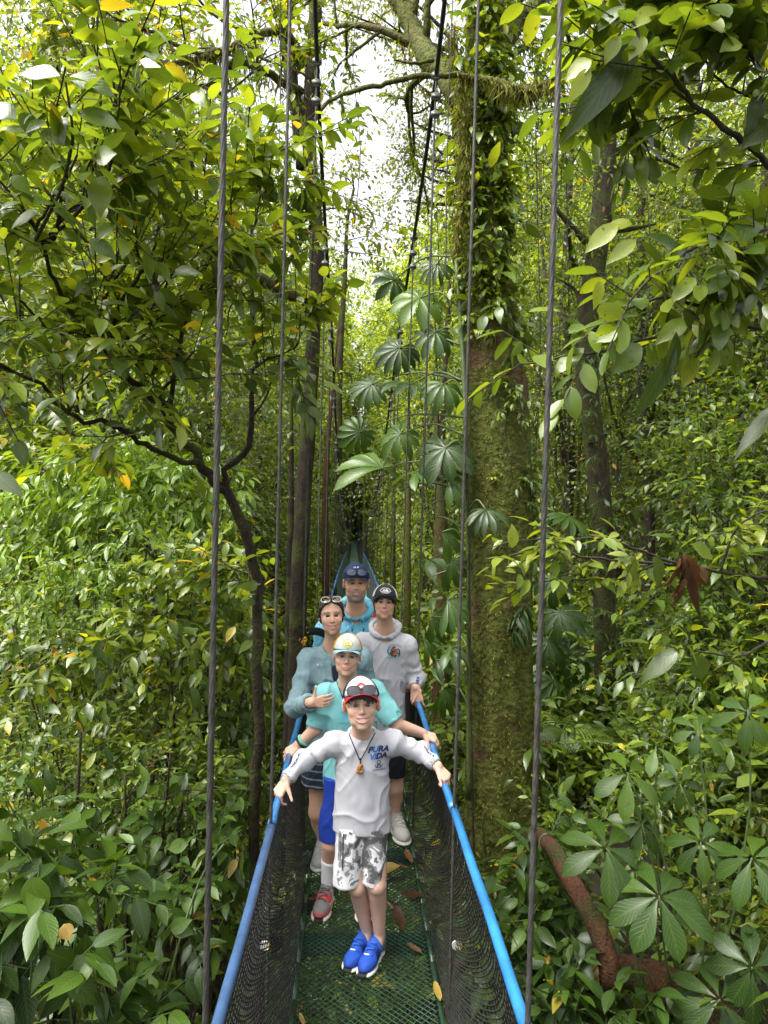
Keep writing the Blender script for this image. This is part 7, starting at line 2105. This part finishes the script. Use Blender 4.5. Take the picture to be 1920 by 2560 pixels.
    shades(H, root, O, (0.0, -.60, .90), .80, (.62, .50, .34), .235, .20, .30, .55, .025, 2.3, .60)
    mb = MB()
    w = onto(bv, [P(a, b, d - .4) for a, b in ((752, 1612), (775, 1612), (800, 1622), (822, 1638), (845, 1655), (868, 1672), (885, 1690))], F0, .012)
    wp = smooth_path(w, 24)
    for k in range(3): tube(mb, wp + U0 * (.012 * (k - 1)) - F0 * .003 * (k == 1), .0125, 8, c=(.010, .016, .016))
    mb.build("bag_strap", M_cloth, root, O)
    mb = MB(); wq = P(770, 1598, d + .05)
    for k in range(12):
        q_ = P(757, 1604, d - .06) + .010 * rng.normal(size=3); tube(mb, [q_, q_ + .012 * rng.normal(size=3)], .0045, 6, c=((.55, .33, .03), (.3, .12, .03))[k % 2])
    mb.build("bag_tassel", M_cloth, root, O)
    cols = dict(upper=(.42, .42, .41), sole=(.66, .66, .63))
    for h_, td in ((hR, (-.02, -.24, 0)), (hL, (.02, -.24, 0))): shoe(root, O, h_, td, .25, cols, laces=(.6, .6, .6))
    mb = MB()
    for sx in (-1, 1):
        q = H.w((sx * .68, -.02, -.36)); tube(mb, [q, q + np.array([0, 0, -.012])], .0035, 8, c=(.7, .66, .55))
    mb.build("earrings", M_eye, root, O)
woman()

# ================= teenager in the white hooded shirt
def teen():
    d = 4.68
    O = on_deck(P(960, 2110, 4.65))
    root = thing("person", "teenage boy in white hooded shirt and charcoal cap, one hand on the rail", "person", O)
    H = Head(P(962, 1508, 4.6), .102, yaw=R(-3), pitch=R(-7), roll=R(2))
    nb = P(962, 1578, d)
    shR, shL = P(905, 1610, d), P(1018, 1612, d)
    elR, elL = P(888, 1700, d + .05), P(1043, 1695, d + .03)
    g = rail_pt(1, 4.62)
    wL = g + np.array([-.02, .0, .10]); wR = P(900, 1790, d)
    hL, hR = on_deck(P(986, 2092, 4.72)), on_deck(P(930, 2095, 4.75))
    hipR, hipL = P(932, 1850, d + .03), P(985, 1850, d + .03)
    knR, knL = P(935, 1970, d), P(985, 1970, d)
    anR, anL = hR + np.array([0, -.03, .09]), hL + np.array([0, -.03, .09])
    f = Field(np.array([elR[0] - .12, O[1] - .35, O[2] - .01]), np.array([g[0] + .14, O[1] + .4, H.c[2] + .13]), .005)
    head_field(f, H, nb, .05, smile=.08, open_=0, wide=1.02, jaw=.92, eye_open=.05)
    f.chain([nb, P(962, 1640, d + .02), P(962, 1740, d + .02), P(960, 1830, d + .03)], [.06, .065, .065, .07], .03)
    f.chain([P(930, 1612, d + .02), shR, elR, wR], [.05, .05, .042, .028], .03); f.chain([P(994, 1612, d + .02), shL, elL, wL], [.05, .05, .042, .028], .03)
    hand(f, wL, np.array([.12, -.2, -1]), np.array([.35, .95, -.3]), .175, 1, (22, 35, 25), .10, thumb=np.array([-.55, -.2, -.85]), tcurl=5)
    hand(f, wR, np.array([0, -.1, -1]), np.array([.5, .5, 0]), .17, 1)
    for hp, kn, an in ((hipR, knR, anR), (hipL, knL, anL)):
        f.chain([P(960, 1830, d + .03), hp, kn, kn * .6 + an * .4 + np.array([0, .02, 0]), an], [.10, .085, .056, .05, .03], .03)
    field_obj("body", f, M_skin, root, O, skin_paint(H, SK * [.99, .93, .90], smile=.08, brow=(.045, .028, .02), blush=.22, wide=1.02, lip_c=(.44, .17, .15)))
    eyes(H, root, O, (.06, .04, .025), SK, 12, 1.02)
    zc = lambda y: float(P(962, y, d)[2]); X_ = lambda px: float(P(px, 1700, d)[0]); cyw = float(P(962, 1700, d)[1])
    f = Field(np.array([elR[0] - .12, O[1] - .35, zc(1835)]), np.array([g[0] + .1, O[1] + .4, H.c[2] - .02]), .006)
    add_loft(f, [(zc(1828), X_(957), cyw + .02, .155, .11), (zc(1790), X_(957), cyw + .02, .15, .108), (zc(1740), X_(958), cyw + .02, .146, .105), (zc(1680), X_(960), cyw + .02, .156, .108), (zc(1635), X_(961), cyw + .02, .17, .105), (zc(1605), X_(961), cyw + .02, .155, .09), (zc(1585), X_(961), cyw + .025, .10, .07), (zc(1568), X_(961), cyw + .03, .065, .058)], .03)
    f.chain([P(930, 1617, d + .02), shR, elR, wR], [.075, .068, .056, .04], .04)
    f.chain([P(994, 1617, d + .02), shL, elL, wL + (elL - wL) * .05], [.068, .060, .049, .036], .04)
    # hood lying around the neck
    th = np.linspace(-2.5, 2.5, 15)
    hp_ = [nb + np.array([.092 * math.sin(t), -.078 * math.cos(t) + .01, .005 + .035 * (1 - math.cos(t)) * .5 - .030 * math.cos(t)]) for t in th]
    f.chain(hp_, [.017] * 15, .012)
    f.ell(nb + np.array([0, .11, -.02]), (.09, .06, .07), k=.02)
    cuff_cut(f, wL + (elL - wL) * .07, wL - elL, .1, .03); cuff_cut(f, wR, wR - elR, .1, .03)
    neck_cut(f, nb + np.array([0, -.022, -.012]), .06)
    sh = field_obj("shirt", f, M_sport, root, O, WHITE, arm_folds(folds(.008, 11, 4.0, .003, 31), [(shL, elL, .062), (elL, wL, .05)], .004, 40))
    bv = bvh_of(sh, O)
    tl, br, nv = (.03, .20, .27), (.16, .065, .035), (.02, .04, .09)
    polys = [(*disc2(0, -.006, .024, .030, 18, 3), br), (*disc2(0, .020, .013, .012, 12, 2), br)]
    for q in range(14): polys.append((*disc2(.030 * math.cos(q * 2.4) * (.3 + q / 20), -.006 + .03 * math.sin(q * 2.4) * (.3 + q / 20), .0045, .0045, 7, 1), ((.35, .17, .09), (.03, .02, .02), (.5, .33, .22))[q % 3]))
    polys += [(*stroke2([(-.018 - .020 * math.sin(t), .006 + .022 * math.cos(t)) for t in np.linspace(-.2, 2.8, 12)], np.linspace(.004, .014, 12)), tl), (*stroke2([(.024 + .012 * math.sin(t), -.008 + .024 * math.cos(t)) for t in np.linspace(-.2, 3.2, 12)], .007), nv), (*stroke2([(-.035 + .006 * k, -.034 - .003 * math.sin(k)) for k in range(12)], .006), (.10, .35, .40))]
    v, fc = text2("COSTA RICA", .014, .1, .0002, 1.0); polys.append(([(x, y + .036 - 6 * x * x) for x, y in v], fc, nv))
    decal("print", polys, bv, lambda x, y: P(986, 1646, d - .3) + R0 * x * 1.05 + U0 * y * 1.05, F0, sh, O)
    dd = nrm(wL - elL); u_ = nrm(np.cross(dd, F0))
    v, fc = text2("PURA VIDA", .03, .2, .001)
    decal("print", [(v, fc, (.02, .05, .16))], bv, lambda x, y: elL * .65 + wL * .35 + dd * x - u_ * (y - .01) - F0 * .2, F0, sh, O)
    f = Field(np.array([X_(900), O[1] - .25, knR[2] - .03]), np.array([X_(1030), O[1] + .3, hipR[2] + .12]), .008)
    hz = float(P(960, 1935, d)[2])
    for x_ in (X_(933), X_(986)):
        add_loft(f, [(hz, x_, cyw, .09, .10), (hz + .15, x_, cyw + .01, .09, .10), (zc(1815), x_ + (X_(960) - x_) * .3, cyw + .02, .09, .10)], .015)
    field_obj("shorts", f, M_cloth, root, O, (.014, .015, .02), folds(.005, 14, 5, .002, 6))
    cols = dict(upper=(.46, .44, .40), sole=(.68, .67, .62))
    for h_, td in ((hL, (.05, -.27, 0)), (hR, (0, -.27, 0))): shoe(root, O, h_, td, .28, cols, laces=(.6, .58, .54))
    e = .16
    f = Field(H.c - e, H.c + e, .004)
    H.ell(f, (0, .14, .26), (.745, .88, .76), .02)
    hz2 = H.w((0, 0, .12)); uv_ = H.M @ np.array([0, -.45, 1.0])
    f.cut(lambda X, Y, Z: (X - hz2[0]) * uv_[0] + (Y - hz2[1]) * uv_[1] + (Z - hz2[2]) * uv_[2], H.c - e, H.c + e)
    H.ell(f, (0, -.75, -.16), (.66, .62, .42), .02, True)
    for sx in (-1, 1):
        for q in range(3): H.cap(f, (sx * .66, -.2 + .16 * q, .35), (sx * (.70 + .03 * (q % 2)), -.24 + .2 * q, -.02 - .1 * q), .10, .045, .05)
    H.cap(f, (-.42, -.60, .32), (.42, -.60, .32), .11, .11, .04); H.cap(f, (-.45, -.58, .36), (-.50, -.52, .22), .08, .04, .04)
    field_obj("hair", f, M_hair, root, O, (.026, .016, .011), lambda V, n: .002 * vnoise(V * np.array([120, 60, 60]), 5))
    dome = cap_hat(H, root, O, (.035, .036, .042), (.66, .65, .60), (.035, .036, .042), (.02, .02, .022), tilt=.09, brim=.60, z0=.36, split=56, size=1.03)
    bvc = bvh_of(dome, O)
    hexa = [(.030 * math.cos(t) * 1.15, .020 * math.sin(t)) for t in np.linspace(0, 2 * math.pi, 7)]
    decal("emblem", [(*stroke2([tuple(np.array(hexa[k]) * (1 - f_) + np.array(hexa[k + 1]) * f_) for k in range(6) for f_ in (0, .5)] + [hexa[0]], .0035), (.72, .72, .72)), ([(-.024, -.008), (-.010, .010), (-.002, .002), (.007, .013), (.025, -.008)], [(0, 1, 2), (0, 2, 4), (2, 3, 4)], (.70, .70, .70)), (*stroke2([(-.012, -.012), (.014, -.012)], .003), (.7, .7, .7))], bvc, lambda x, y: H.w((x / H.hh, -2, 1.03 + y / H.hh)), H.M @ np.array([0, 1.0, -.2]), dome, O)
teen()

# ================= man at the back
def man():
    d = 5.2
    O = on_deck(P(890, 2055, 5.15))
    root = thing("person", "bearded man at the back in light blue hooded top and navy cap with sunglasses", "person", O)
    H = Head(P(890, 1459, 5.1), .127, yaw=R(2), pitch=R(-3))
    nb = P(890, 1530, d)
    shR, shL = P(815, 1580, d), P(968, 1578, d)
    elR, elL = P(790, 1700, d + .05), P(1010, 1675, d + .03)
    g = rail_pt(1, 5.02)
    wL = g + np.array([-.045, .02, .085]); wR = P(800, 1800, d)
    hL, hR = on_deck(P(925, 2045, 5.2)), on_deck(P(860, 2045, 5.2))
    hipR, hipL = P(862, 1800, d + .03), P(918, 1800, d + .03)
    knR, knL = P(860, 1925, d), P(920, 1925, d)
    anR, anL = hR + np.array([0, -.03, .09]), hL + np.array([0, -.03, .09])
    f = Field(np.array([elR[0] - .12, O[1] - .4, O[2] - .01]), np.array([g[0] + .16, O[1] + .45, H.c[2] + .16]), .0055)
    head_field(f, H, nb, .062, smile=.12, open_=.045, wide=1.0, eye_open=.05)
    f.chain([nb, P(890, 1600, d + .02), P(890, 1700, d + .02), P(890, 1790, d + .03)], [.075, .08, .08, .08], .03)
    f.chain([P(850, 1580, d + .02), shR, elR, wR], [.06, .06, .05, .033], .03); f.chain([P(930, 1580, d + .02), shL, elL, wL], [.06, .06, .05, .033], .03)
    hand(f, wL, np.array([.35, -.15, -.9]), np.array([.3, .9, -.4]), .19, 1, (25, 40, 30), .06)
    hand(f, wR, np.array([0, -.1, -1]), np.array([.5, .5, 0]), .19, 1)
    for hp, kn, an in ((hipR, knR, anR), (hipL, knL, anL)):
        f.chain([P(890, 1790, d + .03), hp, kn, kn * .6 + an * .4 + np.array([0, .02, 0]), an], [.12, .095, .065, .058, .035], .03)
    field_obj("body", f, M_skin, root, O, skin_paint(H, SK * [.98, .88, .82], smile=.12, brow=(.12, .075, .05), stubble=(.17, .145, .13), blush=.2, lip_c=(.42, .17, .14)))
    eyes(H, root, O, (.08, .09, .09), SK * .9, 13); teeth(H, root, O, .18, -.515, .035)
    zc = lambda y: float(P(890, y, d)[2]); X_ = lambda px: float(P(px, 1650, d)[0]); cyw = float(P(890, 1650, d)[1])
    lb = (.13, .38, .52)
    f = Field(np.array([elR[0] - .13, O[1] - .35, zc(1825)]), np.array([g[0] + .12, O[1] + .45, H.c[2] - .02]), .007)
    add_loft(f, [(zc(1815), X_(890), cyw + .02, .20, .14), (zc(1730), X_(890), cyw + .02, .195, .14), (zc(1650), X_(890), cyw + .02, .215, .145), (zc(1600), X_(890), cyw + .02, .225, .135), (zc(1570), X_(890), cyw + .02, .20, .11), (zc(1545), X_(890), cyw + .025, .13, .085), (zc(1525), X_(890), cyw + .03, .08, .07)], .03)
    f.chain([P(850, 1585, d + .02), shR, elR, wR], [.095, .085, .068, .046], .04)
    f.chain([P(930, 1585, d + .02), shL, elL, wL + (elL - wL) * .05], [.095, .085, .066, .046], .04)
    th = np.linspace(-2.5, 2.5, 15)
    f.chain([nb + np.array([.112 * math.sin(t), -.088 * math.cos(t) + .01, .018 * (1 - math.cos(t)) - .045 * math.cos(t) + .01]) for t in th], [.024] * 15, .015)
    f.ell(nb + np.array([0, .14, .0]), (.14, .08, .12), k=.03)
    cuff_cut(f, wL + (elL - wL) * .07, wL - elL, .1, .034); cuff_cut(f, wR, wR - elR, .1, .034)
    neck_cut(f, nb + np.array([0, -.03, -.012]), .07)
    hd = field_obj("hooded_top", f, M_cloth, root, O, lb, arm_folds(folds(.009, 10, 4.0, .003, 41), [(shL, elL, .085), (elL, wL, .06)], .007, 30))
    bv = bvh_of(hd, O)
    for a in (878, 903):
        mb = MB(); w = onto(bv, [P(a + (3 if a > 890 else -3) * t, 1545 + 45 * t, d - .4) for t in np.linspace(0, 1, 8)], F0, .007)
        tube(mb, w, .0045, 6, c=(.22, .52, .65)); tube(mb, [w[-1], w[-1] - U0 * .022], .006, 6, c=(.05, .10, .16)); mb.build("drawstring", M_cloth, hd, O)
    q0 = onto(bv, [P(928, 1543, d - .4)], None, .014)[0]; mb = MB()
    for k, (v2, fc, c) in enumerate([(*grid2(-.036, -.030, .036, .027, 1), (.5, .49, .49)), (*grid2(-.036, .0, .036, .027, 1), (.45, .03, .05)), (*disc2(0, .013, .013, .006, 12, 1), (.5, .42, .44))]):
        mb.add(np.array([q0 + R0 * x * 1.05 + (U0 + F0 * .25) * y - F0 * .0012 * k for x, y in v2]), fc if len(fc[0]) == 4 else [tuple(t) for t in fc], c=c)
    mb.build("name_tag", M_print, hd, O, smooth=False)
    f = Field(np.array([X_(820), O[1] - .3, knR[2] - .03]), np.array([X_(965), O[1] + .35, hipR[2] + .14]), .009)
    hz = float(P(890, 1915, d)[2])
    for x_ in (X_(861), X_(919)):
        add_loft(f, [(hz, x_, cyw, .10, .11), (hz + .15, x_, cyw + .01, .10, .11), (zc(1770), x_ + (X_(890) - x_) * .3, cyw + .02, .11, .12)], .015)
    field_obj("shorts", f, M_cloth, root, O, (.03, .03, .035), folds(.005, 14, 5, .002, 6))
    cols = dict(upper=(.08, .08, .09), sole=(.6, .6, .58))
    for h_ in (hL, hR): shoe(root, O, h_, (0, -.28, 0), .29, cols, laces=(.4, .4, .4))
    e = .19
    f = Field(H.c - e, H.c + e, .005)
    H.ell(f, (0, .16, .26), (.70, .84, .73), .02)
    hz2 = H.w((0, 0, .25)); uv_ = H.M @ np.array([0, -.5, 1.0])
    f.cut(lambda X, Y, Z: (X - hz2[0]) * uv_[0] + (Y - hz2[1]) * uv_[1] + (Z - hz2[2]) * uv_[2], H.c - e, H.c + e)
    field_obj("hair", f, M_hair, root, O, (.06, .045, .035))
    dome = cap_hat(H, root, O, (.022, .035, .085), (.022, .035, .085), (.022, .035, .085), (.012, .015, .03), tilt=.09, brim=.52, z0=.30, split=50, size=.98)
    bvc = bvh_of(dome, O)
    decal("emblem", [(*stroke2([(-.018, -.006), (-.016, .008), (-.012, -.002), (-.008, .008), (-.006, -.006)], .004), (.72, .72, .74)), (*stroke2([(.006, -.006), (.007, .007), (.014, .007), (.014, .0), (.007, .0)], .004), (.72, .72, .74))], bvc, lambda x, y: H.w((x / H.hh - .02, -2, 1.32 + y / H.hh)), H.M @ np.array([0, 1.0, -.3]), dome, O)
    shades(H, dome, O, (0, -.80, .66), .30, (.02, .05, .22), .25, .18, .29, .5, .02, 2.4, .64)
man()

# ------------------------------------------------------------------ fallen leaves and twigs on the mesh deck
fall = [((868, 2195), (1028, 2185), 46, .95, "long yellow fallen leaf lying across the mesh deck behind the camouflage shorts"), ((1005, 2330), (985, 2270), 40, .05, "blackish wet leaf on the deck beside the blue trainers"), ((1055, 2385), (1008, 2368), 34, .45, "brown curled leaf at the deck edge beside the blackish leaf"),
        ((1060, 2240), (985, 2250), 70, .05, "large dark wet leaf clump on the deck at the net side"), ((985, 2275), (960, 2262), 18, .5, "small reddish leaf next to the large dark wet leaf"), ((1030, 2160), (1008, 2130), 22, .62, "tan curled leaf propped against the net beside the grey shoe"), ((1020, 2172), (985, 2170), 18, .42, "little brown leaf below the tan curled leaf"),
        ((1000, 2060), (985, 2075), 30, .75, "pale glossy leaf on the deck past the huddle"), ((770, 2250), (800, 2258), 16, .42, "small rusty leaf by the red and grey trainer"), ((1012, 2110), (990, 2096), 26, .1, "dark glossy leaf beside the net behind the grey shoe"), ((1100, 2505), (1082, 2460), 22, .97, "yellow-brown leaf stuck at the lower edge of the net"), ((760, 2566), (745, 2540), 26, .85, "orange leaf tip standing at the bottom edge of the deck")]
CLEAR = False
for (bx, by), (tx, ty), wpx, tint, lab in fall:
    def gp(px, py):
        dd = 2.093 * FOC / (py - 1280)
        for _ in range(5):
            p = P(px, py, dd); dd *= (float(deckz(p[1])) + .012) / p[2]
        return P(px, py, dd)
    a, b = gp(bx, by), gp(tx, ty); a[2] += .004; b[2] += .018
    L = max(np.linalg.norm(b - a) * .85, .04)
    mb = MB(); leaves(mb, a[None], (b - a)[None], np.array([[.15, -.2, 1.0]]), [L], [L * .34], [tint], T6R, -.12, .35, .06)
    o = mb.build("fallen_leaf", L_brown, None, a, loc=a)
    tag(o, lab, "fallen leaf", "fallen leaves on the deck")
